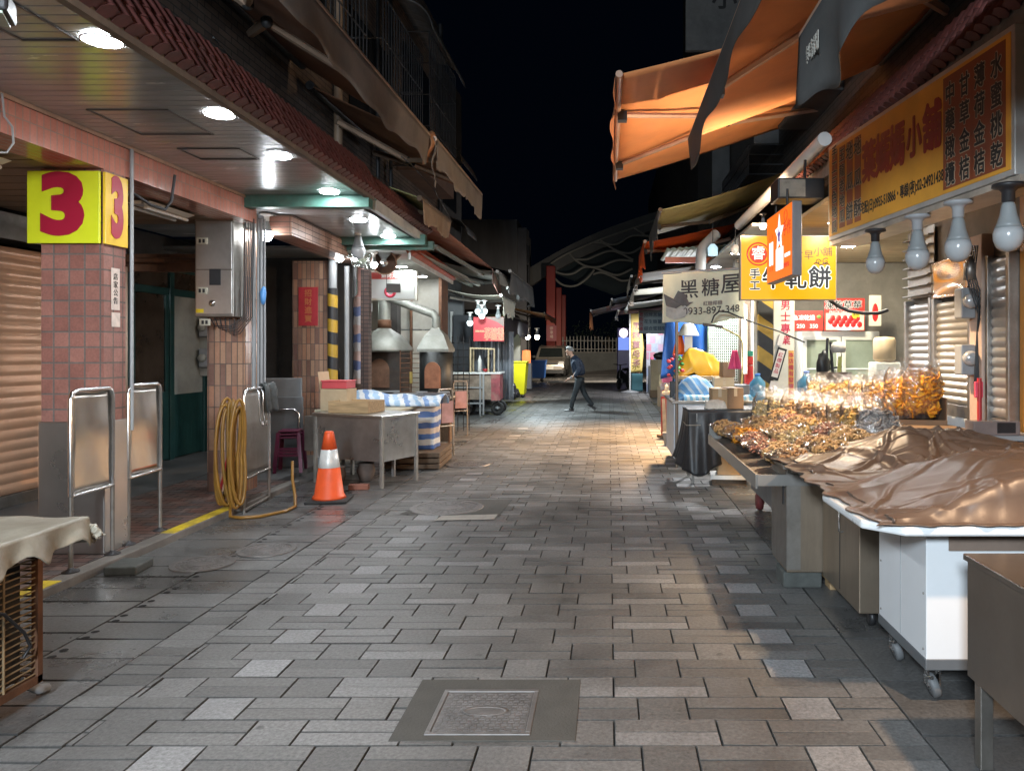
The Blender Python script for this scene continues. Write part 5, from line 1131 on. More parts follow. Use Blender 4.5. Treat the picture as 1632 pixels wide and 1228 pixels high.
awning('dull grey brown awning with rolled ends above the menu banner on the right', 18.5, 22.0, .55, 3.35, 2.6, 3.9, .3, val_brown, val_brown, .04, 1, seed=6)
awning('pale blue white sheet awning on the right above the yellow flag', 22.5, 26.0, .10, 3.05, 2.6, 3.75, .12, mat('pale_sheet_blue', (.42,.46,.55), .6, 0, .15, 3, .05), white_pl, .06, 1, seed=7)
awning('farthest right awning with an orange front valance', 27.0, 31.5, -.62, 2.95, 2.4, 3.9, .55, stripes('white_orange_sheet', [(.45,.45,.46),(.50,.28,.16)], 1.2, (1,0,0), noise_amt=.1), orange_fab, .05, 1, seed=8)
awning('short grey awning with pale rolled end under the vivid orange frilled one', 16.2, 18.2, .66, 3.20, 2.6, 3.5, .22, grey_cv, val_brown, .04, 0, seed=11, wav=.04)
awning('small tan awning with rolled valance left of the black sugar banner', 18.4, 20.4, .62, 3.02, 2.6, 3.3, .26, cream, val_brown, .04, 0, seed=12, wav=.05)
awning('low white awning right above the grey menu banner', 20.6, 23.5, .55, 2.82, 2.6, 3.2, .12, mat('white_canvas', (.58,.58,.56), .7, 0, .15, 3, .08), white_pl, .05, 0, seed=13, wav=.05)
awning('low plum coloured awning beyond the white one on the right', 23.6, 26.4, .30, 2.78, 2.6, 3.1, .2, mat('plum_canvas', (.22,.10,.12), .8, 0, .15, 3, .08), white_pl, .05, 0, seed=14, wav=.05)
cvr = thing('green_canopy_sheet', 'pale green corrugated canopy sheet under the ochre awning', 'canopy', (1.4, 14, 3.5))
put(MB().grid(lambda a, b: (1.02+1.6*a, 13.4+1.8*b, 3.35+.10*a+.012*math.cos(a*90)), 80, 4, .005), 'sheet', mat('pale_green_sheet', (.30,.38,.33), .5, .2, .15, 3, .05), cvr)
rt = thing('red_beam', 'orange red painted beam under the green canopy sheet', 'beam', (1.6, 13.6, 3.2)); MB().box(-.6, .5, -.05, .05, -.08, .02).build('beam', mat('coral_paint', (.50,.13,.07), .5, 0, .1, 3, 0), rt)
# ---------------------------------------------------------------- big long sign
bs = thing('long_shop_sign', 'long orange yellow shop sign with red brush characters hung along the right eave', 'sign', (2.0, 7.0, 2.58))
sr = Vector((.28,-2.68,0)); sl_ = sr.length; mt = face((0,0,0), sr, (0,0,1))
sgn = mat('sign_amber', (.74,.36,.04), .45, 0, .18, 1.4, .03, stain=(.50,.20,.03), stain_amt=.25)
MB().box(0, sl_, 0, .85, -.14, 0, mt).build('box', mat('sign_alu', (.50,.50,.48), .4, .5, .15, 4, .05), bs, bevel=.006)
sp_ = MB().box(.03, sl_-.03, .035, .815, .0, .004, mt).build('panel', sgn, bs)
def su(u): k = (u-U0)/F; return (7*k-2)/(.1045+.9945*k)
red_s = mat('sign_brush_red', (.30,.025,.012), .5, 0, .2, 8, 0); pan_s = mat('sign_dark_red', (.25,.06,.02), .5, 0, .2, 5, 0); lite = mat('sign_cream', (.50,.42,.30), .5, 0, .1, 5, 0)
for u, s_, z in ((1331,'手工三色地瓜',.43),(1343,'玉龍老地瓜',.43),(1355,'地瓜餅',.43),(1368,'地瓜酥',.43)):
    MB().box(su(u)-.060, su(u)+.060, .075, .78, .004, .006, mt).build('strip', pan_s, sp_)
    sz = .118 if len(s_) > 4 else .15
    sp2 = 1.0 if len(s_) > 3 else 1.5
    text(s_, lite, sp_, mt @ Matrix.Translation((su(u), z, .0075)), sz, .055, .001, vert=True, spacing=sp2)
    text(s_, ink, sp_, mt @ Matrix.Translation((su(u), z, .009)), sz, .015, .001, vert=True, spacing=sp2)
for u, s_ in ((1516,'中藥橄欖'),(1539,'甘草金桔'),(1563,'薄荷金桔'),(1590,'水蜜桃乾')):
    x = su(u); MB().box(x-.085, x+.085, .06, .79, .004, .006, mt).build('strip', pan_s, sp_)
    text(s_, lite, sp_, mt @ Matrix.Translation((x, .40, .0075)), .155, .055, .001, vert=True, sx=.74)
    text(s_, ink, sp_, mt @ Matrix.Translation((x, .40, .009)), .155, .022, .001, vert=True, sx=.74)
for u, ch in ((1386,'葉'),(1408,'媽'),(1431,'媽'),(1458,'小'),(1487,'舖')):
    text(ch, red_s, sp_, mt @ Matrix.Translation((su(u), .50, .0075)), .34 if ch != '小' else .30, .035, .002, sx=.72)
text('宅配(日):0955-518866・專線(夜):02-24921438', ink, sp_, mt @ Matrix.Translation(((su(1377)+su(1500))/2, .16, .0075)), .105, .018, .001, sx=.62)
MB().box(-.02, sl_+.02, -.04, -.001, -.30, -.02, mt).build('under_tray', mat('crumpled_tray', (.55,.50,.43), .35, .6, .25, 6, .5, 9), bs)
es = thing('end_sign', 'white framed end of a second yellow sign at the right edge of the frame', 'sign', (2.24, 4.14, 2.56))
MB().box(.04, .5, -.04, .04, 0, .88).build('frame', mat('chipped_white', (.66,.66,.62), .5, 0, .2, 14, .1, stain=(.3,.25,.2), stain_amt=.4), es, bevel=.008)
MB().box(.075, .5, -.046, -.0405, .04, .84).build('panel', sgn, es)
for i, (u, l) in enumerate(((1395,'smallest and farthest of the four big unlit bulbs under the long shop sign'),(1462,'second big unlit bulb from the far end under the long shop sign'),(1527,'third big unlit bulb under the long shop sign, with a cone shaped holder'),(1607,'nearest and largest unlit bulb under the long shop sign, on a black socket'))):
    s_ = su(u); p = Vector((2.0,7.0,0))+sr.normalized()*s_+Vector((.10,.0,2.545))
    p.x = (u-U0)/F*p.y
    t = thing('big_bulb', l, 'bulb', p, 0, 'unlit bulbs under the long sign'); bulb_parts(t, False, 1.72 if i else 1.55, black_pl if i in (0, 3) else grey_pl)
# ---------------------------------------------------------------- lightbox signs
ys = thing('yellow_lightbox', 'glowing yellow lightbox sign with black cake shop characters and a red seal', 'sign', (1.54, 9.0, 2.17))
mt = face((0,0,0), (1,0,0), (0,0,1))
MB().box(0, 1.13, 0, .76, -.12, 0, mt).build('box', mat('sign_edge', (.42,.38,.30), .5, .2, .1, 5, 0), ys, bevel=.008)
yg_ = MB().box(.012, 1.118, .012, .748, 0, .004, mt).build('panel', emit('yellow_glow', (1.0,.43,.006), .70), ys)
wgl = emit('white_glow', (1.0,.97,.88), .95); rgl = emit('red_glow', (.62,.05,.02), .8)
seal = MB().lathe([(.120,0),(.138,0),(.138,.002),(.120,.002),(.120,0)], 32, cap=False); seal.v = [mt @ (q+Vector((.21,.54,.004))) for q in seal.v]; seal.build('seal_ring', rgl, yg_)
d_ = MB().lathe([(0,0),(.105,0),(.105,.0015),(0,.0015)], 28, smooth=False); d_.v = [mt @ (q+Vector((.21,.54,.004))) for q in d_.v]; d_.build('seal_disc', rgl, yg_)
text('睿', wgl, yg_, mt @ Matrix.Translation((.21,.54,.0075)), .17, .006, .001)
for s_, x, z, sz in (('手',.17,.30,.125),('工',.17,.165,.125),('牛',.38,.24,.26),('軋',.65,.24,.26),('餅',.93,.25,.27)):
    text(s_, wgl, yg_, mt @ Matrix.Translation((x,z,.005)), sz, .06, .001); text(s_, ink, yg_, mt @ Matrix.Translation((x,z,.0075)), sz, .022, .002)
for s_, x, z in (('古',.68,.52),('早',.80,.52),('小',.91,.56),('舖',1.02,.56)): text(s_, ink, yg_, mt @ Matrix.Translation((x,z,.006)), .115, .004, .001)
q = MB(); 
for cx, r, a0 in ((.91,.035,0),(1.0,.045,1)): q.tube([mt @ Vector((cx+r*(1-k/14)*math.cos(k*.6+a0), .45+r*(1-k/14)*math.sin(k*.6+a0), .006)) for k in range(13)], .005, 5)
q.tube([mt @ Vector((.86+.012*k, .425+.012*math.sin(k*.7), .006)) for k in range(16)], .006, 5); q.build('swirl', ink, yg_)
os_ = thing('orange_lightbox', 'glowing orange lightbox sign with white emblem, edge on in front of the yellow sign', 'sign', (1.70, 8.25, 2.29))
mt = face((0,0,0), (.02,-1.05,0), (0,0,1))
MB().box(0, 1.05, 0, .70, -.09, 0, mt).build('box', mat('box_grey', (.20,.20,.21), .5, .3, .1, 4, 0), os_, bevel=.006)
og = MB().box(.012, 1.038, .012, .688, 0, .004, mt).build('panel', emit('orange_sign_glow', (1.0,.17,.012), .8), os_)
q = MB()
for x in (.16, .26): q.box(x-.032, x+.032, .18, .42, .004, .007, mt)
st_ = [(.56+(.20 if k % 2 == 0 else .09)*math.sin(k*PI/5)*.9, .46+(.20 if k % 2 == 0 else .09)*math.cos(k*PI/5)) for k in range(10)]
q.slab([mt @ Vector((x, z, .007)) for x, z in st_], .003); q.box(.42, .72, .10, .32, .004, .007, mt); q.box(.78, .98, .20, .235, .004, .007, mt); q.build('white_emblem', emit('emblem_white', (1.0,.94,.96), 1.0), og)
q = MB(); q.slab([mt @ Vector((.56+.07*math.sin(k*PI/5)*(1 if k%2==0 else .5), .44+.09*math.cos(k*PI/5)*(1 if k%2==0 else .5), .010)) for k in range(10)], .002); q.build('blue_mark', emit('violet_mark', (.22,.14,.45), .5), og)
for k, x in enumerate((.16, .26)):
    for z in (.14, .47): text('☆', rgl, og, mt @ Matrix.Translation((x,z,.006)), .07, .0, .001)
text('手作', rgl, og, mt @ Matrix.Translation((.86,.47,.006)), .15, .02, .001); text('經典好味', rgl, og, mt @ Matrix.Translation((.84,.12,.006)), .055, .01, .001)
q = MB().tube([mt @ Vector((.82+.06*math.cos(k*PI/8), .60+.055*math.sin(k*PI/8), .006)) for k in range(17)], .004, 4); q.build('ring', rgl, og)
MB().tube([(.03,-.3,.70),(.03,-.3,.86)], .012, 6).tube([(.03,-.8,.70),(.03,-.8,.86)], .012, 6).build('hanger', dark_metal, os_)
sb = thing('square_floodlight', 'black square floodlight box with dusty glass hanging before the right eave', 'lamp', (1.76, 7.55, 3.08))
MB().box(-.10, .36, 0, .35, 0, .20).build('housing', black_pl, sb, bevel=.01)
MB().box(-.08, .17, -.006, -.0005, .015, .185).build('glass', mat('dusty_glass', (.24,.21,.17), .3, 0, .25, 9, .05), sb)
MB().tube([(.2,.15,.2),(.22,.2,.42)], .015, 6).build('bracket', dark_metal, sb)
bb_ = thing('bare_bulb', 'glowing bare bulb on the bracket above the orange lightbox', 'bulb', (1.73, 8.62, 3.12)); bulb_parts(bb_, True, .8, black_pl, glow_y)
# lamps of the right ceilings
for i, (x, yy, z, l) in enumerate(((2.55,8.6,3.02,'round ceiling lamp on the warm board ceiling behind the orange lightbox'),(3.3,10.6,3.02,'round ceiling lamp over the freezer in the right shop'),(2.0,12.0,3.10,'round ceiling lamp just left of the yellow lightbox top'),(1.95,14.0,3.10,'round ceiling lamp farther left of the yellow lightbox'),(2.1,17.5,3.10,'round ceiling lamp over the stalls beyond the black sugar banner'))):
    dup(L0, (x, yy, z), 0, l)
dl = thing('desk_lamp', 'round white lamp shade hung beside the yellow lightbox', 'lamp', P(1172, 398, 10.6)); MB().ball((0,0,0), .06, .06, .075, 12).build('globe', white_pl, dl); MB().tube([(0,0,.07),(0,0,.3)], .006, 5).build('cord', black_pl, dl)
jl = thing('glass_jar_lamp', 'pale blue glass jar lamp hanging under the right stall roof', 'lamp', P(1136, 398, 12.0)); MB().lathe([(.0,-.10),(.075,-.09),(.08,.03),(.05,.07),(.03,.09),(0,.09)], 16).build('jar', emit('jar_blue', (.55,.80,.90), .7), jl)
MB().tube([(0,0,.09),(0,0,.45)], .006, 5).build('cord', black_pl, jl)
for i, (u, v, Y, l) in enumerate(((1186,540,11.0,'upright glowing tube lamp on the post behind the clip lamp'),)):
    p = P(u, v, Y); t = thing('tube_lamp', l, 'lamp', p)
    MB().tube([(0,0,-.47),(0,0,.47)], .022, 12).build('tube', emit('tube_warm', (1.0,.86,.66), 9), t); MB().box(-.03, .05, .024, .06, -.5, .5).build('fitting', white_pl, t)
# ---------------------------------------------------------------- right shop fronts
def rshutter(label, y0, y1, z0, z1, m, pitch, base=True):
    t = shutter(label, (3.30, y1, z0), -PI/2, y1-y0, z1-z0, m, steel_dull, pitch, False)
    if base: MB().box(0, y1-y0, -.03, .03, -z0, -.002).build('base_panel', mat('base_white', (.55,.56,.56), .5, 0, .1, 3, .03), t)
    return t
rshutter('grey roller shutter beside the shop opening on the right, narrow far one', 7.83, 8.42, .98, 2.12, shut_g, .075)
rshutter('dented pale roller shutter behind the snack boxes with wall meters at its edge', 6.98, 7.70, .96, 2.10, mat('shutter_pale', (.36,.33,.28), .38, .5, .15, 2, .06, 5, stain=(.22,.20,.16), stain_amt=.25), .07)
rshutter('dark ribbed roller shutter strip at the right edge next to the orange wall', 6.30, 6.60, .90, 2.40, shut_g, .085)
pp = thing('bent_steel_panel', 'shiny sheet steel panel, copper reflection in its colour, above the dented shutter', 'panel', (3.26, 7.4, 2.28))
MB().grid(lambda a, b: (.04*math.sin(b*4)*math.sin(a*3), -.42+.80*a, -.18+.36*b), 14, 14, .004).build('sheet', mat('copper_reflection_steel', (.62,.44,.32), .18, 1.0, .06, 2, .04, 3), pp)  # plain steel; the copper reflection is put into its base colour
lv = thing('louvre_panel', 'dark louvre of thin metal slats above the far right shutter', 'louvre', (3.27, 8.1, 2.14))
mb = MB()
for k in range(7): mb.box(-.04, .02, -.32, .36, .02+k*.10, .035+k*.10)
mb.box(.02, .03, -.32, .36, 0, .72); mb.build('slats', steel_dull, lv)
wp = thing('wall_post', 'pale pink plaster post with grey meters and loose wires between the right shutters', 'post', (3.26, 6.79, 0))
MB().box(-.03, .08, -.13, .10, 0, 2.6).build('post', mat('pink_plaster', (.50,.36,.28), .7, 0, .15, 4, .1), wp, bevel=.01)
for z in (1.52, 2.02):
    q = MB().box(-.16, -.031, -.03, .12, z-.15, z+.12).build('meter', grey_pl, wp, bevel=.015); q2 = MB().lathe([(.065,0),(.065,.04),(.045,.065),(0,.068)], 16, (-.09,-.032,z+.0), Matrix.Rotation(PI/2, 4, 'X')).build('dial', mat('meter_glass', (.45,.45,.45), .2, .2, .2, 20, .1), q)
mb = MB()
for k in range(5): mb.tube([(-.05-.015*k,-.1,2.5),(-.09-.02*k,-.13,2.25),(-.04,-.12,2.1-.06*k),(-.07,-.13,1.75),(-.05-.01*k,-.12,1.3)], .006, 6)
mb.build('wires', black_pl, wp)
MB().box(-.10, -.03, -.16, -.131, 1.18, 1.32).build('red_switch', mat('pink_switch', (.70,.07,.12), .4, 0, .05, 4, 0), wp, bevel=.008)
MB().tube([(-.06,-.15,1.35),(-.06,-.16,.1)], .02, 8).build('red_pipe', red_paint, wp)
MB().lathe([(.05,0),(.05,.14),(.03,.16),(.03,.2)], 12, (-.12,-.1,2.2)).build('junction_can', steel_dull, wp)
fz = thing('glass_freezer', 'upright two door glass freezer with cream frame at the back of the right shop', 'freezer', (3.65, 12.0, 0))
MB().box(-.62, .62, .12, .70, .1, 1.88).build('cabinet', mat('fridge_cream', (.60,.58,.50), .4, 0, .06, 3, .02), fz, bevel=.015)
for x in (-.60, .01):
    q = MB(); q.box(x, x+.59, .06, .115, .15, .21).box(x, x+.59, .06, .115, 1.74, 1.80).box(x, x+.06, .06, .115, .21, 1.74).box(x+.53, x+.59, .06, .115, .21, 1.74)
    dr = q.build('door', MATS['fridge_cream'], fz, bevel=.006)
    MB().box(x+.06, x+.53, .085, .095, .21, 1.74).build('pane', mat('fridge_glass', (.25,.28,.21), .1, 0, .2, 2, 0), dr)
    MB().box(x+(.50 if x < 0 else .06), x+(.53 if x < 0 else .09), .02, .058, .8, 1.1).build('handle', grey_pl, dr)
    MB().box(x+.06, x+.53, .075, .084, 1.28, 1.30).build('shelf_edge', white_pl, dr)
po = thing('strawberry_poster', 'red poster of freeze dried strawberries on top of the glass freezer', 'poster', (3.65, 11.9, 1.885))
mt = face((0,0,0), (1,0,0), (0,0,1))
MB().box(-.31, .31, 0, .50, -.02, 0, mt).build('board', mat('poster_red', (.60,.035,.025), .4, 0, .1, 3, 0), po)
MB().box(-.29, .30, .01, .27, .001, .004, mt).build('cream_field', mat('poster_cream', (.66,.56,.42), .5, 0, .1, 4, 0), po)
bo = MB().lathe([(0,0),(.26,0),(.26,.002),(0,.002)], 26, m=Matrix.Diagonal((1,.42,1,1)), smooth=False); bo.v = [mt @ (q+Vector((0,.11,.005))) for q in bo.v]; bo.build('bowl', white_pl, po)
bm_ = MB()
for k in range(15):
    x = -.22+.032*k; bm_.ball(mt @ Vector((x, .125+.055*math.sin(k*2.1)+.02, .009)), .042, .006, .048, 10)
bm_.build('strawberries', mat('berry_red', (.55,.02,.02), .35, 0, .35, 22, .2), po)
text('凍乾草莓', white_pl, po, mt @ Matrix.Translation((-.02,.385,.004)), .145, .055, .001); text('凍乾草莓', ink, po, mt @ Matrix.Translation((-.02,.385,.006)), .145, .015, .001)
text('FREEZE DRIED', white_pl, po, mt @ Matrix.Translation((-.08,.285,.006)), .05, .012, .001)
bd = MB().lathe([(0,0),(.062,0),(.062,.002),(0,.002)], 20, smooth=False); bd.v = [mt @ (q+Vector((.17,.245,.012))) for q in bd.v]; bd.build('badge', yellow_paint, po); text('香甜', ink, po, mt @ Matrix.Translation((.17,.245,.016)), .05, .01, .001)
pb_ = thing('price_board', 'red price board with white figures left of the strawberry poster', 'sign', (3.02, 11.7, 1.88))
MB().box(-.24, .24, 0, .30, -.02, 0, mt).build('board', MATS['poster_red'], pb_)
text('急凍乾燥', white_pl, pb_, mt @ Matrix.Translation((-.05,.19,.003)), .085, .03, .001); text('250   350', white_pl, pb_, mt @ Matrix.Translation((0,.065,.003)), .085, .03, .001)
MB().ball(mt @ Vector((.18,.21,.003)), .035, .005, .03, 8).build('leaf_mark', mat('mark_green', (.12,.25,.05), .5, 0, .1, 5, 0), pb_)
po2 = thing('narrow_poster', 'narrow white and red snack poster right of the strawberry poster', 'poster', (4.05, 11.6, 1.95), .0)
MB().box(-.12, .06, 0, .46, -.02, 0, mt).build('board', mat('poster_pale', (.62,.55,.40), .5, 0, .1, 4, 0), po2)
q = MB(); q.ball(mt @ Vector((-.03,.2,.002)), .05, .006, .14, 10); q.build('red_print', MATS['berry_red'], po2)
wd = thing('water_dispenser', 'white water dispenser with a tan bottle by the freezer', 'dispenser', (3.80, 10.6, 0))
MB().box(-.17, .17, -.15, .17, 0, 1.42).build('cabinet', MATS['fridge_cream'], wd, bevel=.02)
MB().box(-.13, .13, -.158, -.1505, .95, 1.32).build('tap_recess', mat('recess_grey', (.30,.31,.30), .5, 0, .1, 4, 0), wd, bevel=.003); MB().box(-.12, .12, -.158, -.1505, .35, .88).build('front_panel', mat('panel_greige', (.42,.40,.36), .5, 0, .05, 4, 0), wd, bevel=.003)
MB().lathe([(.10,1.422),(.15,1.46),(.15,1.72),(.13,1.76),(0,1.77)], 20).build('bottle', mat('tan_bottle', (.55,.40,.24), .35, 0, .1, 3, 0), wd)
# tools, black bag and ruler stand in the shop
tl_ = thing('tool_stand', 'black stand hung with a camera bag and yellow measuring stick by the white board', 'stand', (2.98, 10.4, 0))
MB().tube([(-.12,0,0),(-.02,0,1.75)], .02, 8).tube([(.15,.05,0),(.02,0,1.7)], .02, 8).tube([(-.12,.1,1.3),(.2,.1,1.36)], .015, 6).build('frame', dark_metal, tl_)
MB().ball((-.09,-.03,1.38), .085, .07, .20, 12, jit=.6, seed=3).build('bag', black_pl, tl_)
MB().slab([(.06,-.06,.85),(.11,-.06,.85),(.16,-.06,1.5),(.11,-.06,1.5)], .01).build('measuring_stick', mat('stick_yellow', (.55,.52,.15), .5, 0, .2, 20, 0), tl_)
MB().ball((-.02,-.05,.98), .08, .06, .14, 10, jit=.7, seed=7).build('purple_bag', mat('purple_film', (.25,.10,.22), .35, 0, .3, 8, .2), tl_)
MB().lathe([(.09,1.55),(.11,1.60),(.10,1.66),(.06,1.69),(0,1.70)], 14, (.12,0,0)).build('cap', mat('pale_cap', (.5,.45,.4), .6, 0, .2, 6, .1), tl_)
def jug(label, loc, sc=1.0):
    t = thing('water_bottle', label, 'bottle', loc, 0, 'blue water bottles on the right')
    MB().lathe([(.11*sc,0),(.125*sc,.02*sc),(.125*sc,.14*sc),(.115*sc,.16*sc),(.125*sc,.18*sc),(.125*sc,.30*sc),(.05*sc,.38*sc),(.035*sc,.42*sc)], 18).build('bottle', mat('water_blue', (.10,.32,.52), .15, 0, .2, 5, .05, trans=.3), t)
    MB().lathe([(.04*sc,.42*sc),(.04*sc,.45*sc),(0,.455*sc)], 12).build('cap', mat('cap_blue', (.05,.2,.6), .4, 0, .05, 4, 0), t)
    return t
jug('blue water bottle standing under the white board by the freezer', (2.70, 10.5, .85), 1.0)
MBt = thing('low_cabinet', 'low grey cabinet under the blue water bottle', 'cabinet', (2.75, 10.55, 0)); MB().box(-.25, .25, -.2, .25, 0, .845).build('cabinet', grey_pl, MBt, bevel=.01)
# hazard pillar and white board
hz = thing('hazard_pillar', 'yellow and black striped pillar under the yellow lightbox', 'pillar', (2.255, 11.1, 0))
MB().box(-.125, .125, -.125, .125, 0, 2.6).build('shaft', stripes('hazard_wide', [(.46,.29,.05),(.03,.03,.032)], .44, (.7,.3,1), noise_amt=.04, rough=.5, bump=.15), hz, bevel=.01)
MB().box(-.18, -.13, -.1, -.05, 0, 2.7).build('white_post', mat('post_cream', (.55,.52,.44), .5, .2, .15, 4, .05), hz)
wb_ = thing('white_board_sign', 'tall white board with red and orange characters beside the striped pillar', 'sign', (2.46, 10.8, .9))
MB().box(-.145, .145, -.015, .015, 0, 1.38).build('board', mat('board_white', (.62,.58,.50), .5, 0, .1, 4, .03, stain=(.45,.38,.28), stain_amt=.3), wb_, bevel=.004)
mr_ = mat('sign_crimson', (.42,.02,.06), .5, 0, .1, 4, 0); mo = mat('sign_orange_ink', (.60,.24,.03), .5, 0, .1, 4, 0)
text('男士專業', mr_, wb_, face((.02,-.017,1.06), (1,0,0), (0,0,1)), .145, .018, .001, vert=True)
MB().box(.06, .135, -.018, -.0155, .02, .68).build('orange_strip', mat('strip_orange', (.58,.30,.07), .5, 0, .1, 4, 0), wb_); text('本店備有發電機', mr_, wb_, face((.098,-.0195,.35), (1,0,0), (0,0,1)), .078, .018, .001, vert=True)
ta = thing('tilted_placard', 'small tilted placard in a black frame on the white board', 'placard', (2.38, 10.775, 1.42)); ta.rotation_euler = (0, .28, 0)
MB().box(-.065, .065, -.01, 0, -.26, .20).build('frame', black_pl, ta); MB().box(-.045, .045, -.0125, -.0105, -.22, .17).build('card', mat('card_white', (.62,.56,.52), .5, 0, .05, 4, 0), ta); text('紅標製品', mr_, ta, face((0,-.0135,-.02), (1,0,0), (0,0,1)), .07, .01, .001, vert=True)
MB().box(-.03, .09, -.012, -.002, -.40, -.28).box(-.09,-.02,-.013,-.001,.22,.40).build('notes', MATS['card_white'], ta)
# ---------------------------------------------------------------- snack bags
filmm = film('snack_film', (1,1,1), .26, .10)
def chip_mesh(kind, n, seed, wx, wy, wz):
    r = random.Random(seed); b = MB()
    b.grid(lambda a, q: (wx*.98*math.cos(2*PI*a)*max(.02, math.sin(PI*q))**.35*(1+.05*noise.noise(Vector((a*9,q*9,seed)))), wy*.92*math.sin(2*PI*a)*max(.02, math.sin(PI*q))**.5*(1+.22*noise.noise(Vector((math.cos(2*PI*a)*3, q*7, seed+4)))), wz*(2*q-1)), 32, 22)
    for i in range(n):
        th = r.uniform(0, 2*PI); z = r.uniform(-.96, .96); e = (1-z*z)**.25
        c = Vector((wx*math.cos(th)*.93*e, wy*math.sin(th)*.95*e, wz*z*.97))
        mm = Matrix.Translation(c) @ Matrix.Rotation(r.uniform(0, 6.3), 4, Vector((r.uniform(-1,1), r.uniform(-1,1), r.uniform(-1,1)+.01)).normalized())
        if kind == 'stick':
            l = r.uniform(.03, .06); b.tube([mm @ Vector((-l,0,0)), mm @ Vector((0,.006,.004)), mm @ Vector((l,0,0))], .0085, 5)
        elif kind == 'ring':
            R_ = r.uniform(.020, .034); a0 = r.uniform(4.2, 6); b.tube([mm @ Vector((R_*math.cos(a0*j/7), R_*math.sin(a0*j/7), .002*j)) for j in range(8)], .0092, 5)
        else:
            s = r.uniform(.030, .052); cu = r.uniform(.3, .9)
            b.grid(lambda a, q: mm @ Vector(((a-.5)*2*s, (q-.5)*1.5*s, cu*s*((a-.5)**2*2+(q-.5)**2)+.003*math.sin(a*9))), 4, 3, .004)
    return b
def pillow(wx, wy, wz, seed):
    def f(a, b):
        # closed pouch: a round the girth, b from bottom to top
        an = 2*PI*a; e = math.sin(PI*min(1, max(0, (b*.93+.03))))**.42
        crim = 1.0 if b < .8 else 1-.86*((b-.8)/.2)
        x = wx*math.cos(an)*(.75+.25*e)*(1 if b < .85 else 1-.15*(b-.85)/.15); y_ = wy*math.sin(an)*e*crim
        j = .10*noise.noise(Vector((math.cos(an)*3+seed, math.sin(an)*3, b*7)))+.05*math.sin(an*11+b*5)*b
        return (x*(1+j*.5), y_*(1+j*1.6), -wz*1.05+wz*2.45*b+.012*math.sin(an*3)*b)
    return MB().grid(f, 36, 22)
def snack_mat(name, light, mid, dark, scale):
    m, nt, b = nodes(name); L = nt.links.new; tc = N(nt, 'ShaderNodeTexCoord')
    ns = N(nt, 'ShaderNodeTexNoise'); ns.inputs['Scale'].default_value = scale*.5; ns.inputs['Detail'].default_value = 2; L(tc.outputs['Object'], ns.inputs['Vector'])
    wv = N(nt, 'ShaderNodeMixRGB'); wv.inputs[0].default_value = .06; L(tc.outputs['Object'], wv.inputs[1]); L(ns.outputs['Color'], wv.inputs[2])
    vo = N(nt, 'ShaderNodeTexVoronoi'); vo.feature = 'DISTANCE_TO_EDGE'; vo.inputs['Scale'].default_value = scale; L(wv.outputs[0], vo.inputs['Vector'])
    rp = N(nt, 'ShaderNodeValToRGB'); e = rp.color_ramp.elements; e[0].color = (*dark, 1); e[1].color = (*light, 1); e[1].position = .20; k = e.new(.06); k.color = (*mid, 1); L(vo.outputs['Distance'], rp.inputs[0]); L(rp.outputs[0], b.inputs['Base Color'])
    b.inputs['Roughness'].default_value = .55; bp = N(nt, 'ShaderNodeBump'); bp.inputs['Strength'].default_value = .9; bp.inputs['Distance'].default_value = .012; L(vo.outputs['Distance'], bp.inputs['Height']); L(bp.outputs[0], b.inputs['Normal'])
    MATS[name] = m; return m
snackc = {'gold': snack_mat('chips_gold', (.70,.42,.10), (.55,.28,.05), (.20,.09,.02), 42), 'tan': snack_mat('chips_tan', (.62,.38,.16), (.48,.25,.08), (.16,.075,.025), 46), 'brown': snack_mat('chips_brown', (.48,.26,.10), (.34,.15,.05), (.10,.045,.018), 44), 'orange': snack_mat('chips_orange', (.85,.40,.03), (.72,.24,.012), (.35,.09,.005), 30), 'pale': snack_mat('chips_pale', (.72,.54,.24), (.58,.38,.13), (.22,.12,.04), 50), 'grey': snack_mat('chips_grey', (.46,.42,.38), (.30,.27,.25), (.09,.08,.075), 34), 'rose': snack_mat('chips_rose', (.58,.27,.16), (.42,.13,.07), (.15,.04,.02), 44)}
cont = {}; films = []
for nm, kd, n in (('gold','ring',110),('tan','ring',130),('brown','ring',130),('orange','chip',90),('pale','stick',120),('grey','chip',80),('rose','stick',110)):
    o = chip_mesh(kd, n, len(nm)*7+n, .128, .058, .128).build('contents', snackc[nm]); cont[nm] = o.data; bpy.data.objects.remove(o)
for k in range(3):
    o = pillow(.142, .068, .150, k*3.1).build('film', filmm); films.append(o.data); bpy.data.objects.remove(o)
topm = film('snack_film_top', (1,1,1), .45, .12)
o = MB().grid(lambda a, b: ((a-.5)*(.17+.16*b), .018*math.sin(a*16+b*2)*(.3+b)+.03*(b-.5)*math.sin(a*4), .165+.095*b+.015*math.sin(a*7)*b), 22, 6).build('bag_top', topm); top_me = o.data; bpy.data.objects.remove(o)
def bag(nm, loc, rz, tilt, sc, label, k=0, flat=False, grp='clear bags of dried snacks on the stall'):
    t = thing('snack_bag', label, 'bag', loc, 0, grp); t.rotation_euler = (tilt, 0, rz); t.scale = (sc, sc*(.8 if flat else 1), sc)
    for nme, me in (('film', films[k % 3]), ('contents', cont[nm]), ('bag_top', top_me)):
        if flat and nme == 'bag_top': continue
        o = bpy.data.objects.new(nme, me); C.objects.link(o); o.parent = t
    return t
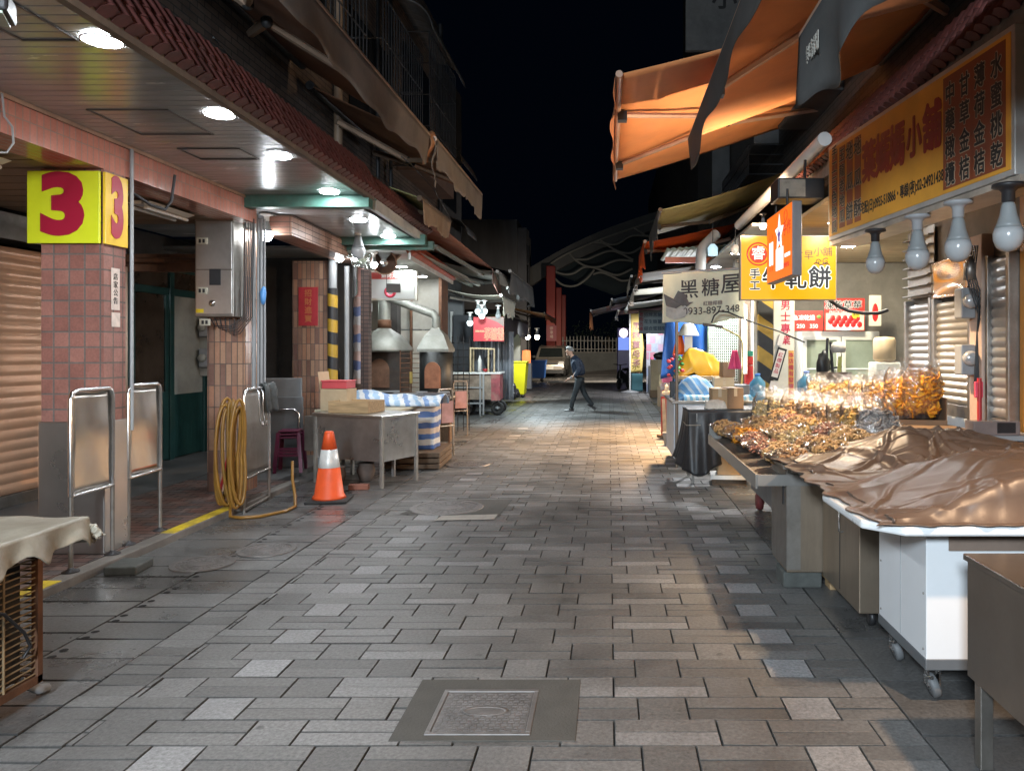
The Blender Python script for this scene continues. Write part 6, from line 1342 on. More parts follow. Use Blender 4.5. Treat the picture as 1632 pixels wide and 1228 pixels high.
# middle tier: standing bags leaning back
words2 = [('pale','pale yellow sticks'),('pale','yellow crisps'),('tan','tan rings'),('tan','golden brown rings'),('brown','dark brown twists'),('tan','light brown rings'),('gold','golden chips'),('grey','grey wrapped sweets')]
for i in range(8):
    f = i/7; u = 1228+172*f; v = 674+20*f; Y = 7.75-1.25*f
    bag(words2[i][0], P(u, v-8, Y), -.15+rnd.uniform(-.2, .2), -.42, 1.28+rnd.uniform(-.08, .1), 'bag of %s in the standing middle tier, %s from the far end' % (words2[i][1], ['first','second','third','fourth','fifth','sixth','seventh','last'][i]), i)
# top tier in cardboard boxes
words3 = [('pale','pale crisps'),('gold','yellow chips'),('gold','golden chips'),('tan','tan rings'),('tan','peach coloured rings'),('orange','orange crisps'),('orange','bright orange slices'),('orange','bright orange mango strips')]
pos3 = [(1306,624,8.5,.95),(1330,632,8.3,1.0),(1352,628,8.25,.95),(1376,634,7.95,1.05),(1398,632,7.8,1.1),(1416,636,7.55,1.15),(1440,632,7.35,1.30),(1470,630,7.2,1.35)]
for i, (u, v, Y, s_) in enumerate(pos3):
    bag(words3[i][0], P(u, v, Y), .1+rnd.uniform(-.25, .25), [-.55,-.7,-.5,-.5,-.35,-.25,-.05,.05][i], s_, 'bag of %s in the top cartons, %s from far end' % (words3[i][1], ['first','second','third','fourth','fifth','sixth','seventh','last and tallest'][i]), i)
# low tray: bags lying flat
k = 0
for i in range(7):
    for j in range(3 if i < 6 else 2):
        y_ = 7.28-.335*i+rnd.uniform(-.05,.05); x = 1.17+.25*j+rnd.uniform(-.03,.03)+.02*i
        nm = ['tan','brown','tan','brown','tan','rose','orange','brown','tan','rose','tan','gold','rose','pale','rose'][(i*3+j) % 15]
        bag(nm, (x, y_, (.845+.05*j)+rnd.uniform(-.01,.01)), .3+rnd.uniform(-.6,.6), -1.40, 1.02, 'flat bag of %s snacks, %s tray row from the far end, %s' % ({'gold':'golden','tan':'tan','brown':'brown','pale':'pale','orange':'orange','rose':'rose red','grey':'grey'}[nm], ['first','second','third','fourth','fifth','sixth','nearest'][i], ['street side','centre','inner side'][j]), k, True, 'flat snack bags in the low tray'); k += 1
sc_ = thing('snack_stall', 'grey steel snack stall with a tilted low tray and wheels on the right', 'stall', (1.45, 6.5, 0))
MB().slab([(-.45,-1.35,.715),(.45,-1.35,.82),(.45,1.05,.82),(-.45,1.05,.715)], .03).box(.45, 1.7, -1.0, 1.5, .80, .84).build('tray', steel_dull, sc_)
MB().slab([(-.47,-1.37,.765),(-.47,1.07,.765),(-.47,1.07,.67),(-.47,-1.37,.67)], .012, (-1,0,0)).box(-.46, .45, 1.06, 1.075, .70, .86).box(-.46, .0, -1.385, -1.37, .69, .765).build('tray_edge', mat('tray_edge', (.27,.26,.245), .4, .6, .15, 4, .03), sc_)
MB().box(0, 1.6, -.88, 1.35, .18, .70).build('body', mat('stall_grey', (.23,.24,.25), .5, .3, .15, 3, .03, stain=(.085,.08,.075), stain_amt=.4), sc_, bevel=.008)
MB().box(.55, 1.7, -.6, 1.4, .842, .90).build('tier_board', card_dk, sc_)
for y_ in (1.15, -.6): MB().lathe([(.03,-.03),(.08,-.03),(.09,0),(.08,.03),(.03,.03)], 18, (.05,y_,.09), Matrix.Rotation(PI/2, 4, 'Y')).build('wheel', mat('wheel_red', (.16,.03,.03), .6, 0, .2, 6, .1), sc_)
MB().tube([(-.02,-1.0,.62),(-.10,-1.0,.60),(-.10,-.85,.60),(-.02,-.85,.62)], .010, 6).build('latch', steel_bright, sc_)
bxr = thing('snack_carton', 'open brown carton holding the tall orange snack bags', 'box', P(1455, 690, 7.25), -.12)
MB().box(-.30, .26, -.17, -.16, -.02, .14).box(-.30, .26, .19, .20, -.02, .34).box(.25, .26, -.16, .19, -.02, .34).box(-.30, -.29, -.16, .19, -.02, .14).box(-.29, .25, -.16, .19, -.02, 0).build('box', card_dk, bxr)
bxl = thing('snack_carton', 'low cut brown carton holding the pale snack bags of the top tier', 'box', P(1345, 658, 8.1), -.5)
MB().box(-.5, .45, -.17, -.16, -.10, .06).box(-.5, .45, .19, .20, -.10, .2).box(.44, .45, -.16, .19, -.10, .1).box(-.5, -.49, -.16, .19, -.10, .1).build('box', card, bxl)
wl = thing('wooden_strip', 'pale wooden strip lying across the top tier bags', 'strip', P(1348, 641, 7.95), 0); MB().slab([(-.16,-.03,-.03),(.16,-.03,.06),(.16,.03,.06),(-.16,.03,-.03)], .012).build('strip', wood, wl)
mon = thing('dark_screen', 'dark flat screen back standing behind the top tier bags', 'screen', P(1330, 606, 9.2)); MB().box(-.22, .20, -.015, .015, -.10, .10).box(-.05,.05,-.05,.05,-.5,-.101).build('screen', mat('screen_dark', (.045,.035,.03), .5, 0, .1, 4, 0), mon)
# ---------------------------------------------------------------- row of steel carts, tarpaulin, white cart, near table
cabm = mat('cabinet_steel', (.31,.25,.19), .40, .75, .2, 1.8, .03, 6, stain=(.13,.11,.085), stain_amt=.5, stretch=(2,2,.5))
ca = thing('steel_cabinet', 'narrow brownish steel cabinet on blocks between the snack stall and the next cabinet', 'cabinet', (1.19, 5.13, 0))
MB().box(0, 1.3, 0, .48, .11, .80).build('body', cabm, ca, bevel=.006); MB().box(-.004, .09, -.003, .47, .13, .79).build('edge_panel', steel_dull, ca)
MB().box(-.03, 1.3, -.02, .5, .80, .83).build('top', steel_dull, ca, bevel=.004)
MB().box(.62, .626, -.003, -.0005, .14, .78).box(.10, 1.25, -.003, -.0005, .745, .750).build('door_seam', black_pl, ca)
MB().box(-.012, -.004, .08, .10, .55, .72).build('handle', black_pl, ca)
bk2 = thing('stone_block', 'mossy stone block propping the narrow steel cabinet', 'block', (1.28, 5.25, 0)); MB().box(-.11, .15, -.10, .14, 0, .108).build('block', MATS['mossy_block'], bk2, bevel=.012)
bk3 = thing('wooden_block', 'pale wooden offcut under the narrow steel cabinet', 'block', (1.55, 5.15, 0)); MB().box(-.10, .12, -.06, .1, .06, .108).box(-.08,.1,-.04,.08,0,.06).build('block', wood, bk3, bevel=.004)
cb_ = thing('steel_cabinet', 'larger brownish steel cabinet under the front of the brown tarpaulin', 'cabinet', (1.42, 4.36, 0))
MB().box(0, 1.4, 0, .75, .10, .80).build('body', cabm, cb_, bevel=.006)
MB().box(-.20, 1.4, -.02, .77, .80, .828).build('top', steel_dull, cb_, bevel=.004)
MB().box(-.003, -.0005, .36, .366, .13, .77).box(-.003, -.0005, .04, .72, .735, .740).build('door_seam', black_pl, cb_); MB().tube([(-.004,.28,.50),(-.03,.28,.50),(-.03,.28,.62),(-.004,.28,.62)], .006, 6).build('handle', steel_bright, cb_)
for y_ in (.1, .65): MB().lathe([(.02,-.015),(.045,-.015),(.045,.015),(.02,.015)], 16, (.1,y_,.048), Matrix.Rotation(PI/2, 4, 'Y')).build('castor', dark_metal, cb_)
white_sheet = mat('white_panel', (.62,.64,.66), .36, .0, .02, 2, 0, stain=(.50,.49,.46), stain_amt=.22)
wc = thing('white_cart', 'white panelled stall cart on castors under the brown tarpaulin', 'cart', (1.42, 3.44, 0))
MB().box(0, 1.75, 0, .60, .20, .80).build('body', white_sheet, wc, bevel=.004)
MB().box(-.004, 1.754, -.004, .604, .165, .215).build('kick_strip', mat('kick_grey', (.13,.14,.15), .5, .3, .1, 4, 0), wc, bevel=.004)
MB().slab([(-.30,.60,.842),(-.30,-.02,.842),(-.16,-.17,.842),(1.8,-.17,.842),(1.8,.60,.842)], .04, (0,0,1)).build('rim', mat('rim_white', (.70,.72,.73), .3, 0, .03, 3, 0), wc, bevel=.012)
mb = MB()
for z in (.25, .5, .76):
    for y_ in (.03, .57): mb.lathe([(.006,0),(.005,.002),(0,.003)], 8, (-.0005,y_,z), Matrix.Rotation(-PI/2, 4, 'Y'))
mb.build('screws', steel_dull, wc); MB().box(-.002, -.0004, .30, .303, .22, .79).box(.87, .873, -.002, -.0004, .22, .69).build('panel_seam', grey_pl, wc)
MB().box(.10, 1.7, -.008, -.0005, .70, .775).build('shelf_slot', mat('slot_brown', (.20,.15,.12), .5, .2, .2, 4, 0), wc)
for (x, y_, l) in ((.07,.10,0),(.06,.52,0),(1.6,.1,0)):
    q = MB().lathe([(.02,-.018),(.052,-.018),(.056,-.010),(.056,.010),(.052,.018),(.02,.018)], 22, (x,y_,.057), Matrix.Rotation(PI/2-.3, 4, 'Y')).build('castor', mat('tyre_grey', (.12,.125,.13), .6, 0, .15, 6, .05), wc)
    MB().lathe([(0,-.019),(.02,-.019),(.02,.019),(0,.019)], 14, (x,y_,.057), Matrix.Rotation(PI/2-.3, 4, 'Y')).box(x-.03, x-.022, y_-.02, y_+.02, .06, .165).box(x+.022, x+.03, y_-.02, y_+.02, .06, .165).box(x-.035, x+.035, y_-.03, y_+.03, .145, .166).tube([(x-.03,y_-.02,.10),(x-.03,y_-.07,.12)], .008, 6).build('fork', steel_bright, q)
tarp_m = mat('brown_tarp', (.098,.069,.053), .40, 0, .12, 3, .10, 24, spec=.42)
def sst(t): t = min(1, max(0, t)); return t*t*(3-2*t)
def tarpz(x, y_):
    n = noise.noise; rm = noise.ridged_multi_fractal
    p = Vector((x*1.3, y_*1.3, 0))
    fy = sst((y_-3.26)/.09); fx = sst((x-1.14)/.16); fb = sst((5.72-y_)/.12)
    h1 = .035+.175*sst((x-1.22)/.75)
    front = h1*(1-.72*sst((y_-4.05)/.42))
    back = .135*math.exp(-(((x-2.2)/.62)**2+((y_-5.2)/.34)**2))+.05*math.exp(-(((x-1.95)/.12)**2+((y_-4.98)/.32)**2))
    z = .86+(front+back)*fy*fx*fb
    q = Vector((x*1.1+.3*n(p), y_*1.9, 1.7)); q2 = Vector((x*1.7-y_*1.3, y_*.7+x*1.1, 5.1))
    cr = .020*(rm(q, 1.1, 2.1, 2, 1.0, 2.4)-1.1)+.016*(rm(q2, 1.1, 2.0, 2, 1.0, 2.4)-1.1)
    # pleats: narrow raised creases that run in from the edges and fade
    for k, (dx, dy, fq, am, sh) in enumerate(((.25,1,3.1,.030,.2),(1,.25,2.6,.026,.9),(.8,-.75,3.0,.024,.4),(.7,.9,3.6,.018,.1),(-.3,1,6.5,.010,.6))):
        w_ = (dx*x+dy*y_+.22*n(p*.9+Vector((k*7,1,0)))+.05*n(p*3+Vector((k*3,0,2))))*fq+sh
        d = abs(w_-math.floor(w_)-.5)*2; on = max(0, min(1, .15+1.6*n(p*.9+Vector((0,k*4+2,k)))))
        cr += am*on*(math.exp(-(d/.10)**2)-.45*math.exp(-((d-.22)/.12)**2))
    return z+cr*fy*(.45+.55*fx)*(.4+.6*fb)
def tarpf(a, b):
    x = 1.135+1.95*a; y_ = 3.27+2.46*b
    z = max(.8535, tarpz(x, y_))
    if a < .04: x += .02*math.sin(b*37)+.012*math.sin(b*83); z = .8535+(z-.8535)*(a/.04)**.6
    if b < .015: y_ += .012*math.sin(a*41)+.008*math.sin(a*97); z = .8535
    if b > .97: z = min(z, .87)
    return (x+.02*noise.noise(Vector((x*5, y_*5, 3))), y_+.012*noise.noise(Vector((x*5, y_*5, 9)))*min(1,b*8), z)
tag(MB().grid(tarpf, 240, 280, .006).build('brown_tarpaulin', tarp_m), 'creased glossy brown tarpaulin spread over the goods on the right hand carts', 'tarpaulin')
hd_ = thing('unseen_light_blocker', 'unseen black plates added to keep the warm lamp off the left eave and sign', 'light blocker', (1.98, 2.2, 2.9))
MB().box(-.80, -.20, -1.2, .55, -.008, .004).build('shade', dark_metal, hd_); MB().box(-.06, .8, .40, .41, -.30, .30).build('baffle', dark_metal, hd_)  # added out of view: plate shades the eave, baffle the sign and bulbs
hb = thing('covered_counter', 'grey topped counter behind the tarpaulin against the shutters', 'counter', (2.6, 6.05, 0))
MB().box(-.1, .68, -.20, .24, .90, .94).build('top', grey_pl, hb, bevel=.004); MB().box(-.05, .66, -.15, .2, 0, .899).build('body', steel_dull, hb)
ab = thing('acrylic_box', 'smoky clear plastic box with a dark card inside on the grey counter', 'box', (2.98, 5.92, .94))
MB().box(-.20, .16, -.06, .09, 0, .11).build('box', mat('smoke_acrylic', (.20,.16,.15), .12, 0, .2, 4, 0), ab, bevel=.01); MB().box(-.02, .12, -.064, -.0605, .02, .1).build('card', black_pl, ab)
nt_ = thing('steel_work_table', 'brushed steel work table with square legs at the bottom right corner', 'table', (1.40, 2.0, 0))
brushed = mat('brushed_brown_steel', (.30,.27,.24), .30, .95, .15, 1.5, .03, 5, stain=(.20,.17,.15), stain_amt=.4)
MB().box(-.01, 1.4, -.6, 1.02, .775, .80).build('top', brushed, nt_, bevel=.004); MB().slab([(0,-.6,.774),(0,1.0,.774),(0,1.0,.33),(0,-.6,.33)], .012, (-1,0,0)).slab([(0.012,1.005,.774),(1.4,1.005,.774),(1.4,1.005,.33),(0.012,1.005,.33)], .012, (0,1,0)).build('side_panel', brushed, nt_)
for (x, y_) in ((.012,.95),(1.3,.95)): MB().box(x, x+.05, y_-.03, y_+.02, 0, .774).build('leg', steel_dull, nt_, bevel=.004)
# ---------------------------------------------------------------- black cloth table, white stall
bt_ = thing('cloth_table', 'table draped in black cloth with cartons on it, right of the street', 'table', (.94, 9.1, 0))
MB().box(.02, 1.0, .02, .62, .84, .875).build('tabletop', grey_pl, bt_)
for (x, y_) in ((.05,.05),(.95,.05),(.05,.58),(.95,.58)): MB().box(x, x+.03, y_, y_+.03, 0, .84).build('leg', steel_dull, bt_)
def clf(a, b):
    # front and side drop of the cloth in one sheet around the corner
    s = a*1.7; w_ = .03*math.sin(s*17)*b+.02*math.sin(s*41)*b
    if s < .62: x, y_ = 0-w_-.10*b*b, .62-s
    else: x, y_ = s-.62, 0-w_-.16*b*b*math.exp(-((s-.8)/.25)**2)
    dr = .62+.14*math.exp(-((s-.72)/.16)**2)-.25*max(0, s-1.1)
    return (x, y_, .885-.012-dr*b)
black_cloth = mat('black_cloth', (.014,.014,.016), .45, 0, .25, 6, .25, 30)
MB().grid(clf, 90, 20, .005).add([(0,0,.885),(1.06,0,.885),(1.06,.64,.885),(0,.64,.885)], [(0,1,2,3)]).build('cloth', black_cloth, bt_)
MB().tube([(-.012,.6,.70),(-.02,-.012,.70),(1.0,-.02,.71)], .006, 5).build('tie_cord', mat('cord_tan', (.35,.30,.24), .7, 0, .1, 6, 0), bt_)
MB().box(.10, .104, -.022, -.012, .74, .84).build('tag', white_pl, bt_)
uc = thing('crate_under_table', 'cardboard carton in a white edged crate under the black cloth table', 'crate', (1.42, 9.05, 0), -.1)
MB().box(-.14, .20, 0, .3, .12, .34).build('carton', card, uc, bevel=.004); MB().box(-.22, .24, -.03, .34, .07, .115).build('base', white_pl, uc); MB().box(-.2,.2,0,.3,0,.069).build('runner', wood_dk, uc)
def carton(label, loc, rz, sx, sy, sz, m=card, grp='cartons on the right stalls'):
    t = thing('carton', label, 'box', loc, rz, grp); MB().box(-sx, sx, -sy, sy, 0, sz).build('box', m, t, bevel=.004)
    MB().box(-.02, .02, -sy-.0015, sy+.0015, sz*.6, sz+.0015).build('tape', mat('tape', (.45,.36,.25), .3, 0, .1, 4, 0), t)
    return t
carton('brown carton on the right of the black cloth table', (1.50, 9.35, .885), .15, .10, .14, .25, card_dk)
gt = carton('carton with a grey lid and wrapped front on the black cloth table', (1.33, 9.35, .885), .0, .09, .16, .24, card)
wr = thing('wrapped_parcel', 'pale crumpled plastic parcel in front of the cartons on the black table', 'parcel', (1.28, 9.2, .885)); MB().grid(lambda a, b: (-.13+.26*a, -.08+.16*b, .005+.11*(math.sin(PI*a)*math.sin(PI*b))**.25+.01*noise.noise(Vector((a*9,b*9,0)))), 18, 14).build('wrap', mat('crumpled_film', (.50,.46,.40), .25, 0, .2, 9, .4, 20), wr)
WS = thing('white_stall', 'white sided drinks stall with a metal post behind the black cloth table', 'stall', (.88, 10.4, 0))
MB().box(0, 1.25, 0, 1.3, .12, .86).build('body', mat('stall_white', (.55,.57,.60), .45, .1, .08, 3, .02, stain=(.3,.3,.3), stain_amt=.2), WS, bevel=.006)
MB().box(-.03, 1.3, -.04, 1.35, .862, .90).build('counter', steel_dull, WS, bevel=.005)
MB().tube([(.04,.0,.0),(.04,.0,2.05)], .022, 10).build('post', mat('post_brown', (.22,.17,.13), .45, .6, .2, 5, .05), WS); MB().box(.05, .13, .02, .08, 0, .12).box(1.1, 1.18, .02, .08, 0, .12).build('foot', concrete, WS)
tq = stripes('blue_check', [(.10,.28,.55),(.45,.56,.66),(.14,.33,.60)], .12, (1,.6,.3), noise_amt=.4, rough=.35, bump=.4)
t = thing('blue_tarp_heap', 'heap of blue striped plastic sheeting on the counter of the white stall', 'tarpaulin', (1.25, 10.75, .90))
MB().grid(lambda a, b: (-.33+.75*a, -.25+.55*b, .01+.42*(math.sin(PI*min(1,a*1.1))*math.sin(PI*b))**.6*(1-.55*a)+.05*noise.noise(Vector((a*6,b*5,1)))), 30, 22, .006).build('sheeting', tq, t)
t = thing('blue_tarp_flat', 'flat folded blue checked sheeting along the front of the white stall counter', 'tarpaulin', (1.42, 10.46, .90)); MB().grid(lambda a, b: (-.40+1.05*a, -.07+.16*b, .006+.07*(math.sin(PI*b))**.5+.012*noise.noise(Vector((a*16,b*5,1)))), 40, 12).build('sheeting', stripes('blue_check_pale', [(.15,.40,.62),(.50,.60,.66),(.18,.42,.66),(.6,.66,.7)], .16, (1,.3,0), noise_amt=.2, rough=.3, bump=.3), t)
for (l, x, yy, z, rz, sx, sy, sz, m) in (('wide grey brown carton on the blue sheeting of the white stall', 1.62, 10.9, .93, 0, .14, .12, .27, MATS['card_pale']), ('low flat carton left of the wide one on the blue sheeting', 1.42, 10.72, .94, 0, .16, .10, .13, MATS['card_pale']), ('small dark carton on top of the wide carton', 1.68, 10.9, 1.204, .2, .09, .08, .21, card_dk)): carton(l, (x, yy, z), rz, sx, sy, sz, m)
gt_ = thing('gold_tarp', 'golden yellow tarpaulin bundled over goods at the back of the white stall', 'tarpaulin', (1.36, 11.4, 1.22))
MB().grid(lambda a, b: (-.36+.72*a, -.22+.44*b, .36*(min(1,4*a)*min(1,4*(1-a)))**.6*(min(1,3.5*b)*min(1,3.5*(1-b)))**.7*(.85+.25*math.sin(a*4+.4))+.05*noise.noise(Vector((a*5,b*5,4)))+.03*(1-abs(math.sin(a*9+b*5)))**4-.01), 40, 30, .005).build('tarp', mat('gold_vinyl', (.50,.27,.015), .32, 0, .1, 3, .1, 12), gt_)
sb_ = thing('shelf_board', 'pale board shelf holding the golden tarpaulin bundle', 'shelf', (1.36, 11.35, 1.16)); MB().box(-.38, .40, -.25, .28, 0, .05).box(-.35,-.31,-.2,.2,-.26,0).box(.31,.35,-.2,.2,-.26,0).build('shelf', wood, sb_, bevel=.004)
for (l, x, yy, z) in (('blue water bottle on the ground right of the white stall, upper of two', 2.08, 10.7, .90), ('blue water bottle on the right end of the white stall counter', 2.02, 10.48, .90)): jug(l, (x, yy, z), .8)
# banner and things behind it
bn = thing('cloth_banner', 'sagging cream cloth banner with ink brush characters and a telephone number', 'banner', (1.27, 10.3, 2.28)); mt = face((0,0,0), (1,0,0), (0,0,1))
def bf(a, b): return (-.54+1.08*a+.02*(1-b)*(a-.5), .02*math.sin(a*13)+.02*math.sin(a*5+b*3), -.33+.66*b+.055*a-.03*math.sin(PI*a)*(1-b)+.02*(1-b)*math.sin(a*9))
cream_c = mat('banner_cream', (.76,.73,.55), .85, 0, .10, 3, .12, 20, stain=(.36,.33,.24), stain_amt=.35)
MB().grid(bf, 40, 20, .003).build('cloth', cream_c, bn)
ink_s = mat('brush_ink', (.07,.06,.06), .8, 0, .2, 9, 0)
def on_banner(o):   # lay flat shapes on the waving cloth
    for v in o.data.vertices:
        a = (v.co.x+.54)/1.08; a = min(1, max(0, a)); v.co.y += .02*math.sin(a*13)+.02*math.sin(a*5+1.5)-.020; v.co.z += .055*a-.03*math.sin(PI*a)*.5
for s_, x, z, sz in (('黑',-.20,.10,.27),('糖',.09,.11,.25),('屋',.36,.14,.28)): on_banner(text(s_, ink_s, bn, mt @ Matrix.Translation((x,z,.0)), sz, .010, .002))
on_banner(text('紅糖椰糖', mat('ink_pale', (.20,.17,.17), .8, 0, .2, 9, 0), bn, mt @ Matrix.Translation((.12,-.09,0)), .065, .008, .002)); on_banner(text('0933-897-348', ink_s, bn, mt @ Matrix.Translation((.10,-.185,0)), .135, .006, .002))
bl_ = MB(); pts = [(-.535,.06),(-.40,-.01),(-.34,.10),(-.25,.05),(-.20,-.06),(-.14,-.06),(-.24,-.13),(-.30,-.10),(-.40,-.16),(-.50,-.10)]
bl_.slab([mt @ Vector((x, z, .001)) for x, z in pts], .002); o = bl_.build('ink_wash', mat('wash_grey', (.12,.115,.115), .85, 0, .3, 6, 0), bn); on_banner(o)
bl2 = MB(); pts = [(-.50,-.11),(-.36,-.14),(-.25,-.10),(-.17,-.17),(-.26,-.26),(-.40,-.29),(-.50,-.24)]; bl2.slab([mt @ Vector((x, z, .002)) for x, z in pts], .002); o = bl2.build('pale_blossom', mat('wash_pale', (.42,.41,.38), .85, 0, .25, 9, 0), bn); on_banner(o)
MB().tube([(-.56,0,.33),(.56,.0,.40)], .016, 8).build('rail', grey_pl, bn)
cl_ = thing('clip_lamp', 'grey clip lamp on a yellow flexible arm below the cream banner', 'lamp', P(1136, 520, 10.0))
MB().grid(lambda a, b: ((a-.5)*.26, (b-.5)*.10, -.035*(a-.5)+.03*math.sin(PI*b)), 10, 6, .008).build('head', mat('lamp_grey', (.12,.12,.125), .5, .2, .1, 4, 0), cl_, bevel=.002)
MB().tube([(.12,0,-.02),(.22,.02,-.06),(.34,.05,-.12),(.40,.08,-.2),(.41,.1,-.5),(.39,.1,-.75)], .011, 8).build('arm', mat('flex_yellow', (.60,.50,.18), .5, 0, .1, 4, 0), cl_)
cbl = thing('black_cable', 'black cable slung from the clip lamp across the banner to the striped pillar', 'cable', P(1134, 514, 9.95))
o0 = Vector(cbl.location); MB().tube([P(u, v, Y)-o0 for u, v, Y in ((1134,514,9.95),(1138,503,9.95),(1146,496,9.95),(1160,497,9.95),(1185,508,10.0),(1215,519,10.3),(1242,528,10.7),(1265,538,10.6),(1282,545,10.4))], .011, 7).build('cable', black_pl, cbl)
cb3 = thing('black_hose', 'thick dark cable sagging across the strawberry poster', 'cable', P(1322, 478, 9.5)); o0 = Vector(cb3.location); MB().tube([P(u, v, 9.5)-o0 for u, v in ((1322,478),(1335,487),(1352,495),(1375,499),(1400,499),(1415,494))], .022, 8).build('cable', mat('hose_brown', (.06,.05,.045), .6, 0, .2, 6, .05), cb3)
bl3 = thing('blue_tarp_curtain', 'dark blue tarpaulin hanging behind the white stall', 'tarpaulin', (1.25, 12.3, 1.3)); MB().grid(lambda a, b: (-.42+.85*a+.1*b, .05*math.sin(a*14+b*3), 1.0*b-.45*(1-b)*(1-a)*.4), 24, 14, .005).build('sheet', mat('deep_blue_vinyl', (.015,.075,.26), .4, 0, .25, 4, .2), bl3)
ms_ = thing('mesh_screen', 'white wire mesh screen with greenery behind it beside the blue tarpaulin', 'screen', (1.80, 12.1, 1.1)); mb = MB()
for k in range(15): mb.tube([(-.22+.032*k,0,0),(-.22+.032*k,0,1.15)], .004, 4)
for k in range(30): mb.tube([(-.22,0,.04*k),(.23,0,.04*k)], .004, 4)
mb.build('wires', white_pl, ms_); MB().box(-.24, .25, .05, .08, 0, 1.2).build('backing', mat('leafy_green', (.12,.20,.13), .7, 0, .5, 12, .2), ms_)
bp_ = thing('wall_post_brown', 'brown timber post beside the wire mesh screen', 'post', (2.12, 12.0, 0)); MB().box(-.07, .07, -.07, .07, 0, 3.0).build('post', wood_dk, bp_); MB().box(.10, .14, -.07, -.02, 0, 2.6).build('trim', white_pl, bp_)
pk = thing('pink_cloth', 'bright pink cloth hanging above the right end of the white stall', 'cloth', P(1171, 574, 10.6)); MB().grid(lambda a, b: ((a-.5)*.13*(1.4-b), .02*math.sin(a*11), -.12+.26*b), 10, 8, .006).build('cloth', mat('hot_pink', (.65,.06,.17), .6, 0, .15, 5, .1), pk)
rb = thing('red_bucket', 'red plastic boxes stacked behind the striped pillar', 'boxes', P(1200, 612, 11.6)); MB().box(-.12, .12, -.1, .1, .0, .28).box(-.10, .13, -.1, .1, .29, .42).build('boxes', mat('bucket_red', (.50,.03,.03), .4, 0, .1, 4, .02), rb, bevel=.02); MB().box(-.13, .13, -.11, .11, .425, .50).build('green_lid', mat('lid_green', (.02,.22,.16), .4, 0, .1, 4, 0), rb); MB().box(-.3,.3,-.2,.2,-1.05,-.005).build('stand', grey_pl, rb)
hats = thing('paper_lampshade', 'pale pleated lampshade hanging in front of the blue tarpaulin', 'lamp', P(1097, 525, 11.5)); MB().lathe([(.07,.09),(.10,.05),(.165,-.09)], 24, cap=False).build('shade', mat('shade_paper', (.45,.47,.44), .6, 0, .15, 8, .1), hats); MB().box(-.06,.06,-.005,.005,-.34,-.1).build('tag_strip', white_pl, hats)
oc = thing('orange_cloth', 'orange cloth hanging left of the blue tarpaulin', 'cloth', P(1083, 548, 11.6)); MB().grid(lambda a, b: ((a-.5)*.16*(1.3-b), .02*math.sin(a*9), -.16+.34*b), 8, 8, .006).build('cloth', MATS['vivid_orange'], oc)
pf_ = thing('plastic_flowers', 'bunch of red and green plastic flowers behind the metal post', 'flowers', P(1079, 590, 11.2)); mb = MB(); m2 = MB()
for k in range(26): a = rnd.uniform(0, 6.3); r = rnd.random(); p = (.14*r*math.cos(a), .08*math.sin(a)*r, rnd.uniform(-.15,.22)); (mb if k % 2 else m2).ball(p, .035, .02, .025, 6, jit=.6, seed=k)
mb.build('leaves', mat('leaf_green', (.03,.20,.04), .5, 0, .3, 8, .1), pf_); m2.build('petals', mat('petal_red', (.55,.05,.06), .5, 0, .3, 8, .1), pf_); MB().box(-.1, .1, -.08, .08, -1.1, -.16).build('bucket', black_pl, pf_)
# A-board
abd = thing('red_signboard', 'red and cream standing signboard with a carved top by the kerb on the right', 'sign', (1.07, 13.9, 0), .35)
MB().slab([(-.12,0,.05),(.12,0,.05),(.10,.06,.74),(-.10,.06,.74)], .03).build('board', mat('board_red', (.50,.06,.04), .5, 0, .2, 5, .05), abd); MB().slab([(-.10,-.003,.10),(-.02,-.003,.10),(-.03,.055,.70),(-.09,.055,.70)], .004, (0,-1,.08)).slab([(.0,-.003,.12),(.05,-.003,.10),(.08,.03,.4),(.03,.05,.66)], .004, (0,-1,.08)).build('cream_print', mat('print_cream', (.62,.45,.28), .5, 0, .2, 9, 0), abd)
MB().ball((0,.06,.80), .10, .03, .05, 10).ball((0,.06,.88), .045, .03, .08, 10).build('carved_top', MATS['print_cream'], abd); MB().box(-.15, .15, -.08, .16, 0, .05).build('base', card_dk, abd)
# ---------------------------------------------------------------- far right stalls
fs_ = thing('market_stall', 'bright far stall on the right stacked with colourful goods', 'stall', (1.6, 26.5, 0))
MB().box(-.2, 1.4, 2.0, 2.1, 0, 2.6).build('rear_panel', tiles('goods_wall', (.50,.48,.46), (.40,.12,.16), (.30,.32,.36), .22, .3, .5, .37, .02, .1, c3=(.25,.30,.40)), fs_)
MB().box(-.15, 1.3, .6, 1.6, 0, 1.0).build('counter', grey_pl, fs_)
for i in range(10):
    cc = [(.6,.1,.2),(.1,.25,.55),(.65,.6,.55),(.55,.35,.1),(.1,.3,.15)][i % 5]; MB().box(-.12+.13*i, -.02+.13*i, .6, .9, 1.002, 1.2+.2*rnd.random()).build('goods', mat('goods_%s' % 'abcde'[i % 5], cc, .5, 0, .3, 7, .1), fs_)
carton('tall brown carton stacked before the bright far stall', (1.66, 25.6, .25), 0, .26, .25, 1.0, MATS['card_pale']); carton('dark low base box under the tall far carton', (1.66, 25.6, 0), 0, .28, .27, .245, card_dk)
bgc = thing('black_bag', 'black handbag lying on top of the tall far carton', 'bag', (1.70, 25.55, 1.25)); MB().ball((0,0,.12), .2, .15, .14, 12, jit=.3).build('bag', black_pl, bgc)
fg = thing('flag_banner', 'yellow feather flag with dark characters on a pole far down the right', 'flag', (.78, 28.2, 0)); MB().tube([(0,0,.02),(0,0,2.95)], .03, 8).build('pole', white_pl, fg); MB().lathe([(.35,0),(.33,.04),(.05,.10),(0,.10)], 16).build('base', grey_pl, fg)
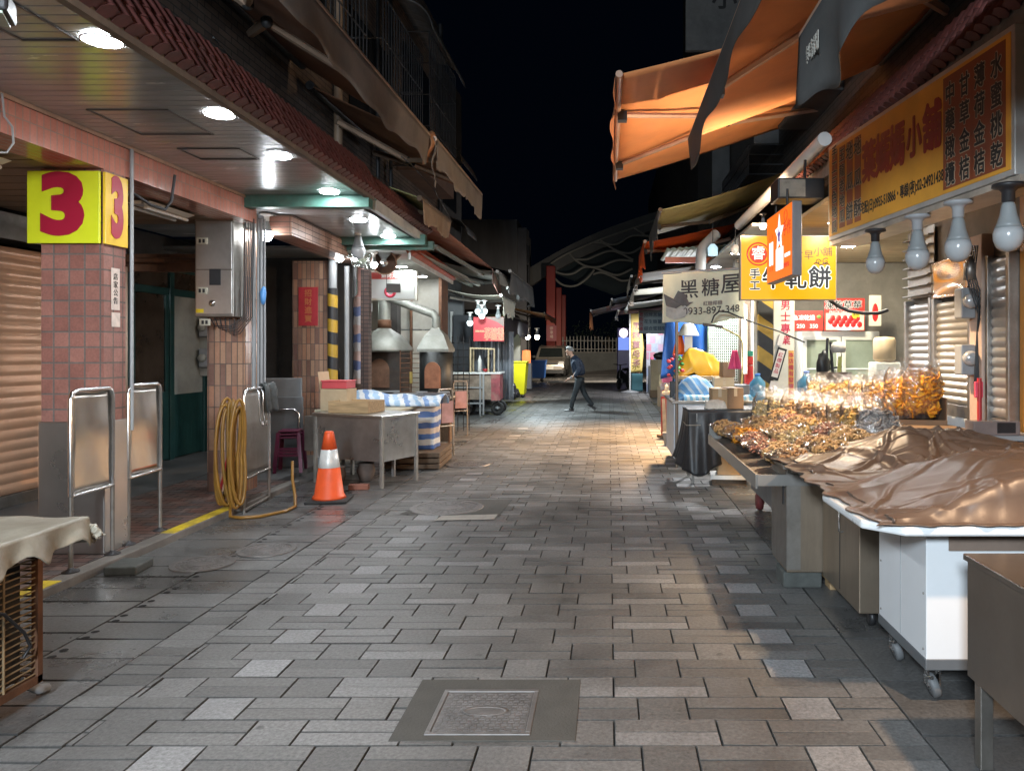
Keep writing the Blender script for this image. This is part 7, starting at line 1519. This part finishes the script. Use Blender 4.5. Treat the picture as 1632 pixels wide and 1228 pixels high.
MB().grid(lambda a, b: (.03+(.48-.18*abs(b-.4))*a, .05*math.sin(a*4+b*5), .75+2.15*b), 8, 20, .004).build('cloth', mat('flag_yellow', (.60,.46,.14), .75, 0, .12, 3, .05), fg); text('黑糖薑母茶', mat('flag_ink', (.25,.12,.12), .6, 0, .2, 5, 0), fg, face((.24,-.065,1.75), (1,0,0), (0,0,1)), .30, .01, .002, vert=True)
MB().grid(lambda a, b: (.05+.42*a, .03*math.sin(b*5), .05+.66*b), 6, 8, .004).build('lower_cloth', mat('teal_cloth', (.03,.10,.12), .8, 0, .2, 4, .1), fg)
mu = thing('menu_banner', 'grey blue menu banner with rows of dark characters far down the right', 'banner', (1.43, 25.0, 2.1)); MB().grid(lambda a, b: (-.45+.9*a, .02*math.sin(a*8), .76*b), 16, 8, .004).build('cloth', mat('menu_grey', (.26,.31,.33), .7, 0, .12, 3, .05), mu)
for k in range(3): text(['招牌黑糖糕','花生糖薑糖','綜合蜜餞類'][k], mat('menu_ink', (.05,.08,.12), .6, 0, .1, 5, 0), mu, face((.08,-.026,.60-.22*k), (1,0,0), (0,0,1)), .145, .02, .002)
text('老街名產', mat('menu_red', (.30,.06,.08), .6, 0, .1, 5, 0), mu, face((-.37,-.026,.38), (1,0,0), (0,0,1)), .14, .02, .002, vert=True)
am = thing('game_machine', 'glowing blue and violet game machine at the far right', 'machine', (.70, 36, 0)); MB().box(-.3, .3, 0, .6, 0, 2.6).build('cabinet', mat('cab_violet', (.10,.08,.20), .4, 0, .2, 3, 0), am, bevel=.04); MB().box(-.25, .25, -.02, -.001, 1.55, 2.15).build('screen', emit('screen_blue', (.16,.26,.75), .8), am); MB().ball((0,-.02,2.35), .2, .05, .22, 10).build('top_lamp', emit('lamp_pink', (1,.8,.95), 2.5), am)
sc2 = thing('parked_scooter', 'dark scooter parked by the far right stalls', 'scooter', (.62, 31, 0), 1.2); MB().grid(lambda a, b: (-.5+1.0*a, .14*math.cos(PI*b), .40+.3*math.sin(PI*b)*(1+.3*math.cos(a*5))), 12, 8).box(-.45,.5,-.12,.12,.25,.42).build('body', mat('scooter_grey', (.08,.085,.09), .35, .2, .2, 4, 0), sc2); MB().ball((.2,0,.78), .32, .13, .07, 10).build('seat', black_pl, sc2); MB().tube([(-.5,0,.45),(-.42,0,.98)], .04, 8).tube([(-.44,-.28,1.0),(-.42,0,.97),(-.44,.28,1.0)], .02, 6).build('handlebar', dark_metal, sc2)
for x in (-.58, .5): MB().lathe([(.12,-.04),(.2,-.04),(.22,0),(.2,.04),(.12,.04)], 18, (x,0,.22), Matrix.Rotation(PI/2, 4, 'X')).build('wheel', MATS['rubber_black'], sc2)
st2 = thing('toy_rack', 'rack of red and cream goods beside the far scooter', 'rack', (1.0, 29.5, 0)); MB().box(-.2, .2, -.15, .15, 0, .9).build('rack', tiles('rack_goods', (.45,.15,.12), (.55,.50,.40), (.15,.12,.1), .12, .18, .5, .4, .012, .1), st2); MB().box(-.22,.22,-.17,.17,.902,.95).build('top', wood, st2)

t = thing('red_crate', 'dark red plastic crate under the snack stall behind the wheel', 'crate', (1.62, 5.95, 0), .1); MB().box(-.18, .18, -.25, .25, .0, .02).box(-.18, -.165, -.25, .25, .02, .14).box(.165, .18, -.25, .25, .02, .14).box(-.165, .165, -.25, -.235, .02, .14).box(-.165, .165, .235, .25, .02, .14).build('crate', mat('crate_red', (.22,.04,.04), .55, 0, .25, 6, .1), t)
for i, (x, yy, l) in enumerate(((1.02, 12.9, 'small grey plastic tub on the paving left of the red signboard'), (1.25, 13.2, 'larger grey plastic tub on the paving right of the red signboard'))):
    t = thing('plastic_tub', l, 'tub', (x, yy, 0)); k = .8+.35*i; MB().lathe([(.11*k,.0),(.15*k,.24*k),(.16*k,.25*k),(.14*k,.24*k),(.10*k,.02)], 20).build('tub', grey_pl, t)
for i, (x, yy, l) in enumerate(((1.9, 20.3, 'brown carton low in the stall row beyond the golden bundle, nearer one'), (1.7, 21.4, 'brown carton low in the stall row beyond the golden bundle, farther one'), (1.85, 22.5, 'taller pale carton in the stall row before the bright far stall'))):
    carton(l, (x, yy, 0), .1*i, .3, .3, .55+.3*(i == 2), [card, card_dk, MATS['card_pale']][i])
t = thing('stall_table', 'stall table with a red checked cover piled with goods beyond the white stall', 'table', (1.75, 18.6, 0)); MB().box(-.5, .6, -.4, .5, .75, .80).build('top', wood, t); MB().grid(lambda a, b: (-.52+1.14*a, -.42-.01*math.sin(a*30), .80-.5*b), 30, 4, .004).build('cover', tiles('red_check', (.35,.06,.06), (.5,.45,.42), (.4,.2,.2), .08, .08, .6, .5, .004, .1), t)
for k in range(4): MB().box(-.45+.26*k, -.24+.26*k, -.3, .2, .802, .98+.12*(k % 2)).build('goods', MATS['goods_%s' % 'abcd'[k]], t)
# ================================================================ FAR END: arch, pillars, wall, van, person
ar = thing('wave_arch', 'dark curved arch with looping pale wave tubes spanning the far end of the street', 'arch', (-1, 50, 0))
def arc(u): # band top line in the photo, as a real arc at 50 m
    x = (u-838)/192.0; return 430-88*x+ -8*math.sin(PI*min(1, max(0, x)))
YA = 50
band = MB(); us = [838+i*12 for i in range(48)]
top = [P(u, arc(u) if u < 1030 else 342-.30*(u-1030)+.0006*(u-1030)**2, YA) for u in us]; bot = [p-Vector((-.25,0,1.05)) for p in top]
vs = []; fs = []
for a, b in zip(top, bot): vs += [a, b, a+Vector((0,.8,0)), b+Vector((0,.8,0))]
for i in range(len(us)-1):
    k = 4*i; fs += [(k,k+4,k+5,k+1),(k+2,k+3,k+7,k+6),(k,k+2,k+6,k+4),(k+1,k+5,k+7,k+3)]
band.add(vs, fs); put(band, 'band', mat('arch_band', (.10,.10,.095), .7, 0, .2, .8, .1), ar)
wm = mat('wave_tube', (.22,.215,.19), .6, 0, .15, 2, 0)
curves = [[(872,424),(900,406),(945,386),(985,371),(1024,358),(1060,346)],
 [(873,424),(884,432),(900,437),(915,435),(930,426),(945,426),(965,433),(985,438),(1008,428)],
 [(872,424),(879,437),(892,451),(906,456),(920,454),(935,444),(947,430)],
 [(908,404),(918,415),(935,424),(955,425),(975,417),(990,414),(1009,416)],
 [(917,413),(935,413),(952,406),(970,400),(985,402),(1009,414)],
 [(945,386),(962,388),(985,400),(1005,403),(1022,394)],
 [(955,382),(970,389),(985,388),(1003,377),(1018,375),(1045,377)],
 [(1010,362),(1018,368),(1027,373)],
 [(945,437),(958,434),(975,440),(990,447),(1003,446)]]
for c in curves:
    pts = [P(u, v, YA-.1) for u, v in c]; q = []
    for i in range(len(pts)-1):   # Catmull-Rom through the joints
        p0 = pts[max(i-1,0)]; p1 = pts[i]; p2 = pts[i+1]; p3 = pts[min(i+2,len(pts)-1)]
        for k in range(5):
            t = k/5; q.append(.5*((2*p1)+(p2-p0)*t+(2*p0-5*p1+4*p2-p3)*t*t+(3*p1-p0-3*p2+p3)*t**3))
    q.append(pts[-1]); put(MB().tube(q, .075, 7), 'wave_tube', wm, ar)
put(MB().grid(lambda a, b: P(880+200*a, 415-68*a+ (20+70*min(1,a*2))*b, YA+.6), 24, 6, .02), 'mesh_panel', mat('mesh_teal', (.012,.022,.026), .8, 0, .3, 1, 0), ar)
rp = mat('pillar_red', (.28,.03,.02), .5, 0, .15, 1, .05)
for i, (u0, u1, vt, vb, Y, l) in enumerate(((871,885,424,560,49.5,'left red pillar under the end of the wave arch'),(886,895,458,556,52,'middle red pillar behind the arch end'),(894,902,470,556,55,'right red pillar, darkest, behind the arch end'))):
    a, b = P(u0, vt, Y), P(u1, vb, Y); t = thing('red_pillar', l, 'pillar', ((a.x+b.x)/2, Y, 0), 0, 'red pillars at the arch')
    w_ = (b.x-a.x)/2
    MB().box(-w_, w_, -w_, w_, 0, a.z).build('shaft', rp, t, bevel=.05); MB().box(-w_*1.25, w_*1.25, -w_*1.25, w_*1.25, 0, .5).build('base', concrete, t, bevel=.03)
fsn = thing('small_red_sign', 'small dark red notice board between the red pillars', 'sign', P(879, 530, 46)); MB().box(-.3, .3, -.03, .03, -.5, .45).build('board', mat('maroon', (.16,.03,.04), .6, 0, .1, 4, 0), fsn)
text('停車場', mat('pale_ink', (.35,.25,.22), .6, 0, .1, 4, 0), fsn, face((0,-.034,0), (1,0,0), (0,0,1)), .22, .01, .002, 'writing', vert=True)
fwl = thing('far_wall', 'low dark concrete wall across the far end behind the walking man', 'wall', (0, 52, 0))
put(MB().box(-4.4, 4, 52, 52.3, 0, 1.35), 'wall', mat('far_wall_grey', (.12,.125,.12), .85, 0, .3, .8, .2, 10), fwl)
put(MB().box(-4.4, 4, 51.9, 52.35, 1.35, 1.42), 'coping', concrete, fwl)
put(MB().slab([(-4,47.2,.01),(4,48.0,.01),(4,51.8,.5),(-1.5,51.8,.02)], .02), 'ramp', road_m, fwl)
ff = thing('far_fence', 'pale picket fence on top of the far concrete wall', 'fence', (0, 52.1, 1.42))
mb = MB()
for i in range(30): mb.box(-3.6+i*.24, -3.54+i*.24, -.02, .02, 0, .95+.12*math.sin(i*.2))
mb.box(-3.7, 3.6, -.03, -.021, .15, .20).box(-3.7, 3.6, -.03, -.021, .72, .77); mb.build('pickets', mat('fence_pale', (.26,.25,.23), .7, 0, .2, 2, .1), ff)
lfm = mat('night_leaf', (.02,.035,.02), .6, 0, .4, 3, 0)
tr = thing('dark_tree', 'dark tree mass beyond the far wall under the arch', 'tree', (0, 60, 0))
MB().tube([(0,0,0),(.1,0,1.4),(.0,0,2.6)], [.25,.2,.1], 8).tube([(.05,0,1.5),(1.2,0,2.5)], [.12,.05], 6).tube([(.05,0,1.7),(-1.2,.2,2.7)], [.12,.05], 6).build('trunk', wood_dk, tr)
mb = MB()
for i in range(900):
    a = rnd.uniform(0, 2*PI); r = rnd.random()**.5; x = 3.6*r*math.cos(a); y_ = 1.4*r*math.sin(a); z = 2.4+1.4*rnd.uniform(-1, 1)*(1-r*r)**.5+.4*math.sin(x*2)
    m_ = Matrix.Translation((x, y_, z)) @ Matrix.Rotation(rnd.uniform(0, 6), 4, Vector((rnd.random(), rnd.random(), rnd.random()+.1)).normalized())
    mb.add([m_ @ Vector(q) for q in ((-.12,0,0),(0,-.05,.02),(.12,0,0),(0,.05,.02))], [(0,1,2,3)])
mb.build('crown', lfm, tr)
# ---------------------------------------------------------------- silver van: body, glass, wheels, lamps
vn = thing('silver_van', 'silver people carrier parked facing the camera at the far end', 'van', (-3.35, 43.6, 0), .0)
silver = mat('silver_paint', (.42,.38,.33), .3, .6, .05, 2, 0, coat=.6)
W2 = .88
prof = [(-.02,.38),(-.10,.55),(-.06,.85),(.25,1.0),(.85,1.08),(1.55,1.68),(2.0,1.80),(4.0,1.80),(4.35,1.2),(4.4,.5),(4.3,.35)]
def vanshape(z): return W2*(1 if z < 1.05 else 1-.16*(z-1.05)/.75)
vs = []; fs = []; n = len(prof)
for s in (-1, 1):
    for (y_, z) in prof: vs.append((s*vanshape(z)*(.94 if y_ < .1 else 1), y_, z))
for i in range(n): j = (i+1) % n; fs.append((i, j, n+j, n+i))
fs.append(tuple(range(n))[::-1]); fs.append(tuple(range(n, 2*n)))
MB().add(vs, fs).build('body', silver, vn, bevel=.05, seg=3)
ws = MB().slab([(-.70,.885,1.14),(.70,.885,1.14),(.62,1.485,1.65),(-.62,1.485,1.65)], .012, (0,-.8,.6)).build('windscreen', mat('car_glass', (.02,.025,.025), .08, 0, .2, 3, 0), vn)
MB().box(-.74, .74, -.125, -.085, .42, .62).build('bumper', mat('bumper_silver', (.34,.31,.28), .4, .3, .1, 2, 0), vn, bevel=.02)
MB().box(-.48, .48, -.115, -.08, .72, .83).build('grille', dark_metal, vn, bevel=.01)
for s in (-1, 1): MB().box(s*.66-.16, s*.66+.16, -.10, .02, .74, .90).build('headlight', mat('lamp_glass', (.6,.6,.58), .15, 0, .1, 3, 0), vn, bevel=.03)
lp = MB().box(-.23, .23, -.135, -.126, .46, .60).build('number_plate', white_pl, vn); 
MB().box(-.8, .8, -.06, .4, .22, .40).build('underbody', black_pl, vn)
for s in (-1, 1):
    MB().box(s*.98-.09, s*.98+.09, .98, 1.08, 1.08, 1.24).build('mirror', black_pl, vn, bevel=.02)
    for y_ in (.75, 3.5):
        wq = MB().lathe([(.18,-.1),(.30,-.1),(.33,-.06),(.33,.06),(.30,.1),(.18,.1)], 22, (s*.78,y_,.33), Matrix.Rotation(PI/2, 4, 'Y')).build('wheel', MATS['rubber_black'], vn)
        MB().lathe([(0,-.09),(.18,-.1),(.18,.1),(0,.09)], 16, (s*.78,y_,.33), Matrix.Rotation(PI/2, 4, 'Y')).build('rim', grey_pl, wq)
MB().tube([(-.62,1.75,1.84),(-.62,3.6,1.84)], .02, 6).tube([(.62,1.75,1.84),(.62,3.6,1.84)], .02, 6).build('roof_rail', black_pl, vn)
# ---------------------------------------------------------------- white barrier tube lying on the far road
bp = thing('road_bump', 'pale speed bump strip across the far road behind the walking man', 'speed bump', (-.9, 37, 0))
MB().grid(lambda a, b: (-2.0+4.2*a, -.2+.4*b, .07*math.sin(PI*b)), 4, 8, .01).build('strip', mat('bump_pale', (.5,.48,.45), .7, 0, .15, 3, .1), bp)
# ---------------------------------------------------------------- the walking man (mid-stride towards the left)
LEAN = .17
def lean(p): return (p[0]-LEAN*max(0, p[2]-.95), p[1], p[2])
def skin_body(name, chains, mat_, parent, sub=2):
    chains = [[(lean(p), r) for p, r in ch] for ch in chains]
    """connected joints with a radius each, grown into one continuous surface"""
    me = bpy.data.meshes.new(name); V_ = []; E_ = []; Rr = []; idx = {}
    for ch in chains:
        prev = None
        for (p, r) in ch:
            key = tuple(round(c, 4) for c in p)
            if key not in idx: idx[key] = len(V_); V_.append(p); Rr.append(r if isinstance(r, tuple) else (r, r))
            i = idx[key]
            if prev is not None and prev != i: E_.append((prev, i))
            prev = i
    me.from_pydata(V_, E_, []); me.update()
    o = bpy.data.objects.new(name, me); C.objects.link(o)
    o.modifiers.new('skin', 'SKIN'); sv = me.skin_vertices[0].data
    for i, r in enumerate(Rr): sv[i].radius = r
    sv[0].use_root = True
    s_ = o.modifiers.new('sub', 'SUBSURF'); s_.levels = sub; s_.render_levels = sub
    bpy.context.view_layer.update()
    m2 = bpy.data.meshes.new_from_object(o.evaluated_get(bpy.context.evaluated_depsgraph_get()))
    bpy.data.objects.remove(o); bpy.data.meshes.remove(me)
    m2.name = name; m2.materials.clear(); m2.materials.append(mat_); m2.polygons.foreach_set('use_smooth', [True]*len(m2.polygons))
    q = bpy.data.objects.new(name, m2); C.objects.link(q); q.parent = parent; return q
mn = thing('person', 'grey haired man in a dark blue jacket walking to the left across the street', 'person', (-.77, 19.8, 0), 0)
skin = mat('skin', (.42,.25,.18), .55, 0, .08, 9, .02); hair = mat('grey_hair', (.13,.125,.12), .8, 0, .25, 30, .3, 80)
jacket = mat('navy_jacket', (.010,.020,.042), .7, 0, .3, 7, .25, 40); trous = mat('dark_trousers', (.020,.026,.031), .8, 0, .25, 6, .2, 40); shoe = mat('shoe_black', (.012,.012,.014), .4, 0, .2, 8, .05)
# local: x right in the picture, the man faces -x; y away from camera
pel = (.02, 0, .86)
skin_body('body', [
 [((.0,0,.95),.11), ((-.01,0,1.15),.12), ((-.04,0,1.32),.09), ((-.085,0,1.415),.052), ((-.125,0,1.47),.055), ((-.135,0,1.53),.085), ((-.13,0,1.585),.088), ((-.125,0,1.625),.05)],
 [((-.04,0,1.32),.09), ((.0,-.17,1.30),.06), ((.02,-.21,1.06),.045), ((-.13,-.20,.90),.034), ((-.20,-.19,.86),.03), ((-.245,-.19,.835),.026)],
 [((-.04,0,1.32),.09), ((.0,.17,1.30),.06), ((.05,.21,1.06),.045), ((-.03,.20,.86),.034), ((-.07,.20,.80),.03)]], skin, mn)
# face details on the head
hd = MB(); hd.ball((-.222,0,1.535), .022, .014, .02, 8); hd.ball((-.20,0,1.49), .02, .03, .012, 8); hd.ball((-.20,0,1.455), .025, .03, .02, 8)
for s in (-1, 1): hd.ball((-.115, s*.083, 1.535), .02, .012, .032, 8)
hd.v = [Vector(lean(q)) for q in hd.v]; hd.build('face', skin, mn)
ey = MB(); [ey.ball((-.208, s*.033, 1.56), .008, .011, .007, 8) for s in (-1, 1)]; ey.v = [Vector(lean(q)) for q in ey.v]; ey.build('eyes', ink, mn)
def hairf(a, b):
    th = a*PI*.62; ph = 2*PI*b; q = Vector((math.sin(th)*math.cos(ph)*.105, math.sin(th)*math.sin(ph)*.098, math.cos(th)*.09))
    front = max(0, -math.cos(ph))
    k = 1.0+.04*math.sin(ph*9+th*7); q *= k
    return lean((-.118+q.x*(1-.12*front), q.y, 1.575+q.z+(.055*front*(th/1.9))))
MB().grid(hairf, 14, 28, .006).build('hair', hair, mn)
skin_body('jacket', [
 [((.02,0,.90),(.185,.165)), ((.02,0,1.0),(.175,.175)), ((.01,0,1.15),(.19,.185)), ((-.015,0,1.29),(.175,.155)), ((-.06,0,1.38),(.10,.095)), ((-.085,0,1.425),(.07,.066))],
 [((-.015,0,1.29),(.175,.155)), ((.0,-.17,1.29),.085), ((.035,-.225,1.07),.072), ((-.06,-.22,.94),.06), ((-.115,-.21,.905),.052)],
 [((-.015,0,1.29),(.175,.155)), ((.0,.17,1.29),.085), ((.06,.225,1.07),.072), ((-.02,.215,.90),.055)]], jacket, mn)
skin_body('trousers', [
 [((.02,0,.90),(.135,.12)), ((.02,0,.83),(.135,.12)), ((.0,-.085,.74),.098), ((-.095,-.09,.45),.072), ((-.165,-.09,.22),.062), ((-.185,-.09,.075),.06)],
 [((.02,0,.83),(.135,.12)), ((.05,.085,.74),.098), ((.13,.09,.47),.074), ((.27,.09,.25),.062), ((.37,.09,.135),.056)]], trous, mn)
MB().lathe([(.06,0),(.062,.05)], 12, (-.185,-.09,.03)).grid(lambda a, b: (-.36+.25*a, -.09+.045*math.cos(PI*b)*(1-.5*max(0,.4-a)), .0+(.035+.05*a)*math.sin(PI*b)+.002), 14, 10).build('shoe', shoe, mn)
m_ = RZ(0) @ Matrix.Translation((.44,.09,.07)) @ Matrix.Rotation(-.95, 4, 'Y')
q = MB().grid(lambda a, b: (-.17+.25*a, .045*math.cos(PI*b)*(1-.5*max(0,.4-a)), -.045+(.035+.05*a)*math.sin(PI*b)), 14, 10); q.v = [Matrix.Translation((.38,.09,.095)) @ Matrix.Rotation(.62, 4, 'Y') @ v for v in q.v]
q.build('shoe', shoe, mn)
# hands: palm with four fingers and a thumb, relaxed and slightly curled
def hand(m, s):
    ch = [[((0,0,0),.026), ((-.04,0,-.02),.030), ((-.075,0,-.035),.026)]]
    for k, (dy, l) in enumerate(((-.027,.062),(-.009,.072),(.009,.068),(.027,.052))):
        ch.append([((-.075,0,-.035),.026), ((-.085,dy,-.042),.0095), ((-.085-l*.5,dy*1.1,-.055-.01*k),.009), ((-.085-l*.85,dy*1.1,-.085-.008*k),.008)])
    ch.append([((-.04,0,-.02),.030), ((-.055,s*.04,-.02),.011), ((-.085,s*.05,-.035),.0095), ((-.11,s*.045,-.05),.008)])
    ch = [[((m @ Vector(p))[:], r) for p, r in c] for c in ch]
    return skin_body('hand', ch, skin, mn, 1)
hand(Matrix.Translation((-.20,-.195,.865)), 1); hand(Matrix.Translation((-.07,.20,.81)) @ Matrix.Rotation(-.9, 4, 'Y'), -1)
MB().box(-.215, -.16, -.235, -.155, .845, .905).build('cuff', mat('grey_cuff', (.30,.30,.32), .8, 0, .1, 6, .1), mn, bevel=.02)
# ================================================================ covered cage cart at the bottom left corner
cg = thing('cage_cart', 'rusty wire cage cart under a grimy plastic cover at the bottom left corner', 'cart', (-3.0, 2.95, 0))
mb = MB(); x = .40
for k in range(19): mb.tube([(x,-.85,.13+k*.029),(x,.55,.13+k*.029)], .0045, 5)
for k in range(8): mb.tube([(x+.004,-.85+.2*k,.10),(x+.004,-.85+.2*k,.68)], .006, 5)
for k in range(19): mb.tube([(-.5,.55,.13+k*.029),(.40,.55,.13+k*.029)], .0045, 5)
mb.build('cage', mat('cage_rust', (.26,.19,.11), .65, .4, .4, 9, .15, stain=(.09,.05,.03), stain_amt=.4), cg)
MB().box(-.5, .36, -.8, .50, .12, .64).build('inner_box', mat('cage_dark', (.02,.018,.016), .8, 0, .3, 5, .1), cg)
mb = MB()
for y_ in (-.85, .55): mb.box(.385, .415, y_-.015, y_+.015, .09, .70)
mb.box(.385, .415, -.85, .55, .085, .12).box(-.5, .415, .535, .565, .085, .12); mb.build('frame', rust, cg)
def cvf(a, b):
    # top sheet and its drooping hem on the street side and the far side
    x = -.55+1.05*min(1, a/.72); y_ = -.95+1.70*min(1, b/.8)
    dx = max(0, (a-.72)/.28); dy = max(0, (b-.8)/.2)
    z = .795+.008*noise.noise(Vector((a*9, b*9, 0)))-.10*max(dx, dy)*(1+.22*math.sin(b*46+a*9)+.12*math.sin(b*90))-.006*(dx > 0)
    x += .03*dx*(1+.8*math.sin(b*52)); y_ += .03*dy*(1+.8*math.sin(a*47))
    return (x, y_, z)
MB().grid(cvf, 50, 90, .005).build('cover', mat('grimy_cover', (.30,.28,.23), .38, 0, .2, 5, .15, 30, stain=(.10,.085,.06), stain_amt=.5), cg)
MB().box(-.5, .40, -.85, .55, .70, .785).build('board', wood_dk, cg)
for y_ in (-.6, .38):
    q = MB().lathe([(.02,-.02),(.065,-.02),(.07,-.01),(.07,.01),(.065,.02),(.02,.02)], 18, (.30,y_,.071), Matrix.Rotation(PI/2, 4, 'Y')).build('castor', MATS['rubber_black'], cg)
MB().tube([(.42,.02,.60),(.44,.10,.585),(.445,.30,.48),(.44,.42,.36),(.43,.47,.28),(.42,.44,.24)], .007, 6).build('cable', black_pl, cg)
MB().tube([(.36,.50,.11),(.40,.56,.05),(.36,.66,.012)], .022, 8).build('drain_hose', grey_pl, cg)
